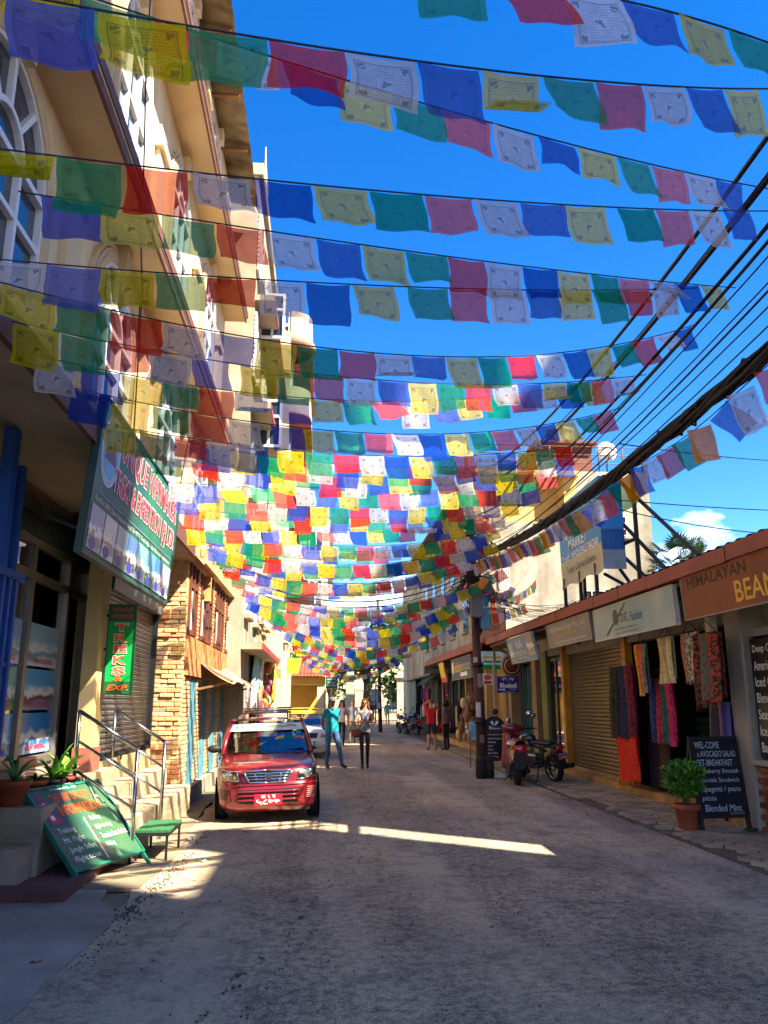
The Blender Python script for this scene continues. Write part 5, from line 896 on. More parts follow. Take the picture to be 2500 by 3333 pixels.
# ---------------------------------------------------------------- fan palm above the roofs
pl_ = thing('fan_palm', 'fan palm rising behind the eave at the right', 'tree', (11.2, 24, 0)); pipe('trunk', [(11.2, 24, 0), (11.25, 24, 3), (11.2, 24, 5.9)], .16, mat('bark', '4a3a2c'), pl_)
pmg = [mat('palm_green', '6f9a44', .5, .2, 3), mat('palm_dark', '3f6a3a', .5, .2, 3)]
for k in range(26):
    a = k*2.399; el_ = rnd.uniform(-.5, 1.25); d = Vector((math.cos(a)*math.cos(el_), math.sin(a)*math.cos(el_), math.sin(el_))); L_ = rnd.uniform(.6, 1.0); c = Vector((11.2, 24, 5.9))+d*L_; u = d.cross(Vector((0, 0, 1))); u = u.normalized() if u.length > .1 else Vector((1, 0, 0)); v_ = u.cross(d)
    b = MB(); b.tube([(11.2, 24, 5.85), c], [.025, .012], 5); n = 19
    for j in range(n):
        t_ = (j/(n-1)-.5)*3.6; e_ = (d*math.cos(t_)+u*math.sin(t_)+v_*.12*math.cos(3*t_)).normalized(); side = v_.cross(e_).normalized()*.028; r_ = .62*(1-.12*abs(t_)); tip = c+e_*r_-Vector((0, 0, .12)); m_ = c+e_*r_*.55
        b.add([c, m_+side, tip, m_-side], [(0,1,2,3)])
    b.build('frond', pmg[k % 2], pl_)
pl_.location.z = -.35
pr_ = copy_tree(pl_); pr_.location = (14.2, 26.5, -.7); pr_.rotation_euler.z = 1; pr_['label'] = 'second fan palm just showing above the eave further right'
pl_['group'] = pr_['group'] = 'fan palms behind the shop row'
bouncew = mat('bounce_white_wall', 'e8e2d6', .85, .04, 1)  # near-white walls for the added blocks, to bounce light into the street
# ================================================================ UNSEEN BLOCKS ADDED OUT OF FRAME TO SHADE THE STREET
for lab, x0, y0, x1, y1, z1, wl in (('unseen tall shade block added behind the camera on the right', 7.0, -13, 12, -2.75, 30, bouncew), ('unseen shade block added behind the near end of the shop row', 9.5, 4.4, 14, 12.6, 16.8, bouncew), ('unseen shade block added further along behind the shop row', 12.0, 12.6, 16, 15.4, 19.5, bouncew), ('unseen high shade block added beyond the shop row', 16.0, 12.6, 20, 19.2, 26, bouncew)):
    block('shade_block', lab, x0, x1, y0, y1, z1, wl, int(z1//3), max(1, int((y1-y0)//3)), side='X-', slabx=.0)  # added occluders, placed and sized for the shade they throw
ob = thing('shade_block', 'unseen notched shade block added to the right of the camera', 'building', (11, 0, 0)); b = MB(); b.prism([(10.9, -2.7), (12.9, -2.7), (12.9, .1), (11.1, 2.55), (9.6, 2.55), (9.6, 1.2), (10.9, 1.2)], 0, 16.9, 'z'); b.build('wall', bouncew, ob); solid('shade_block_low', bouncew, ob, (9.6, -2.7, 0, 10.899, 1.199, 16.2))  # added occluder, outline cut to leave a sunlit wedge on the road
for yy in (-1.4, .4, 2.0):
    for z in (4.2, 7.2): solid('window', winglass, ob, (9.57, yy-.4, z, 9.6, yy+.4, z+1.3))
# ================================================================ UTILITY POLE AND CABLES
cab = mat('cable_black', '17151a', .6, .2, 3); polem = mat('rusty_pole', '5a3a30', .75, .35, 3, .2, 30, c2='3a2a28')
pole = thing('utility_pole', 'rust-brown utility pole wrapped in cable coils on the right of the street', 'pole', (3.58, 18.3, 0))
PT = lambda z: Vector((3.58-.022*z, 18.3, z))
MB().tube([PT(0), PT(2), PT(4), PT(7.4)], [.108, .10, .088, .075], 14).build('shaft', polem, pole)
for z in (5.1, 6.3, 7.0): b = MB(); c = PT(z); b.bar(c-Vector((.55, 0, 0)), c+Vector((.55, .05, 0)), .06); b.build('crossarm', blackm, pole)
for z in (2.45, 1.2): b = MB(); b.lathe([(.127, -.05), (.135, -.05), (.135, .05), (.127, .05)], PT(z), 14); b.build('band', blackm, pole)
solid('meter_box', mat('blue_box', '4a86a8', .5, .15, 5), pole, (3.60, 18.12, 3.25, 3.80, 18.22, 3.72)); b = MB(); b.bbox(3.36, 18.05, 3.5, 3.66, 18.25, 4.05, .03); b.build('junction_box', mat('grey_box', '6a7078', .5, .15, 5), pole); b = MB(); b.grid(lambda u, v: (3.58+.18*u+.03*math.sin(v*6), 18.1-.05*math.sin(u*4), 3.75+.55*v), 4, 5); b.build('plastic_wrap', mat('blue_wrap', '3f8ab8', .5), pole)
for (dx, z, h_, c_) in ((.0, 1.30, .32, 'b8b4bc'), (.035, 1.95, .30, '9a8078'), (-.01, 2.4, .22, 'a8a09a'), (.03, .75, .16, '8a6a60')): b = MB(); b.grid(lambda u, v: (PT(z+h_*v).x+.109*math.sin(-1.0+dx*20+u*1.1), 18.3-.112*math.cos(-1.0+dx*20+u*1.1), z+h_*v), 8, 2); b.build('paper_notice', mat('paper_'+c_, c_, .8, .1, 12), pole)
b = MB()
for k in range(46):                                          # coils and loops of spare cable
    c = PT(rnd.uniform(3.9, 5.9)); r_ = rnd.uniform(.12, .38); a0 = rnd.uniform(0, 6); tl2 = rnd.uniform(-.9, .9); off = Vector((rnd.uniform(-.3, .3), -.13+rnd.uniform(-.1, .1), rnd.uniform(-.15, .15)))
    b.tube([c+off+Vector((r_*math.cos(a0+t*.55), r_*math.sin(a0+t*.55)*math.sin(tl2), r_*math.sin(a0+t*.55)*math.cos(tl2))) for t in range(10+rnd.randrange(3))], rnd.choice((.008, .011, .014)), 5)
for k in range(40): c = PT(3.7+1.5*rnd.random()); b.tube([c+Vector((rnd.uniform(-.14, .14), -.14+rnd.uniform(-.03, .05), .0)), c+Vector((rnd.uniform(-.18, .18), -.17, -.3)), c+Vector((rnd.uniform(-.14, .14), -.13, -.7))], .012, 5)
b.build('cable_coils', cab, pole)['kind'] = 'stuff'
for k, (x, y, lab) in enumerate(((3.50, 18.12, 'dark half tyre set on end at the pole foot, road side'), (3.70, 18.14, 'dark half tyre set on end at the pole foot, shop side'))):
    t = thing('tyre_stump', lab, 'tyre', (x, y, 0), 'tyre stumps at the pole foot'); b = MB(); b.lathe([(.05, 0), (.095, 0), (.105, .06), (.10, .38), (.08, .45), (.03, .47), (.02, .3)], (x, y, 0), 14); b.build('drum', mat('old_rubber', '2a2622', .9, .4, 7, .5, 30), t); b = MB(); [b.tube([(x+.10*math.cos(a), y+.10*math.sin(a), .05), (x+.10*math.cos(a+.3), y+.10*math.sin(a+.3), .40)], .012, 4) for a in (0, 1, 2, 3, 4, 5)]; b.build('tread', MT['old_rubber'], t)
far_pole = copy_tree(pole); far_pole.location = (3.3, 46, 0); far_pole['label'] = 'distant utility pole where the prayer flags close over the street'
def lag(L_, M_, R_, n=28, dm=None):
    """smooth line through three points"""
    L_, M_, R_ = Vector(L_), Vector(M_), Vector(R_); a = (M_-L_).length; tm = a/(a+(R_-M_).length)
    return [L_*((t-tm)*(t-1)/(tm))+M_*(t*(t-1)/(tm*(tm-1)))+R_*(t*(t-tm)/(1-tm)) for t in (i/n for i in range(n+1))]
def wire(name, label, pts, r, n=6, group='overhead wires', m=cab): return tag(MB().tube(pts, r, n).build(name, m), label, 'cable', group)
top = [(5.10, 6.9, .018), (4.93, 6.7, .007), (4.78, 6.6, .020), (4.55, 5.9, .016), (4.50, 5.78, .007), (4.40, 5.5, .013), (4.36, 5.42, .006), (4.24, 5.3, .006), (4.10, 4.95, .009), (4.05, 5.1, .006), (3.97, 4.8, .006)]
for k, (zm, zp, r_) in enumerate(top): wire('overhead_wire', 'overhead wire running along the right side to the pole, %s from the top' % ords[k], lag((2.35+.02*k, -7, zm+1.3), (2.76+.05*math.sin(k*2.1), 4.3, zm), (3.42+.03*(k % 3), 18.25, zp), 24), r_)
# thick bundle: twisted strands
def strands(path, R_, ns, r_, turns):
    b = MB(); n = len(path)
    for q in range(ns):
        ph = 6.283*q/ns; rr = R_*(.35 if q % 3 == 0 else 1); pts = []
        for i, p in enumerate(path):
            d = (path[min(i+1, n-1)]-path[max(i-1, 0)]).normalized(); u = d.cross(Vector((0, 0, 1))).normalized(); v = u.cross(d); a = ph+turns*6.283*i/n+.4*math.sin(i*1.1+q)
            pts.append(p+u*rr*math.cos(a)+v*rr*math.sin(a))
        b.tube(pts, r_*(.8+.5*((q*7) % 5)/5), 6)
    return b
def dens(pts, n):
    out = []
    for i in range(len(pts)-1):
        for k in range(n): out.append(pts[i].lerp(pts[i+1], k/n))
    return out+[pts[-1]]
bun = lag((2.30, -5, 4.1), (3.03, 7.5, 3.94), (3.42, 18.2, 4.88), 70)
tag(strands(bun, .052, 15, .017, 5).build('cable_bundle', cab), 'thick twisted bundle of black cables sweeping down to the pole from the right', 'cable')
b = strands([p+Vector((0, 0, .0)) for p in bun[20:60]], .085, 3, .008, 16); tag(b.build('lashing_wire', cab), 'thin lashing wire wound round the thick cable bundle', 'cable')
bun2 = sagline((3.42, 18.4, 4.55), (3.3, 45.8, 4.6), .75, 60); tag(strands(bun2, .06, 12, .014, 6).build('cable_bundle', cab), 'twisted cable bundle running from the pole on down the street', 'cable')
for k in range(9): wire('overhead_wire', 'thin wire fanning from the pole on down the street, %s from the top' % ords[k], sagline((3.40, 18.4, 6.2-.2*k), (3.25+.03*k, 45.8, 5.9-.14*k), .5+.1*k, 24), .008)
for k in range(7): wire('cross_wire', 'black cable crossing the street to the brick house eave, %s from the top' % ords[k], sagline((-2.12+.02*k, 14.5+.35*k, 4.32-.03*k), (3.45, 18.25, 4.9-.08*k), .48+.05*k, 24), (.016, .01, .012, .007, .014, .008, .007)[k], group='cables crossing the street')
b = MB()
for k in range(26): c = Vector((-2.08, 14.2+2.8*rnd.random(), 4.28+.1*rnd.random())); r_ = rnd.uniform(.08, .22); a0 = rnd.uniform(0, 6); b.tube([c+Vector((.06*math.sin(t), r_*math.cos(a0+.6*t), .6*r_*math.sin(a0+.6*t))) for t in range(11)], .009, 5)
tag(b.build('cable_tangle', cab), 'tangle of looped cables along the brick house eave', 'cable', kind='stuff')
for k in range(18):
    e_ = Vector((5.3+rnd.random()*1.2, 15.5+k*.42+rnd.random(), 3.6+rnd.random()*.35)); wire('service_wire', 'thin service wire from the pole to the shop roof, %s from the near end' % ords[k], sagline(PT(4.0+.04*k), e_, rnd.uniform(.15, .45), 14), .0055, 5, 'service wires from the pole to the roofs')
for k, (a, c, s_) in enumerate((((3.15, 9.2, 4.05), (9.0, 12.5, 4.75), .05), ((3.15, 9.2, 4.0), (9.2, 11.5, 4.25), .25), ((3.0, 7.6, 4.2), (9.5, 14.6, 6.3), .05), ((3.3, 15.5, 4.55), (11, 30, 10.9), .4), ((3.35, 17, 5.2), (9.5, 30, 10.6), .5), ((-2.0, 21, 4.4), (3.4, 18.4, 5.1), .35))): wire('service_wire', ('thin taut wire leaving the bundle towards the right edge', 'slack wire leaving the bundle towards the right edge', 'thin wire crossing the blue sky at the right', 'wire rising from the pole to the roof terrace', 'steeper wire rising from the pole to the yellow storey', 'wire from the drain pipe across to the pole')[k], sagline(a, c, s_, 18), .007, 5)
wire('dangling_wire', 'loose wire end dangling in the sky above the eave at the right', [Vector(p) for p in ((7.0, 11.6, 4.52), (6.98, 11.6, 4.3), (7.03, 11.55, 4.1), (7.0, 11.5, 3.85), (6.9, 11.5, 3.72), (6.95, 11.45, 3.6))], .006, 5)
# ================================================================ PRAYER FLAGS
def flag_mat(n, col, ink, alpha=.24, inkw=.75):
    m = bpy.data.materials.new(n); m.use_nodes = True; t = m.node_tree; N = t.nodes.new; K = t.links.new; out = t.nodes['Material Output']; t.nodes.remove(t.nodes['Principled BSDF'])
    uv = N('ShaderNodeUVMap'); sp = N('ShaderNodeSeparateXYZ'); K(uv.outputs[0], sp.inputs[0]); u, v = sp.outputs[0], sp.outputs[1]
    def mth(op, a, b_=None, c=None):
        x = N('ShaderNodeMath'); x.operation = op
        for i, q in enumerate((a, b_, c)):
            if q is None: continue
            if isinstance(q, (int, float)): x.inputs[i].default_value = q
            else: K(q, x.inputs[i])
        return x.outputs[0]
    du = mth('ABSOLUTE', mth('SUBTRACT', u, .5)); dv = mth('ABSOLUTE', mth('SUBTRACT', v, .47))
    box = mth('MAXIMUM', mth('MULTIPLY', du, 1/.40), mth('MULTIPLY', dv, 1/.40))              # 1 on the printed border
    def line(x, c, w_): return mth('LESS_THAN', mth('ABSOLUTE', mth('SUBTRACT', x, c)), w_)
    border = mth('MAXIMUM', line(box, 1.0, .022), line(box, .93, .010))
    inner = mth('LESS_THAN', box, .9); cen = mth('MAXIMUM', mth('MULTIPLY', du, 1/.13), mth('MULTIPLY', dv, 1/.13))
    rows = mth('GREATER_THAN', mth('SINE', mth('MULTIPLY', v, 6.283*19)), .25)
    nz = N('ShaderNodeTexNoise'); nz.inputs['Scale'].default_value = 1; nz.inputs['Detail'].default_value = 2; mp = N('ShaderNodeMapping'); mp.inputs['Scale'].default_value = (60, 19, 1); K(uv.outputs[0], mp.inputs[0]); K(mp.outputs[0], nz.inputs['Vector'])
    words = mth('MULTIPLY', rows, mth('GREATER_THAN', nz.outputs[0], .46)); words = mth('MULTIPLY', mth('MULTIPLY', words, inner), mth('GREATER_THAN', cen, 1.05))
    bl_ = N('ShaderNodeTexNoise'); bl_.inputs['Scale'].default_value = 11; bl_.inputs['Detail'].default_value = 3; K(uv.outputs[0], bl_.inputs['Vector']); blob = mth('GREATER_THAN', bl_.outputs[0], .53)
    cenb = mth('MULTIPLY', blob, mth('LESS_THAN', mth('POWER', mth('ADD', mth('POWER', mth('MULTIPLY', du, 1/.11), 2), mth('POWER', mth('MULTIPLY', dv, 1/.09), 2)), .5), 1)); cenl = line(cen, 1.0, .035)
    cdu = mth('SUBTRACT', du, .31); cdv = mth('SUBTRACT', dv, .31); cr_ = mth('POWER', mth('ADD', mth('POWER', cdu, 2), mth('POWER', cdv, 2)), .5); corner = mth('MULTIPLY', mth('LESS_THAN', cr_, .07), mth('GREATER_THAN', bl_.outputs[0], .47))
    words = mth('MULTIPLY', words, mth('GREATER_THAN', mth('MAXIMUM', mth('ABSOLUTE', cdu), mth('ABSOLUTE', cdv)), .075))
    ink_ = mth('MAXIMUM', mth('MAXIMUM', mth('MULTIPLY', border, .9), mth('MULTIPLY', words, .62)), mth('MAXIMUM', mth('MULTIPLY', cenb, .85), mth('MAXIMUM', mth('MULTIPLY', cenl, .6), mth('MULTIPLY', corner, .9))))
    oi = N('ShaderNodeObjectInfo'); fade = N('ShaderNodeHueSaturation'); fade.inputs['Color'].default_value = (*hexc(col), 1)
    K(mth('MULTIPLY_ADD', oi.outputs['Random'], .30, .85), fade.inputs['Value']); K(mth('MULTIPLY_ADD', oi.outputs['Random'], -.2, 1.08), fade.inputs['Saturation'])
    mx = N('ShaderNodeMixRGB'); K(mth('MULTIPLY', ink_, inkw), mx.inputs[0]); K(fade.outputs[0], mx.inputs[1]); mx.inputs[2].default_value = (*hexc(ink), 1)
    wv = N('ShaderNodeTexNoise'); wv.inputs['Scale'].default_value = 5; K(uv.outputs[0], wv.inputs['Vector']); vv = N('ShaderNodeMixRGB'); vv.blend_type = 'MULTIPLY'; vv.inputs[0].default_value = .35; K(mx.outputs[0], vv.inputs[1]); K(wv.outputs[0], vv.inputs[2])
    g_ = N('ShaderNodeGamma'); g_.inputs[1].default_value = .9; K(vv.outputs[0], g_.inputs[0]); colr = g_.outputs[0]
    df = N('ShaderNodeBsdfDiffuse'); tr = N('ShaderNodeBsdfTranslucent'); tp = N('ShaderNodeBsdfTransparent'); K(colr, df.inputs[0]); K(colr, tr.inputs[0])
    tint = N('ShaderNodeMixRGB'); tint.inputs[0].default_value = .55; tint.inputs[1].default_value = (1, 1, 1, 1); K(colr, tint.inputs[2]); K(tint.outputs[0], tp.inputs[0])
    m1 = N('ShaderNodeMixShader'); m1.inputs[0].default_value = .5; K(df.outputs[0], m1.inputs[1]); K(tr.outputs[0], m1.inputs[2]); m2 = N('ShaderNodeMixShader'); m2.inputs[0].default_value = alpha; K(m1.outputs[0], m2.inputs[1]); K(tp.outputs[0], m2.inputs[2]); K(m2.outputs[0], out.inputs[0])
    return m
FC = {'blue': flag_mat('flag_blue_cotton', '2a4ed0', '101c50', .34, .5), 'yellow': flag_mat('flag_yellow_cotton', 'ecd826', '3a3a20', .34), 'green': flag_mat('flag_green_cotton', '14a068', '0a3a2c', .34, .5), 'red': flag_mat('flag_red_cotton', 'f03830', '6a1020', .34, .5), 'white': flag_mat('flag_white_cotton', 'e2e0e8', '33333c', .34),
      'orange': flag_mat('flag_orange_cotton', 'f8962a', '7a3a10', .15, .4)}
ORDER = ['blue', 'yellow', 'green', 'red', 'white']
def flag_mesh(seed, w_, h_, c):
    r2_ = random.Random(seed); nx_, ny_ = 9, 7; sh_ = r2_.uniform(-.02, .028); a1, a2 = r2_.uniform(.004, .014), r2_.uniform(.003, .008); p1, p2 = r2_.uniform(0, 6), r2_.uniform(0, 6); lift = r2_.uniform(-.02, .02) if (seed//100) % 6 else r2_.uniform(.02, .07); curl = r2_.uniform(-.025, .03); hh = h_*r2_.uniform(.88, 1.05); roll = (seed//100) % 12 == 5
    vs, uvs = [], []
    for j in range(ny_+1):
        for i in range(nx_+1):
            u, v = i/nx_, j/ny_; y_ = (a1*math.sin(5*u+p1+2*v)+a2*math.sin(9*u+p2))*(v**.8)+.05*lift*v*v*6+curl*v*v*max(0, u-.6)*1.5
            z_ = -hh*v+lift*v*v*(u-.3)*.9-.010*math.sin(math.pi*u)*(1-v)
            if roll and v > .7: y_ += (v-.7)*.25; z_ += (v-.7)*hh*1.2
            vs.append(((u-.5)*w_+sh_*v*v+.012*math.sin(6*v+p1)*v, y_, z_)); uvs.append((u, 1-v))
    fs = [(j*(nx_+1)+i, (j+1)*(nx_+1)+i, (j+1)*(nx_+1)+i+1, j*(nx_+1)+i+1) for j in range(ny_) for i in range(nx_)]
    me = bpy.data.meshes.new('flag'); me.from_pydata(vs, [], fs); ul = me.uv_layers.new(name='UVMap')
    for lp in me.loops: ul.data[lp.index].uv = uvs[lp.vertex_index]
    me.polygons.foreach_set('use_smooth', [True]*len(fs)); me.materials.append(FC[c]); return me
FM = {c: [flag_mesh(100*i+hash_, .286, .238, c) for i in range(12)] for hash_, c in enumerate(ORDER)}
cordm = mat('flag_cord', '2a2c34', .8)
gcount = [0]
def garland(pts, start=0, label=None, order=ORDER, meshes=FM, pitch=.292, swing=(-.14, .12), group='prayer flag strings over the street', first=.05, cordr=.0045, upright=False):
    gcount[0] += 1
    t = thing('prayer_flags', label or 'string of coloured prayer flags crossing the street, %s counted from the camera' % ordw(gcount[0]), 'prayer flags', pts[0], group)
    MB().tube(pts, cordr, 5).build('cord', cordm, t)
    seg = [0]
    for a, c in zip(pts[:-1], pts[1:]): seg.append(seg[-1]+(c-a).length)
    def at_(s_):
        for i in range(len(seg)-1):
            if seg[i+1] >= s_: f_ = (s_-seg[i])/(seg[i+1]-seg[i]); return pts[i].lerp(pts[i+1], f_), (pts[i+1]-pts[i]).normalized()
        return pts[-1], (pts[-1]-pts[-2]).normalized()
    s_ = first; k = start; o0 = org(t); sw0 = rnd.uniform(*swing)
    while s_+pitch < seg[-1]:
        p, d = at_(s_+pitch/2); col = order[k % len(order)]; k += 1
        me = rnd.choice(meshes[col]); o = bpy.data.objects.new('flag', me)
        sw = sw0+rnd.gauss(0, .08)
        if rnd.random() < .05: sw -= .5
        up = Vector((0, 0, 1)); x_ = d.normalized()
        if upright: x_ = (x_+Vector((0, 0, -x_.z*.8))).normalized()
        y_ = up.cross(x_).normalized(); z_ = x_.cross(y_).normalized(); Mx = Matrix((x_, y_, z_)).transposed().to_4x4() @ Matrix.Rotation(sw, 4, 'X') @ Matrix.Rotation(rnd.gauss(0, .03), 4, 'Z')
        if rnd.random() < .5: Mx = Mx @ Matrix.Rotation(math.pi, 4, 'Z')
        if upright: Mx = Mx @ Matrix.Rotation(rnd.uniform(1.0, 1.75), 4, 'Z')
        Mx = Mx @ Matrix.Diagonal((rnd.uniform(.93, 1.02), 1, rnd.uniform(.86, 1.08), 1)); Mx.translation = p-o0-Vector((0, 0, .004)); o.matrix_local = Mx; link(o, t); o.matrix_local = Mx
        s_ += pitch*rnd.uniform(.985, 1.02); 
        if rnd.random() < .03: s_ += .08
    return t
near = [((0.22, 2.28, 4.11), (1.14, 2.56, 4.36), (2.08, 2.87, 4.46)), ((-1.17, 2.23, 3.89), (0.3, 2.59, 4.04), (2.38, 3.4, 4.76)), ((-1.38, 2.8, 4.58), (0.55, 3.48, 4.59), (2.95, 4.54, 5.0)), ((-1.53, 3.16, 3.99), (0.42, 3.59, 4.16), (2.96, 4.48, 4.79)),
   ((-1.56, 3.65, 4.11), (0.3, 4.29, 4.28), (3.25, 5.58, 4.85)), ((-1.91, 4.11, 4.0), (0.26, 4.53, 4.16), (2.86, 5.43, 4.75)), ((-1.81, 4.04, 3.83), (0.52, 5.17, 3.99), (3.4, 6.56, 5.03)), ((-1.98, 4.75, 3.94), (0.46, 6.06, 4.17), (3.18, 7.24, 4.81)), ((-1.97, 5.17, 3.9), (0.19, 6.4, 4.12), (2.95, 7.45, 4.87)),
   ((-1.88, 5.4, 3.79), (0.77, 6.8, 3.97), (3.27, 8.07, 4.79)), ((-1.85, 6.22, 3.8), (0.68, 7.62, 4.02), (3.1, 8.84, 4.61)), ((-1.64, 6.79, 3.92), (0.47, 8.05, 4.04), (3.07, 9.26, 4.59)), ((-1.64, 7.42, 3.9), (0.5, 8.65, 4.09), (3.01, 9.59, 4.52)), ((-1.71, 8.25, 3.88), (0.33, 9.48, 4.15), (2.94, 10.43, 4.52)),
   ((-1.68, 8.86, 3.91), (0.35, 10.1, 4.09), (2.93, 11.05, 4.51)), ((-1.76, 9.49, 3.88), (0.37, 10.72, 4.09), (2.92, 11.88, 4.47)), ((-1.85, 10.24, 3.81), (0.41, 11.74, 4.14), (3.0, 12.69, 4.52))]
st_ = [2, 0, 1, 1, 0, 4, 1, 1, 4, 0, 1, 3, 2, 4, 0, 3, 1]
for k, (a, m_, c) in enumerate(near): garland(lag(a, m_, c, 40), st_[k], first=rnd.uniform(.0, .1))
y = 11.6
while y < 47:
    L_ = Vector((-1.95+rnd.uniform(-.1, .1)+(0 if y < 24 else .35), y+rnd.uniform(-.5, .2), 3.95+rnd.uniform(-.12, .35)+(.25 if y > 20 else 0)))
    if y < 17: R_ = Vector((3.15+rnd.uniform(-.1, .2), y+.9+rnd.uniform(-.2, .5), 4.5+rnd.uniform(-.1, .25)))
    else: R_ = Vector((3.4+rnd.uniform(-.1, 1.3), y+rnd.uniform(-.6, .8), 4.35+rnd.uniform(-.3, .45)))
    sg_ = rnd.uniform(.25, .5) if y < 17 else rnd.uniform(.45, .95)
    garland(sagline(L_, R_, sg_, 30), rnd.randrange(5), first=rnd.uniform(.02, .3)); y += (.70 if y < 17 else .95)*rnd.uniform(.8, 1.2) if y < 26 else rnd.uniform(1.0, 1.5)
for k in range(8):
    y = 20+k*3.1+rnd.uniform(-.4, .4); garland(sagline((-1.7+rnd.uniform(-.2, .1), y, 4.15+rnd.uniform(-.2, .3)), (3.3+rnd.uniform(0, 1.2), y+rnd.uniform(-1.8, 1.8), 4.2+rnd.uniform(-.4, .3)), rnd.uniform(.7, 1.15), 30), rnd.randrange(5), 'lower sagging prayer flag string under the main canopy, %s counted from the camera' % ordw(k+1), group='lower sagging flag strings', first=rnd.uniform(.02, .3))
garland(lag((3.55, 18.35, 3.95), (4.6, 19.6, 4.15), (5.9, 21.5, 5.0), 20), 1, 'short prayer flag string from the pole to the concrete wall, upper one', group='short flag strings by the pole'); garland(lag((3.55, 18.45, 3.6), (4.3, 19.2, 3.75), (5.2, 20.2, 4.1), 20), 1, 'short prayer flag string from the pole towards the shop roof, lower one', group='short flag strings by the pole')
VO = ['orange', 'green', 'red', 'white', 'blue']; FV = {c: [flag_mesh(900+100*i+q, .19, .29, c) for i in range(5)] for q, c in enumerate(VO)}
garland([p+Vector((.02, 0, -.09-.03*math.sin(i*.7))) for i, p in enumerate(bun[22:])], 1, 'string of narrow prayer flags in orange, green, red, white and blue under the cable bundle', VO, FV, .36, (-.5, .5), 'narrow flags along the cable bundle', upright=True)
garland(lag((3.5, 17.0, 4.3), (4.4, 20, 4.35), (5.85, 24, 5.1), 20), 0, 'string of narrow prayer flags slanting from the pole to the concrete wall', VO, FV, .36, (-.5, .5), 'narrow flags along the cable bundle', upright=True)
# ================================================================ RED HATCHBACK
car = thing('parked_car', 'small red hatchback with roof rack and red number plate facing the camera', 'car', (0, 0, 0))
paint = mat('car_red', '84091a', .30, .08, 3, metal=.25, coat=1.0, spec=.6, dirt=.1); dkp = mat('car_black_plastic', '191919', .6, .15, 20)
def lerpt(t, tab):
    for (a, x), (b_, y_) in zip(tab[:-1], tab[1:]):
        if t <= b_: f_ = (t-a)/(b_-a); return x+(y_-x)*f_
    return tab[-1][1]
YF = [(.18, .10), (.24, .02), (.34, -.01), (.52, .0), (.57, .035), (.62, .045), (.70, .06), (.76, .09), (.80, .16), (.84, .34), (.875, .56), (.905, .78), (.93, .96), (.95, 1.05)]
YR = [(.18, 3.36), (.30, 3.46), (.55, 3.46), (.70, 3.40), (.95, 3.32)]; HW = [(.18, .66), (.24, .715), (.50, .735), (.62, .737), (.74, .725), (.80, .715), (.86, .70), (.95, .675)]
SE = 4.6
def ring(z):
    a = lerpt(z, HW); y0, y1 = lerpt(z, YF), lerpt(z, YR); yc = (y0+y1)/2; bb_ = (y1-y0)/2; out = []
    n = 72
    for k in range(n):
        t = 2*math.pi*k/n; c, s_ = math.cos(t), math.sin(t); e1 = 2/SE
        out.append((a*math.copysign(abs(c)**e1, c), yc+bb_*math.copysign(abs(s_)**(2/7.), s_), z))
    return out
def fy(x, z):
    a = lerpt(z, HW); y0, y1 = lerpt(z, YF), lerpt(z, YR); yc = (y0+y1)/2; bb_ = (y1-y0)/2
    q = min(.999, abs(x/a)); sn = (1-q**SE)**(1/SE)                   # matches the ring's cos/sin exponents closely
    c = q**(SE/2); s2 = math.sqrt(max(0, 1-c*c)); return yc-bb_*(s2**(2/7.))
zs = [.18, .20, .23, .27, .32, .38, .44, .50, .53, .555, .575, .60, .63, .66, .69, .72, .745, .765, .785, .80, .815, .83, .845, .86, .875, .89, .905, .92, .935, .95]
b = MB(); rings = [ring(z) for z in zs]; n = 72
b.add([p for r_ in rings for p in r_], [(i*n+k, i*n+(k+1) % n, (i+1)*n+(k+1) % n, (i+1)*n+k) for i in range(len(zs)-1) for k in range(n)], True)
b.add(rings[0], [tuple(range(n))]); b.add(rings[-1], [tuple(range(n))]); body = b.build('body', paint, car)
def patch(name, corners, m, off, parent, nu=10, nv=6, th=.0):
    (a, b_, c, d) = corners; bb_ = MB()                              # corners: bottom-left, bottom-right, top-right, top-left as (x, z)
    def f_(u, v):
        x = (a[0]*(1-u)+b_[0]*u)*(1-v)+(d[0]*(1-u)+c[0]*u)*v; z = (a[1]*(1-u)+b_[1]*u)*(1-v)+(d[1]*(1-u)+c[1]*u)*v; return (x, fy(x, z)-off, z)
    bb_.grid(f_, nu, nv); return bb_.build(name, m, parent)
# greenhouse
RZ = 1.405
b = MB(); b.grid(lambda u, v: ((u-.5)*2*(.545-.03*abs(v-.5)), 1.50+1.52*v+.08*(2*u-1)**2*(1-v), RZ+.055*(1-(2*u-1)**4)*math.sin(math.pi*(.12+.76*v))-.02*(v-.3)**2), 16, 12); b.build('roof', paint, car)
for sx in (-1, 1):
    for p, q, r_ in (((sx*.665, .98, .93), (sx*.545, 1.56, 1.41), .034), ((sx*.69, 1.95, .93), (sx*.565, 2.02, 1.40), .04), ((sx*.665, 3.25, .93), (sx*.53, 3.0, 1.40), .06)): MB().tube([p, Vector(p).lerp(Vector(q), .5)+Vector((sx*.012, -.01, .012)), q], r_, 8).build('pillar', paint, car)
    b = MB(); b.tube([(sx*.55, 1.52, 1.405), (sx*.565, 2.2, 1.41), (sx*.54, 3.0, 1.40)], .03, 8); b.build('roof_gutter', paint, car)
cgl = glassy('car_glass', (.50, .56, .55), .5)
b = MB(); b.grid(lambda u, v: ((2*u-1)*(.655-.105*v), .955+.57*v+.10*(2*u-1)**2*(1-.4*v)-.035, .935+.455*v), 12, 8); b.build('windscreen', cgl, car)
for sx in (-1, 1): b = MB(); b.grid(lambda u, v: (sx*(.672-.115*v), 1.05+.5*v+u*(2.15-.72*v), .935+.45*v), 6, 4); b.build('side_window', cgl, car)
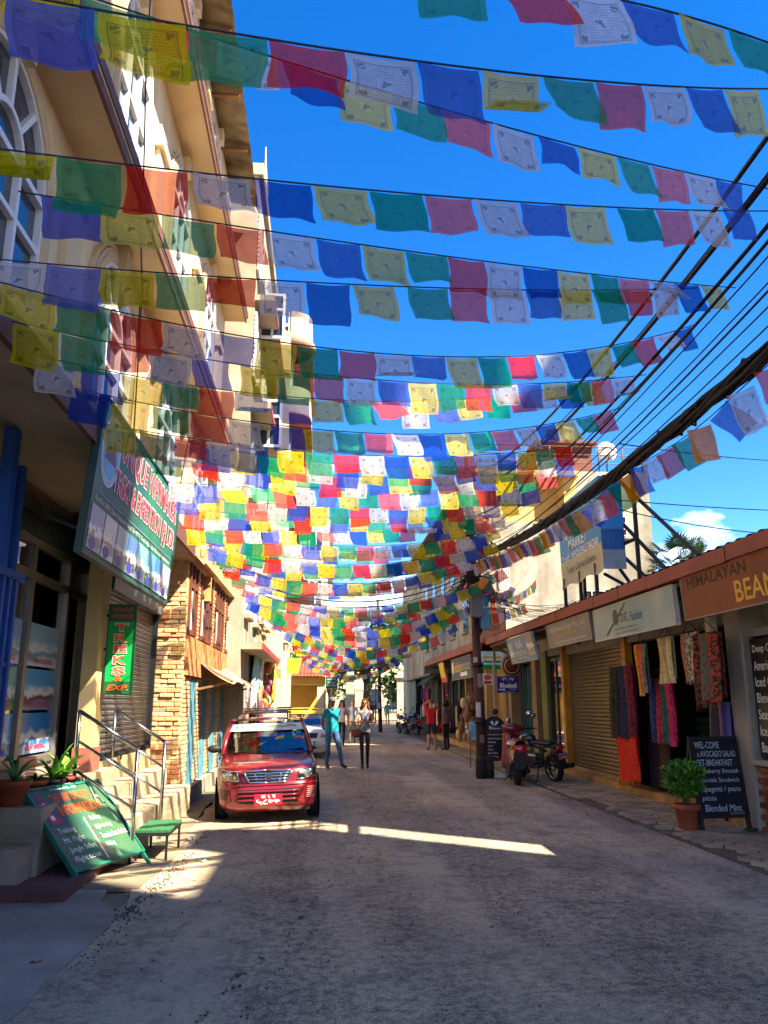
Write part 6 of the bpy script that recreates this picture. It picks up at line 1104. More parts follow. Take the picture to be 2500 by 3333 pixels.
b = MB(); b.grid(lambda u, v: ((2*u-1)*(.62-.08*v), 3.27-.25*v, .935+.45*v), 4, 3); b.build('rear_window', cgl, car)
# banner across the top of the screen, with lettering and sticker
b = MB(); b.grid(lambda u, v: ((2*u-1)*(.58-.03*v), 1.345+.13*v+.10*(2*u-1)**2*.62-.05, 1.265+.105*v), 12, 2); bn = b.build('screen_banner', mat('banner_white', 'dfe6d8', .6), car)
for s_, x, w_, h_, m_ in (('KL', -.40, .16, .065, mat('ktc_green', '1f8a4a', .5)),): text(s_, (x, 1.352+.062*(x/.5)**2, 1.315), w_, h_, m_, bn, ((1,0,0),(0,.78,.63)), bold=.03, ext=.02)
b = MB(); b.grid(lambda u, v: (-.25+.7*u, 1.352+.062*((-.25+.7*u)/.5)**2-.016+.012*v, 1.30+.02*v+.03*abs(math.sin(u*9))), 24, 1); b.build('banner_print', mat('ktc_olive', '9a9a4a', .5), bn)
patch_ = MB(); patch_.grid(lambda u, v: (.40+.12*u, 1.30+.05*v, 1.20+.05*v), 2, 2); patch_.build('sticker', mat('sticker_teal', '2a9a8a', .5), car)
# cabin: dashboard, seats, wheel
solid('dashboard', dkp, car, (-.60, 1.10, .80, .60, 1.42, .955)); MB().lathe([(.165, -.012), (.19, -.012), (.19, .012), (.165, .012), (.165, -.012)], (.30, 1.52, .98), 20, 'y').build('steering_wheel', dkp, car)
for sx in (-.30, .30):
    b = MB(); b.bbox(sx-.22, 2.05, .45, sx+.22, 2.25, 1.05, .06); b.build('seat_back', mat('seat_stripe', 'b8662a', .8, .5, 12, c2='4a2a4a') if sx > 0 else mat('seat_grey', '3a2c2a', .8, .3, 6), car); b = MB(); b.bbox(sx-.13, 2.08, 1.08, sx+.13, 2.2, 1.30, .05); b.build('headrest', MT['seat_stripe'] if sx > 0 else MT['seat_grey'], car)
b = MB(); b.bbox(-.6, 2.85, .5, .6, 3.0, 1.1, .06); b.build('rear_seat', mat('seat_blue', '2a3a6a', .8, .3, 6), car); solid('cabin_floor', dkp, car, (-.62, 1.2, .42, .62, 3.2, .45))
# wipers
for x0, x1 in ((-.5, .05), (.0, .55)): b = MB(); b.tube([(x0, fy(x0, .94)-.02 if False else .965, .945), ((x0+x1)/2, .985, .965), (x1, 1.02, .985)], .011, 5); b.build('wiper', dkp, car)
# front end
gr = patch('grille', ((-.255, .585), (.255, .585), (.34, .735), (-.34, .735)), mat('grille_dark', '1c1a1c', .5), .006, car, 14, 6)
def bar3(pts2, r_, off=.016): return [(x, fy(x, z)-off, z) for x, z in pts2]
b = MB(); loop = [(-.255, .585), (0, .575), (.255, .585), (.34, .735), (0, .745), (-.34, .735), (-.255, .585)]
for (x0, z0), (x1, z1) in zip(loop[:-1], loop[1:]): b.tube(bar3([(x0+(x1-x0)*t/5, z0+(z1-z0)*t/5) for t in range(6)], 0), .013, 6)
b.build('grille_surround', chrome, gr)
for z in (.625, .665, .705): 
    w_ = .255+.085*(z-.585)/.15; b = MB(); b.tube(bar3([(-w_+2*w_*t/8, z) for t in range(9)], 0, .014), .009, 6); b.build('grille_slat', chrome, gr)
for x in (-.17, .17): b = MB(); b.tube(bar3([(x*.9, .585), (x*1.1, .735)], 0, .016), .007, 5); b.build('grille_slat', chrome, gr)
b = MB()                                                             # stylised S badge
for sg in (1, -1): b.add([(sg*q[0], fy(0, .66)-.034, .66+sg*q[1]) for q in ((-.055, .02), (0, .062), (.055, .02), (.028, .002), (.0, .024), (-.02, .010), (.03, -.022), (.0, -.04))], [tuple(range(8))])
b.build('badge', chrome, gr)
for sx, nm in ((-1, 'headlight'), (1, 'headlight')):
    ch = [(sx*.40, .605), (sx*.70, .635), (sx*.685, .765), (sx*.43, .735)]
    if sx < 0: ch = [ch[1], ch[0], ch[3], ch[2]]
    hl = patch(nm, ch, mat('lamp_reflector', 'c8c4b4' if True else '', .15, .1, 9, metal=.7) if sx > 0 else mat('lamp_reflector_warm', 'd8c890', .18, .15, 9, metal=.6), .004, car, 8, 6); patch('lens', ch, glassy('lamp_lens', (.9, .92, .9), .5), .016, hl, 8, 6)
    xb = sx*.565; zb = .69; yb = fy(xb, zb); MB().lathe([(.001, -.012), (.045, -.012), (.055, -.004), (.058, .012)], (xb, yb-.004, zb), 16, 'y').build('bulb_bowl', chrome, hl)
    b = MB(); cc2 = ch+[ch[0]]
    for (x0, z0), (x1, z1) in zip(cc2[:-1], cc2[1:]): b.tube([(x0+(x1-x0)*t/5, fy(x0+(x1-x0)*t/5, z0+(z1-z0)*t/5)-.012, z0+(z1-z0)*t/5) for t in range(6)], .009, 5)
    b.build('rim', chrome, hl)
    fo = [(sx*.50, .335), (sx*.655, .35), (sx*.665, .50), (sx*.53, .50)]
    if sx < 0: fo = [fo[1], fo[0], fo[3], fo[2]]
    fg_ = patch('fog_grille', fo, mat('grille_dark', '1c1a1c'), .004, car, 6, 5)
    for q in range(6): z = .355+.027*q; b = MB(); b.tube(bar3([(sx*(.525+.002*q), z), (sx*.59, z), (sx*(.650), z)], 0, .012), .008, 5); b.build('grille_slat', mat('pale_red', 'b86a62', .4) if sx > 0 else paint, fg_)
lo_ = patch('air_intake', ((-.40, .30), (.40, .30), (.43, .49), (-.43, .49)), mat('grille_dark', '1c1a1c'), .004, car, 14, 6)
for z in (.345, .405, .46): b = MB(); b.tube(bar3([(-.42+.84*t/10, z) for t in range(11)], 0, .014), .015, 6); b.build('intake_bar', paint, lo_)
b = MB(); b.tube([(x, fy(x, .545)-.006, .545) for x in [(-.70+1.4*t/20) for t in range(21)]], .016, 6); b.build('bumper_lip', paint, car)
b = MB(); b.tube([(x, fy(x, .775)-.003, .775+.0*x) for x in [(-.66+1.32*t/20) for t in range(21)]], .004, 5); [b.tube([(sx*.655, fy(sx*.655, .775)+.02, .78), (sx*.66, .55, .872), (sx*.645, .92, .932)], .004, 5) for sx in (-1, 1)]; b.build('bonnet_gap', blackm, car)
solid('lower_valance', dkp, car, (-.58, .16, .17, .58, .5, .21))
# number plate
solid('plate', mat('plate_red', 'b81828', .5), car, (-.19, -.042, .275, .19, -.028, .425)); text('बा ६ च', (0, -.043, .388), .2, .052, whitel, car, ext=.002); text('५८७७', (0, -.043, .318), .32, .075, whitel, car, bold=.015, ext=.002)
# mirrors
for sx in (-1, 1):
    mr = thing_ = MB(); mr.ball((sx*.80, 1.18, 1.01), .10, (1.0, .5, .62), 14, 9); mm_ = mr.build('wing_mirror', dkp if sx < 0 else mat('mirror_cream', 'b8b4a0', .4), car); b = MB(); b.tube([(sx*.66, 1.16, .95), (sx*.75, 1.18, .99)], .03, 6); b.build('mirror_arm', dkp, mm_)
# doors lines, arches, wheels
for sx in (-1, 1):
    b = MB(); [b.tube([(sx*.742, y_, .93), (sx*.745, y_+.02, .5), (sx*.735, y_+.02, .26)], .005, 4) for y_ in (1.12, 2.0, 2.85)]; b.build('door_gap', blackm, car); solid('door_handle', dkp, car, (sx*.745-.012, 1.80, .80, sx*.745+.012, 1.94, .83))
    for yw in (.72, 3.02):
        b = MB(); b.lathe([(.001, 0), (.315, 0), (.33, -.004*sx)], (sx*.742, yw, .30), 24, 'x'); b.build('wheel_arch', dkp, car)
        wh = MB(); wh.lathe([(.15, -.075), (.235, -.085), (.262, -.06), (.27, 0), (.262, .06), (.235, .085), (.15, .075)], (sx*.655, yw, .27), 28, 'x'); w_ = wh.build('wheel', rubber, car)
        MB().lathe([(.001, .05*sx), (.06, .055*sx), (.075, .04*sx), (.14, .045*sx), (.165, .082*sx), (.16, .02*sx)], (sx*.655, yw, .27), 24, 'x').build('rim', mat('steel_rim', '8a8a8c', .35, metal=.8), w_)
# roof rack
rk = MB()
for sx in (-1, 1): rk.tube([(sx*.37, 1.72, 1.44), (sx*.37, 1.72, 1.53), (sx*.37, 2.85, 1.53), (sx*.37, 2.85, 1.44)], .014, 6)
rkp = rk.build('roof_rack', steel, car)
for q in range(6): b = MB(); b.tube([(-.37, 1.76+.21*q, 1.54), (.37, 1.76+.21*q, 1.54)], .016, 8); b.build('rack_bar', steel, rkp)
for q in range(3): b = MB(); b.tube([(-.39, 1.71, 1.545+.035*q), (.39, 1.71, 1.545+.035*q)], .014, 8); b.build('rack_bar', steel, rkp)
car.location = (-.70, 11.72, -.012); car.rotation_euler = (0, R(-1.6), R(4.5)); car.scale = (1, 1, .955)
# ---------------------------------------------------------------- white taxi behind
tx = thing('white_taxi', 'small white taxi with a yellow roof half hidden behind the man in teal', 'car', (0, 0, 0)); wp = mat('taxi_white', 'd8d8d4', .3, .05, 3, coat=.8)
bcopy = body.data.copy(); bcopy.materials.clear(); bcopy.materials.append(wp); mesh_obj('body', bcopy, None, tx)
b = MB(); b.grid(lambda u, v: ((u-.5)*2*.545, 1.50+1.52*v, RZ+.05*(1-(2*u-1)**4)*math.sin(math.pi*(.12+.76*v))), 12, 8); b.build('roof', mat('taxi_yellow', 'd8a41c', .4), tx)
for sx in (-1, 1):
    for p, q, r_ in (((sx*.665, .98, .93), (sx*.545, 1.56, 1.41), .034), ((sx*.69, 1.95, .93), (sx*.565, 2.02, 1.40), .04), ((sx*.665, 3.25, .93), (sx*.53, 3.0, 1.40), .06)): MB().tube([p, q], r_, 8).build('pillar', wp, tx)
    for yw in (.72, 3.02): wh = MB(); wh.lathe([(.001, -.08), (.235, -.085), (.27, 0), (.235, .085), (.001, .08)], (sx*.655, yw, .27), 20, 'x'); wh.build('wheel', rubber, tx)
    hl = patch('headlight', [(sx*.40, .605), (sx*.70, .635), (sx*.685, .765), (sx*.43, .735)], mat('lamp_reflector', 'c8c4b4'), .01, tx); b = MB(); b.ball((sx*.80, 1.18, 1.01), .10, (1, .5, .62)); b.build('wing_mirror', dkp, tx)
b = MB(); b.grid(lambda u, v: ((2*u-1)*(.655-.105*v), .955+.57*v+.10*(2*u-1)**2*(1-.4*v)-.035, .935+.455*v), 12, 8); b.build('windscreen', cgl, tx); b = MB(); b.grid(lambda u, v: ((2*u-1)*.56, 1.37+.1*v+.06*(2*u-1)**2-.05, 1.28+.09*v), 10, 2); b.build('screen_banner', mat('bright_yellow', 'e0b828'), tx)
patch('grille', ((-.30, .59), (.30, .59), (.34, .735), (-.34, .735)), mat('grille_dark', '1c1a1c'), .008, tx); patch('air_intake', ((-.42, .28), (.42, .28), (.45, .5), (-.45, .5)), mat('grille_dark', '1c1a1c'), .008, tx); solid('plate', whitel, tx, (-.19, -.04, .40, .19, -.03, .5)); solid('dashboard', dkp, tx, (-.60, 1.10, .80, .60, 1.42, .955)); solid('cabin_floor', dkp, tx, (-.62, 1.2, .42, .62, 3.2, .45)); solid('seat_back', MT['seat_grey'], tx, (-.55, 2.05, .45, .55, 2.2, 1.1))
tx.location = (-.42, 24.6, 0); tx.rotation_euler.z = R(3)
# ================================================================ MOTORBIKES
redp = mat('bike_red', '8a0e1c', .3, .06, 5, coat=1.0); alu = mat('bike_alloy', '8a8a88', .3, .2, 10, metal=.9); seatm = mat('bike_seat', '1c1a20', .55, .2, 10); tail = mat('tail_red', 'b81420', .2, .05, 5, coat=1)
def bike_wheel(t, y_, r_, w_):
    wh = MB(); wh.lathe([(r_*.72, -w_*.5), (r_*.88, -w_*.55), (r_*.98, -w_*.3), (r_, 0), (r_*.98, w_*.3), (r_*.88, w_*.55), (r_*.72, w_*.5)], (0, y_, r_), 30, 'x'); o = wh.build('wheel', rubber, t)
    b = MB(); b.lathe([(r_*.74, -w_*.35), (r_*.66, -w_*.2), (r_*.66, w_*.2), (r_*.74, w_*.35)], (0, y_, r_), 30, 'x'); b.lathe([(.001, -.06), (.04, -.06), (.04, .06), (.001, .06)], (0, y_, r_), 14, 'x')
    for k in range(6): a = k*math.pi/3; b.tube([(0, y_+.03*math.cos(a), r_+.03*math.sin(a)), (0, y_+r_*.68*math.cos(a), r_+r_*.68*math.sin(a))], .014, 6)
    b.build('rim', alu, o)
# scooter, tail towards the camera (local -y)
sc = thing('scooter', 'red scooter parked on its stand with its tail to the camera by the pole', 'scooter', (0, 0, 0))
bike_wheel(sc, .25, .235, .10); bike_wheel(sc, 1.45, .225, .09)
b = MB(); b.grid(lambda u, v: ((.10+.085*math.sin(math.pi*v))*math.sin(math.pi*(2*u-1)*.5)*1.15, .0+.85*v-.03*math.cos(math.pi*(2*u-1)*.5), .60+.14*math.sin(math.pi*(.25+.5*v))+.12*math.cos(math.pi*(2*u-1)*.5)-.03*v), 14, 10); b.build('tail_cowl', redp, sc)
for sx in (-1, 1): b = MB(); b.grid(lambda u, v: (sx*(.10+.10*math.sin(math.pi*u)*(1-.3*v)), .0+.80*u, .66-.34*v*math.sin(math.pi*(.15+.7*u))), 10, 6); b.build('side_panel', redp, sc)
b = MB(); b.bbox(-.13, .18, .74, .13, .90, .82, .04); b.build('seat', seatm, sc); b = MB(); b.ball((0, .0, .66), .13, (1.0, .35, .62), 16, 10); b.build('tail_lamp', tail, sc); b = MB(); b.tube([(-.12, .02, .80), (-.13, -.06, .83), (.13, -.06, .83), (.12, .02, .80)], .016, 8); b.build('grab_rail', redp, sc)
b = MB(); b.prism([(-.11, .60), (.11, .60), (.13, .42), (.07, .30), (-.07, .30), (-.13, .42)], -.04, .06, 'y'); b.build('mudguard', dkp, sc)
solid('engine_case', dkp, sc, (-.17, .2, .18, -.05, .75, .36)); b = MB(); b.tube([(.15, .05, .28), (.15, .5, .26)], [.055, .045], 12); b.build('silencer', dkp, sc); solid('footboard', dkp, sc, (-.17, .85, .24, .17, 1.2, .30))
b = MB(); b.grid(lambda u, v: ((2*u-1)*(.20-.04*v), 1.22+.12*v+.06*(2*u-1)**2, .28+.62*v), 8, 6); b.build('leg_shield', redp, sc); b = MB(); b.ball((0, 1.30, 1.0), .17, (1.25, .6, .62), 16, 10); b.build('handlebar_cowl', redp, sc); b = MB(); b.ball((0, 1.22, 1.05), .09, (1.0, .5, .5), 12, 8); b.build('dial', mat('dial_grey', '4a4e50', .2), sc)
b = MB(); b.tube([(-.36, 1.22, 1.0), (-.15, 1.28, 1.01), (.15, 1.28, 1.01), (.36, 1.22, 1.0)], .016, 8); b.build('handlebar', dkp, sc); b = MB(); b.tube([(0, 1.32, .95), (0, 1.45, .24)], .03, 8); b.build('fork', dkp, sc); b = MB(); b.grid(lambda u, v: ((2*u-1)*.07, 1.45+.26*math.cos(.4+2.2*v), .225+.27*math.sin(.4+2.2*v)), 4, 8); b.build('front_mudguard', redp, sc)
def mirror(t, sx, x, y_, z, m=chrome): b = MB(); b.tube([(sx*.22, 1.26, 1.02), (sx*x*.9, y_, z-.06)], .008, 6); o = b.build('mirror_stem', dkp, t); b = MB(); b.lathe([(.001, -.012), (.055, -.012), (.062, .0), (.05, .02), (.001, .026)], (sx*x, y_, z), 16, 'y'); b.build('mirror', m, o)
mirror(sc, 1, .34, 1.24, 1.30); mirror(sc, -1, .34, 1.24, 1.30, dkp); b = MB(); b.tube([(-.04, .5, .2), (-.20, .42, .01)], .014, 6); b.build('stand', alu, sc); b = MB(); b.tube([(.08, .5, .2), (.16, .5, .01)], .012, 6); b.build('stand', alu, sc)
for sx in (-1, 1): b = MB(); b.ball((sx*.155, .02, .67), .045, (.8, .7, .8), 10, 6); b.build('indicator', mat('amber', 'c8781c', .3), sc)
sc.location = (3.93, 16.35, 0); sc.scale = (1.08, 1.08, 1.08); sc.rotation_euler = (0, R(3), R(-6))
def motorcycle(label, plate=True):
    t = thing('motorcycle', label, 'motorcycle', (0, 0, 0), 'motorcycles parked on the right'); bike_wheel(t, .28, .29, .11); bike_wheel(t, 1.55, .29, .09)
    b = MB(); b.tube([(0, .45, .62), (0, .9, .72), (0, 1.25, .78), (0, 1.35, .85)], .025, 8); b.tube([(0, 1.33, .82), (0, 1.05, .35), (0, .7, .32), (0, .55, .62)], .022, 8); [b.tube([(sx*.09, .28, .29), (sx*.08, .7, .36)], .02, 6) for sx in (-1, 1)]; b.build('frame', dkp, t)
    b = MB(); b.bbox(-.14, .72, .26, .14, 1.08, .56, .04); [b.box(-.16, .76, .34+.035*k, .16, 1.04, .352+.035*k) for k in range(6)]; b.build('engine', alu, t); b = MB(); b.ball((0, 1.08, .86), .2, (.78, 1.25, .62), 16, 10); b.build('fuel_tank', mat('tank_dark', '1c2436', .25, .1, 3, coat=.8), t); b = MB(); b.bbox(-.12, .15, .76, .12, .86, .84, .035); b.build('seat', mat('seat_blue_black', '20263a', .5, .2, 8), t)
    b = MB(); b.grid(lambda u, v: (.13*math.sin(math.pi*(u-.5))*(1-.25*v), .42-.46*v, .70+.06*math.cos(math.pi*(u-.5))+.05*v), 8, 5); b.build('tail_cowl', dkp, t); b = MB(); b.ball((0, -.03, .72), .085, (1.1, .45, .8), 14, 8); b.build('tail_lamp', tail, t); b = MB(); b.grid(lambda u, v: ((2*u-1)*(.085+.0*v), .0-.10*v, .66-.36*v), 4, 5); b.build('mudguard', dkp, t)
    if plate: b = MB(); b.add([(-.12, -.075, .62), (.12, -.075, .62), (.12, -.11, .49), (-.12, -.11, .49)], [(0,1,2,3)]); b.build('plate', mat('plate_wine', '8a1438', .5), t); text('बा ३५ प', (0, -.088, .588), .16, .04, whitel, t, ((1,0,0),(0,.26,.97)), ext=.006); text('८०७७', (0, -.099, .53), .19, .05, whitel, t, ((1,0,0),(0,.26,.97)), ext=.006)
    b = MB(); b.tube([(.15, -.18, .36), (.15, .2, .32), (.14, .75, .30)], [.05, .05, .025], 12); b.build('silencer', mat('exhaust_dark', '1e1e20', .35, metal=.6), t); b = MB(); [b.tube([(sx*.07, 1.40, .92), (sx*.07, 1.55, .29)], .024, 8) for sx in (-1, 1)]; b.build('fork', alu, t); b = MB(); b.tube([(-.36, 1.18, 1.02), (-.2, 1.3, 1.04), (.2, 1.3, 1.04), (.36, 1.18, 1.02)], .014, 8); b.build('handlebar', dkp, t); b = MB(); b.ball((0, 1.48, .92), .11, (1, .8, 1), 14, 8); b.build('headlamp', chrome, t); b = MB(); b.grid(lambda u, v: ((2*u-1)*.06, 1.55+.32*math.cos(.3+2.3*v), .29+.32*math.sin(.3+2.3*v)), 4, 8); b.build('front_mudguard', dkp, t)
    mirror(t, 1, .33, 1.2, 1.30); mirror(t, -1, .33, 1.2, 1.30)
    for sx in (-1, 1): b = MB(); b.ball((sx*.17, .06, .70), .04, (.8, .7, .8), 10, 6); b.build('indicator', mat('amber', 'c8781c'), t); b = MB(); b.tube([(sx*.08, .7, .38), (sx*.26, .68, .36)], .013, 6); b.build('footrest', dkp, t)
    b = MB(); b.tube([(-.08, .7, .3), (-.26, .6, .01)], .014, 6); b.build('stand', dkp, t); b = MB(); [b.tube([(.14, .1+.07*k, .62), (.17, .12+.07*k, .34)], .008, 5) for k in range(7)]; b.tube([(.14, .08, .62), (.15, .6, .62)], .01, 5); b.tube([(.17, .1, .34), (.17, .6, .34)], .01, 5); b.build('side_guard', alu, t)
    return t
mo = motorcycle('dark motorcycle with a wine-red plate leaning beside the red scooter'); mo.location = (4.98, 16.85, 0); mo.rotation_euler = (0, R(-8), R(20))
mf = copy_tree(mo); mf.location = (4.55, 42.5, 0); mf.rotation_euler = (0, R(-7), R(14)); mf['label'] = 'distant dark motorcycle parked near the gate pillar'
m3 = copy_tree(mo); m3.location = (4.95, 41.2, 0); m3.rotation_euler = (0, R(-7), R(20)); m3['label'] = 'further motorcycle with a helmet on it beside the far stalls'
t = thing('helmet', 'blue-grey helmet resting on the far parked motorcycle', 'helmet', (4.75, 41.9, .84)); b = MB(); b.ball((4.75, 41.9, .98), .15, (1, 1.1, .95), 14, 9); b.build('shell', mat('helmet_blue', '3a4a66', .3, .1, 4, coat=.8), t); b = MB(); b.ball((4.73, 41.8, .98), .12, (1.0, .7, .5), 12, 8); b.build('visor', winglass, t)
# ================================================================ PEOPLE
skinm = mat('skin_light', 'c98d6c', .55, .08, 20); skind = mat('skin_brown', '8a563a', .55, .08, 20)
BON = [('pelvis', 'spine'), ('spine', 'chest'), ('chest', 'neck'), ('neck', 'hb'), ('hb', 'hm'), ('hm', 'ht')]
for q in 'LR': BON += [('pelvis', 'hip'+q), ('hip'+q, 'knee'+q), ('knee'+q, 'ank'+q), ('ank'+q, 'toe'+q), ('chest', 'sho'+q), ('sho'+q, 'elb'+q), ('elb'+q, 'wri'+q), ('wri'+q, 'palm'+q)]
BASE = {'pelvis': (0, 0, .95), 'spine': (0, .0, 1.13), 'chest': (0, .0, 1.32), 'neck': (0, .012, 1.45), 'hb': (0, .0, 1.52), 'hm': (0, -.012, 1.60), 'ht': (0, -.005, 1.68)}
for q, s_ in (('L', -1), ('R', 1)): BASE.update({'hip'+q: (s_*.085, 0, .90), 'knee'+q: (s_*.095, -.01, .50), 'ank'+q: (s_*.10, .03, .09), 'toe'+q: (s_*.115, -.13, .035), 'sho'+q: (s_*.165, .0, 1.385), 'elb'+q: (s_*.225, .03, 1.12), 'wri'+q: (s_*.245, -.04, .88), 'palm'+q: (s_*.25, -.06, .80)})
RAD = {'pelvis': (.145, .105), 'spine': (.125, .095), 'chest': (.145, .105), 'neck': (.055, .055), 'hb': (.06, .065), 'hm': (.076, .09), 'ht': (.055, .065), 'hip': (.088, .09), 'knee': (.056, .058), 'ank': (.038, .042), 'toe': (.046, .034), 'sho': (.062, .062), 'elb': (.043, .043), 'wri': (.028, .03), 'palm': (.03, .018)}
def person(label, loc, rotz, pose={}, top=None, legs=None, shoes=None, skin=skinm, hair=None, hairlen=.1, sleeve=.55, shorts=False, scale=1., girth=1., group=None, legscale=1., name='person'):
    J = {k: Vector(v) for k, v in BASE.items()}; J.update({k: Vector(v) for k, v in pose.items()}); names = list(J); idx = {n_: i for i, n_ in enumerate(names)}
    me = bpy.data.meshes.new('sk'); me.from_pydata([J[n_] for n_ in names], [(idx[a], idx[b_]) for a, b_ in BON], []); o = bpy.data.objects.new('sk', me); COL.objects.link(o); o.modifiers.new('s', 'SKIN'); sm_ = o.modifiers.new('u', 'SUBSURF'); sm_.levels = 2; sm_.render_levels = 2
    if not me.skin_vertices: me.attributes.new('sk', 'FLOAT', 'POINT')
    for i, n_ in enumerate(names):
        key = n_ if n_ in RAD else n_[:-1]; r_ = RAD[key]; k_ = girth if key in ('pelvis', 'spine', 'chest') else (legscale if key in ('hip', 'knee', 'ank') else 1); sv = me.skin_vertices[0].data[i]; sv.radius = (r_[0]*k_, r_[1]*k_); sv.use_root = n_ == 'pelvis'
    dg = bpy.context.evaluated_depsgraph_get(); em = bpy.data.meshes.new_from_object(o.evaluated_get(dg)); bpy.data.objects.remove(o)
    t = thing(name, label, 'person', (0, 0, 0), group); em.materials.clear()
    for m_ in (skin, top, legs, shoes): em.materials.append(m_)
    def near(p):
        best = (9, 0)
        for a, b_ in BON:
            A_, B_ = J[a], J[b_]; d = B_-A_; f_ = max(0, min(1, (p-A_).dot(d)/max(d.length_squared, 1e-6))); dist = (p-A_-d*f_).length
            if dist < best[0]: best = (dist, (a, b_, f_))
        return best[1]
    for pf in em.polygons:
        a, b_, f_ = near(pf.center); mi = 0
        if b_[:-1] in ('hip', 'knee') or (a == 'pelvis' and f_ < .35): mi = 2
        elif b_.startswith('ank'): mi = 0 if shorts else 2
        elif b_.startswith('toe'): mi = 3
        elif a in ('pelvis', 'spine') or (a == 'chest' and (b_.startswith('sho') or f_ < .62)): mi = 1
        elif a.startswith('sho'): mi = 1 if f_ < sleeve else 0
        if shorts and b_.startswith('knee') and f_ > .9: mi = 0
        if mi in (1, 2) and not a.startswith('sho') and .6 < pf.center.z < 1.2 and not (a.startswith(('elb', 'wri'))): mi = 1 if pf.center.z > .90 else 2
        pf.material_index = mi; pf.use_smooth = True
    body_ = mesh_obj('body', em, None, t)
    # fingers join the hands, face details
    for q, s_ in (('L', -1), ('R', 1)):
        w_, p_ = J['wri'+q], J['palm'+q]; d = (p_-w_).normalized(); side = d.cross(Vector((0, 1, 0))); side = side.normalized() if side.length > .2 else Vector((1, 0, 0)); bend = side.cross(d).normalized()
        fb = MB()
        for k in range(4): o_ = p_+side*(.024*(k-1.5))*.9; ln = (.066, .078, .074, .058)[k]; fb.tube([p_.lerp(o_, .4)-d*.01, o_+d*ln*.45, o_+d*ln*.8-bend*.012, o_+d*ln-bend*.03], [.010, .0095, .0085, .006], 6)
        fb.tube([w_.lerp(p_, .4), w_.lerp(p_, .7)-side*.035*s_*-1-bend*.01, p_-side*.04*s_*-1-bend*.02+d*.015], [.012, .011, .008], 6); fb.build('fingers', skin, t)
    hm = J['hm']; f0 = hm+Vector((0, -.088, -.005)); b = MB(); b.tube([f0+Vector((0, .012, .02)), f0+Vector((0, -.016, -.02)), f0+Vector((0, .0, -.03))], [.008, .014, .01], 6); b.build('nose', skin, t)
    b = MB(); [b.ball(f0+Vector((sx*.03, .012, .012)), .009, (1.3, .6, .8), 8, 6) for sx in (-1, 1)]; b.ball(f0+Vector((0, .006, -.052)), .011, (2.0, .5, .5), 8, 6); b.build('eyes_and_mouth', mat('face_dark', '4a2a24', .5), t)
    b = MB(); [b.ball(hm+Vector((sx*.078, .005, -.01)), .022, (.4, .8, 1.3), 8, 6) for sx in (-1, 1)]; b.build('ears', skin, t)
    if hair:
        hc = hm+Vector((0, .012, .018)); b = MB(); nn, mm2 = 22, 12
        def hf(u, v):
            a = 2*math.pi*u; z = 1-v*(1.0 if abs(math.cos(a/2-math.pi/4+.0)) > 2 else 1.15); front = max(0, -math.sin(a))
            ph = v*(1.75-1.05*front); r_ = .095*math.sin(min(ph, 1.75)); y_ = math.sin(a)*r_*1.12; return hc+Vector((math.cos(a)*r_*.98, y_, .100*math.cos(ph)))
        b.grid(hf, nn, mm2)
        if hairlen > .12:
            for k in range(26):
                a = -.35+(math.pi+.7)*k/25; x, y_ = .088*math.cos(a), .088*math.sin(a); p0 = hc+Vector((x, y_, .01)); b.tube([p0, p0+Vector((x*.25, y_*.2, -hairlen*.45)), p0+Vector((x*.15, y_*.1-.02*math.cos(a), -hairlen))], [.018, .020, .008], 5)
        b.build('hair', hair, t)
    t.location = loc; t.rotation_euler.z = rotz; t.scale = (scale,)*3
    return t, J
def rebase(t):                       # build extra parts in the person's own frame
    m_ = (t.location.copy(), t.rotation_euler.copy(), t.scale.copy()); t.location = (0, 0, 0); return m_
def restore(t, m_): t.location, t.rotation_euler, t.scale = m_
def cap(t, J, m): hm = J['hm']+Vector((0, .0, .03)); b = MB(); b.lathe([(.098, 0), (.097, .035), (.075, .075), (.03, .092), (.001, .095)], hm, 18); b.grid(lambda u, v: hm+Vector(((2*u-1)*.075, -.085-.075*v*(1-.4*(2*u-1)**2), .012-.02*v)), 8, 3); b.build('cap', m, t)
brown = mat('hair_brown', '5a3420', .6, .25, 30); blk = mat('hair_black', '1a1412', .6, .2, 30); dshoe = mat('shoe_dark', '22242a', .7, .2, 15); jeans = mat('denim', '3f6288', .9, .3, 9, .2, 90); blackp = mat('black_trousers', '17171c', .85, .2, 8)
# man in teal polo
mt_, J = person('man in teal polo shirt, jeans and grey cap standing beside the red car', (.27, 21.0, .0), R(28), {'shoL': (-.175, .01, 1.385), 'shoR': (.175, .01, 1.385), 'elbL': (-.215, .12, 1.13), 'elbR': (.215, .12, 1.13), 'wriL': (-.12, .20, .95), 'wriR': (.12, .20, .95), 'palmL': (-.05, .205, .93), 'palmR': (.05, .215, .91), 'kneeL': (-.11, -.01, .50), 'kneeR': (.17, -.08, .50), 'ankL': (-.11, .04, .09), 'ankR': (.23, -.12, .09), 'toeL': (-.13, -.12, .035), 'toeR': (.29, -.26, .035), 'hipR': (.095, 0, .90)}, mat('teal_polo', '128a92', .85, .15, 8, .2, 60), jeans, dshoe, skind, blk, .06, .7, girth=1.25, legscale=1.15, scale=1.02)
m_ = rebase(mt_); cap(mt_, J, mat('cap_grey', '5a5a5c', .8)); b = MB(); b.tube([(-.07, -.03, 1.46), (0, -.075, 1.42), (.07, -.03, 1.46), (0, .06, 1.49), (-.07, -.03, 1.46)], .016, 6); b.build('collar', MT['teal_polo'], mt_); restore(mt_, m_)
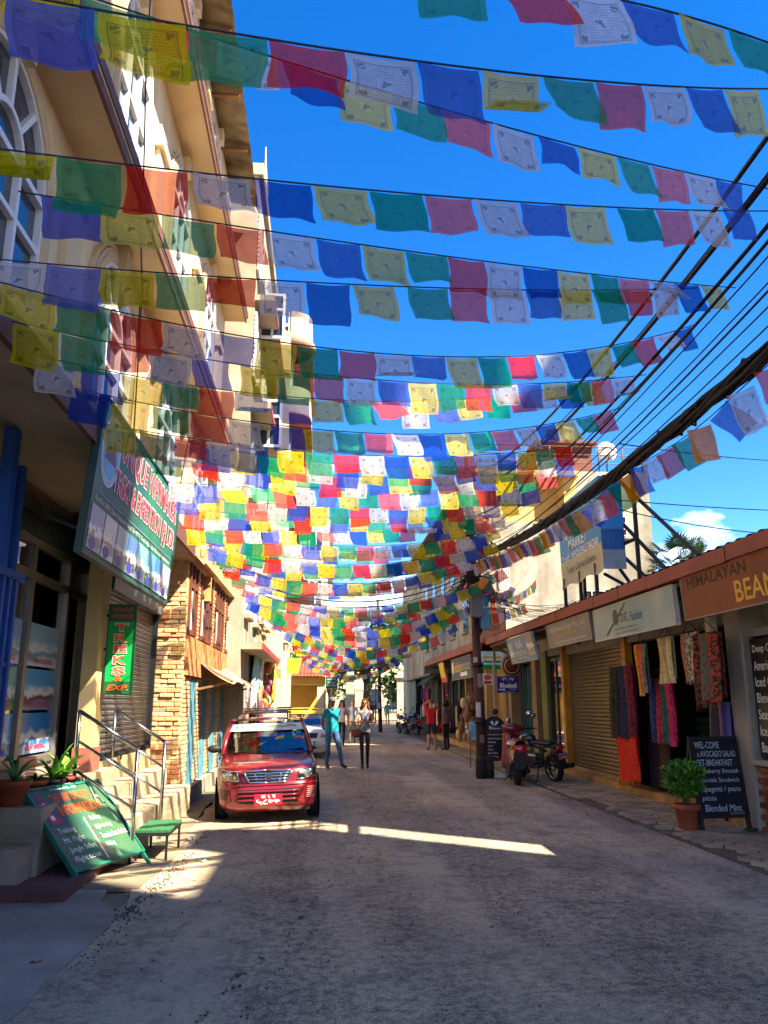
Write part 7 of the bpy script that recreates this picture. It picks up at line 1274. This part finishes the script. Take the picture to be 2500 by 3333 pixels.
# woman with sunglasses
wo, J = person('woman in sunglasses, grey top and black leggings walking with a brown shoulder bag', (1.10, 20.9, 0), R(-4), {'elbL': (-.235, -.03, 1.13), 'elbR': (.235, -.03, 1.13), 'wriL': (-.085, -.20, 1.14), 'wriR': (.085, -.20, 1.14), 'palmL': (-.035, -.235, 1.17), 'palmR': (.035, -.235, 1.17), 'kneeL': (-.07, -.05, .50), 'kneeR': (.075, .02, .50), 'ankL': (-.05, -.06, .09), 'ankR': (.07, .14, .10), 'toeL': (-.06, -.22, .035), 'toeR': (.08, -.01, .035)}, mat('grey_print_top', '8f8f9c', .85, .4, 26, c2='3a3a48', lo=.3, hi=.5), mat('black_leggings', '121216', .7), mat('sandal', '2a1a14', .7), skinm, brown, .36, .35, girth=.88, legscale=.9, scale=1.0)
m_ = rebase(wo); hm = J['hm']; b = MB(); [b.ball(hm+Vector((sx*.034, -.092, .008)), .028, (1.1, .35, .85), 12, 8) for sx in (-1, 1)]; b.tube([hm+Vector((-.085, 0, .015)), hm+Vector((-.05, -.09, .015)), hm+Vector((.05, -.09, .015)), hm+Vector((.085, 0, .015))], .006, 5); b.build('sunglasses', blackm, wo); b = MB(); b.tube([(.13, -.02, 1.43), (.10, -.115, 1.33), (-.03, -.135, 1.15), (-.15, -.12, .98), (-.2, -.05, .92)], .014, 6); b.build('bag_strap', mat('bag_leather', '7a3a22', .6, .2, 15), wo); restore(wo, m_)
bgx = thing('shoulder_bag', 'brown leather shoulder bag at the hip of the woman in sunglasses', 'bag', (.88, 20.85, .72)); b = MB(); b.ball((.88, 20.80, .86), .12, (1.05, .42, .9), 14, 10); b.build('pouch', mat('bag_leather', '7a3a22'), bgx); b = MB(); b.grid(lambda u, v: (.88+(2*u-1)*.11, 20.745-.012*math.sin(math.pi*u), .95-.12*v-.03*math.sin(math.pi*u)*v), 8, 4); b.build('flap', mat('bag_leather', '7a3a22'), bgx)
ph = thing('phone', 'phone held in both hands by the woman in sunglasses', 'phone', (1.10, 20.66, 1.17)); b = MB(); b.bbox(1.075, 20.645, 1.15, 1.145, 20.657, 1.28, .005); b.build('case', mat('phone_blue', '4a6a9a', .3), ph)
# two women further back
w2, J = person('woman in white top with pink backpack straps and black trousers', (.78, 31.4, 0), R(6), {'kneeR': (.08, -.06, .5), 'ankR': (.06, -.06, .09), 'toeR': (.06, -.22, .035)}, mat('white_top', 'd8d2d0', .85, .25, 20), blackp, dshoe, skinm, brown, .25, .35, girth=.9, legscale=.9); m_ = rebase(w2); cap(w2, J, mat('cap_olive', '4a4a38', .8)); b = MB(); [b.tube([(sx*.11, .05, 1.46), (sx*.115, -.10, 1.40), (sx*.12, -.10, 1.15)], .022, 6) for sx in (-1, 1)]; b.build('backpack_straps', mat('strap_pink', 'c0405a', .8), w2); b = MB(); b.bbox(-.15, .10, 1.05, .15, .27, 1.5, .05); b.build('backpack', mat('strap_pink', 'c0405a'), w2); restore(w2, m_)
w3, J = person('woman in blue-grey patterned top and khaki trousers beside the one in white', (1.26, 33.6, 0), R(-8), {'kneeL': (-.09, -.07, .5), 'ankL': (-.08, -.08, .09), 'toeL': (-.09, -.24, .035)}, mat('bluegrey_print', '8a94a8', .85, .35, 24), mat('khaki', '6a5c48', .85, .15, 8), dshoe, skinm, mat('hair_blond', 'a88a58', .6, .2, 30), .12, .45, girth=.92)
# shoppers on the right
rs_, J = person('person in bright red shirt and green shorts with hands raised to the head', (3.85, 28.8, 0), R(188), {'elbL': (-.27, -.10, 1.52), 'elbR': (.27, -.10, 1.52), 'wriL': (-.11, -.10, 1.62), 'wriR': (.11, -.10, 1.62), 'palmL': (-.06, -.06, 1.66), 'palmR': (.06, -.06, 1.66), 'kneeL': (-.12, 0, .5), 'ankL': (-.16, .03, .09), 'toeL': (-.19, -.12, .035)}, mat('red_shirt', 'd82a1c', .85, .1, 8), mat('green_shorts', '24403a', .85, .2, 8), dshoe, skinm, mat('hair_redbrown', '8a4426', .6, .2, 30), .07, .6, True, girth=1.1, legscale=1.1)
gp, J = person('person in grey top and black trousers looking into the far stall', (4.35, 28.6, 0), R(230), {}, mat('grey_top', '6a6670', .85, .2, 10), blackp, dshoe, skind, blk, .16, .8)
# by the gate
gm, J = person('man in teal striped polo and beige trousers near the iron gate', (4.75, 59.2, 0), R(10), {'kneeL': (-.1, -.08, .5), 'ankL': (-.11, -.09, .09), 'toeL': (-.12, -.25, .035)}, mat('teal_stripe', '1f9a98', .85, .4, 3, streak=9, c2='5ab8b8'), mat('beige_trousers', 'c0ae90', .85), dshoe, skind, blk, .06, .6, girth=1.15)
person('dark figure by the iron gate, the left one of two', (3.35, 60.4, 0), R(-20), {}, blackp, jeans, dshoe, skind, blk, .06, .9, group='figures by the gate'); person('dark figure by the iron gate, the right one of two', (3.75, 60.7, 0), R(30), {}, mat('maroon_top', '4a2028', .85), blackp, dshoe, skind, blk, .12, .8, group='figures by the gate')

# ================================================================ LITTER
t = thing('plastic_bag', 'crumpled white plastic bag lying at the foot of the pole', 'litter', (3.95, 18.0, 0)); b = MB(); b.ball((3.95, 18.0, .05), .10, (1.6, 1, .55), 18, 12)
b.v = [(x+.03*mnoise.noise(Vector((x*30, y*30, z*30))), y+.03*mnoise.noise(Vector((x*30, y*30, z*30+9))), max(.008, z+.03*mnoise.noise(Vector((x*40, y*40, z*40+5))))) for x, y, z in b.v]; b.build('film', mat('plastic_film', 'b8bcc0', .35, .1, 20), t)
for k, (x, y, c_, lab) in enumerate(((-1.78, 5.75, 'b8642a', 'dry orange leaf lying on the concrete apron'), (-1.2, 9.05, 'c9c2b4', 'scrap of paper on the road edge by the low stool'), (2.9, 9.3, 'a89a80', 'pale scrap of paper lying on the road at the right'), (-.2, 7.3, '7a6a4a', 'small dry leaf lying in the middle of the road'), (3.9, 12.2, 'b0a890', 'crushed paper cup by the paving edge'))):
    b = MB(); b.grid(lambda u, v: (x+(u-.5)*.07, y+(v-.5)*.05, .018+.014*math.sin(u*5+k)*math.cos(v*4)), 4, 3); tag(b.build('litter_scrap', mat('scrap_'+c_, c_, .8, .2, 30)), lab, 'litter')
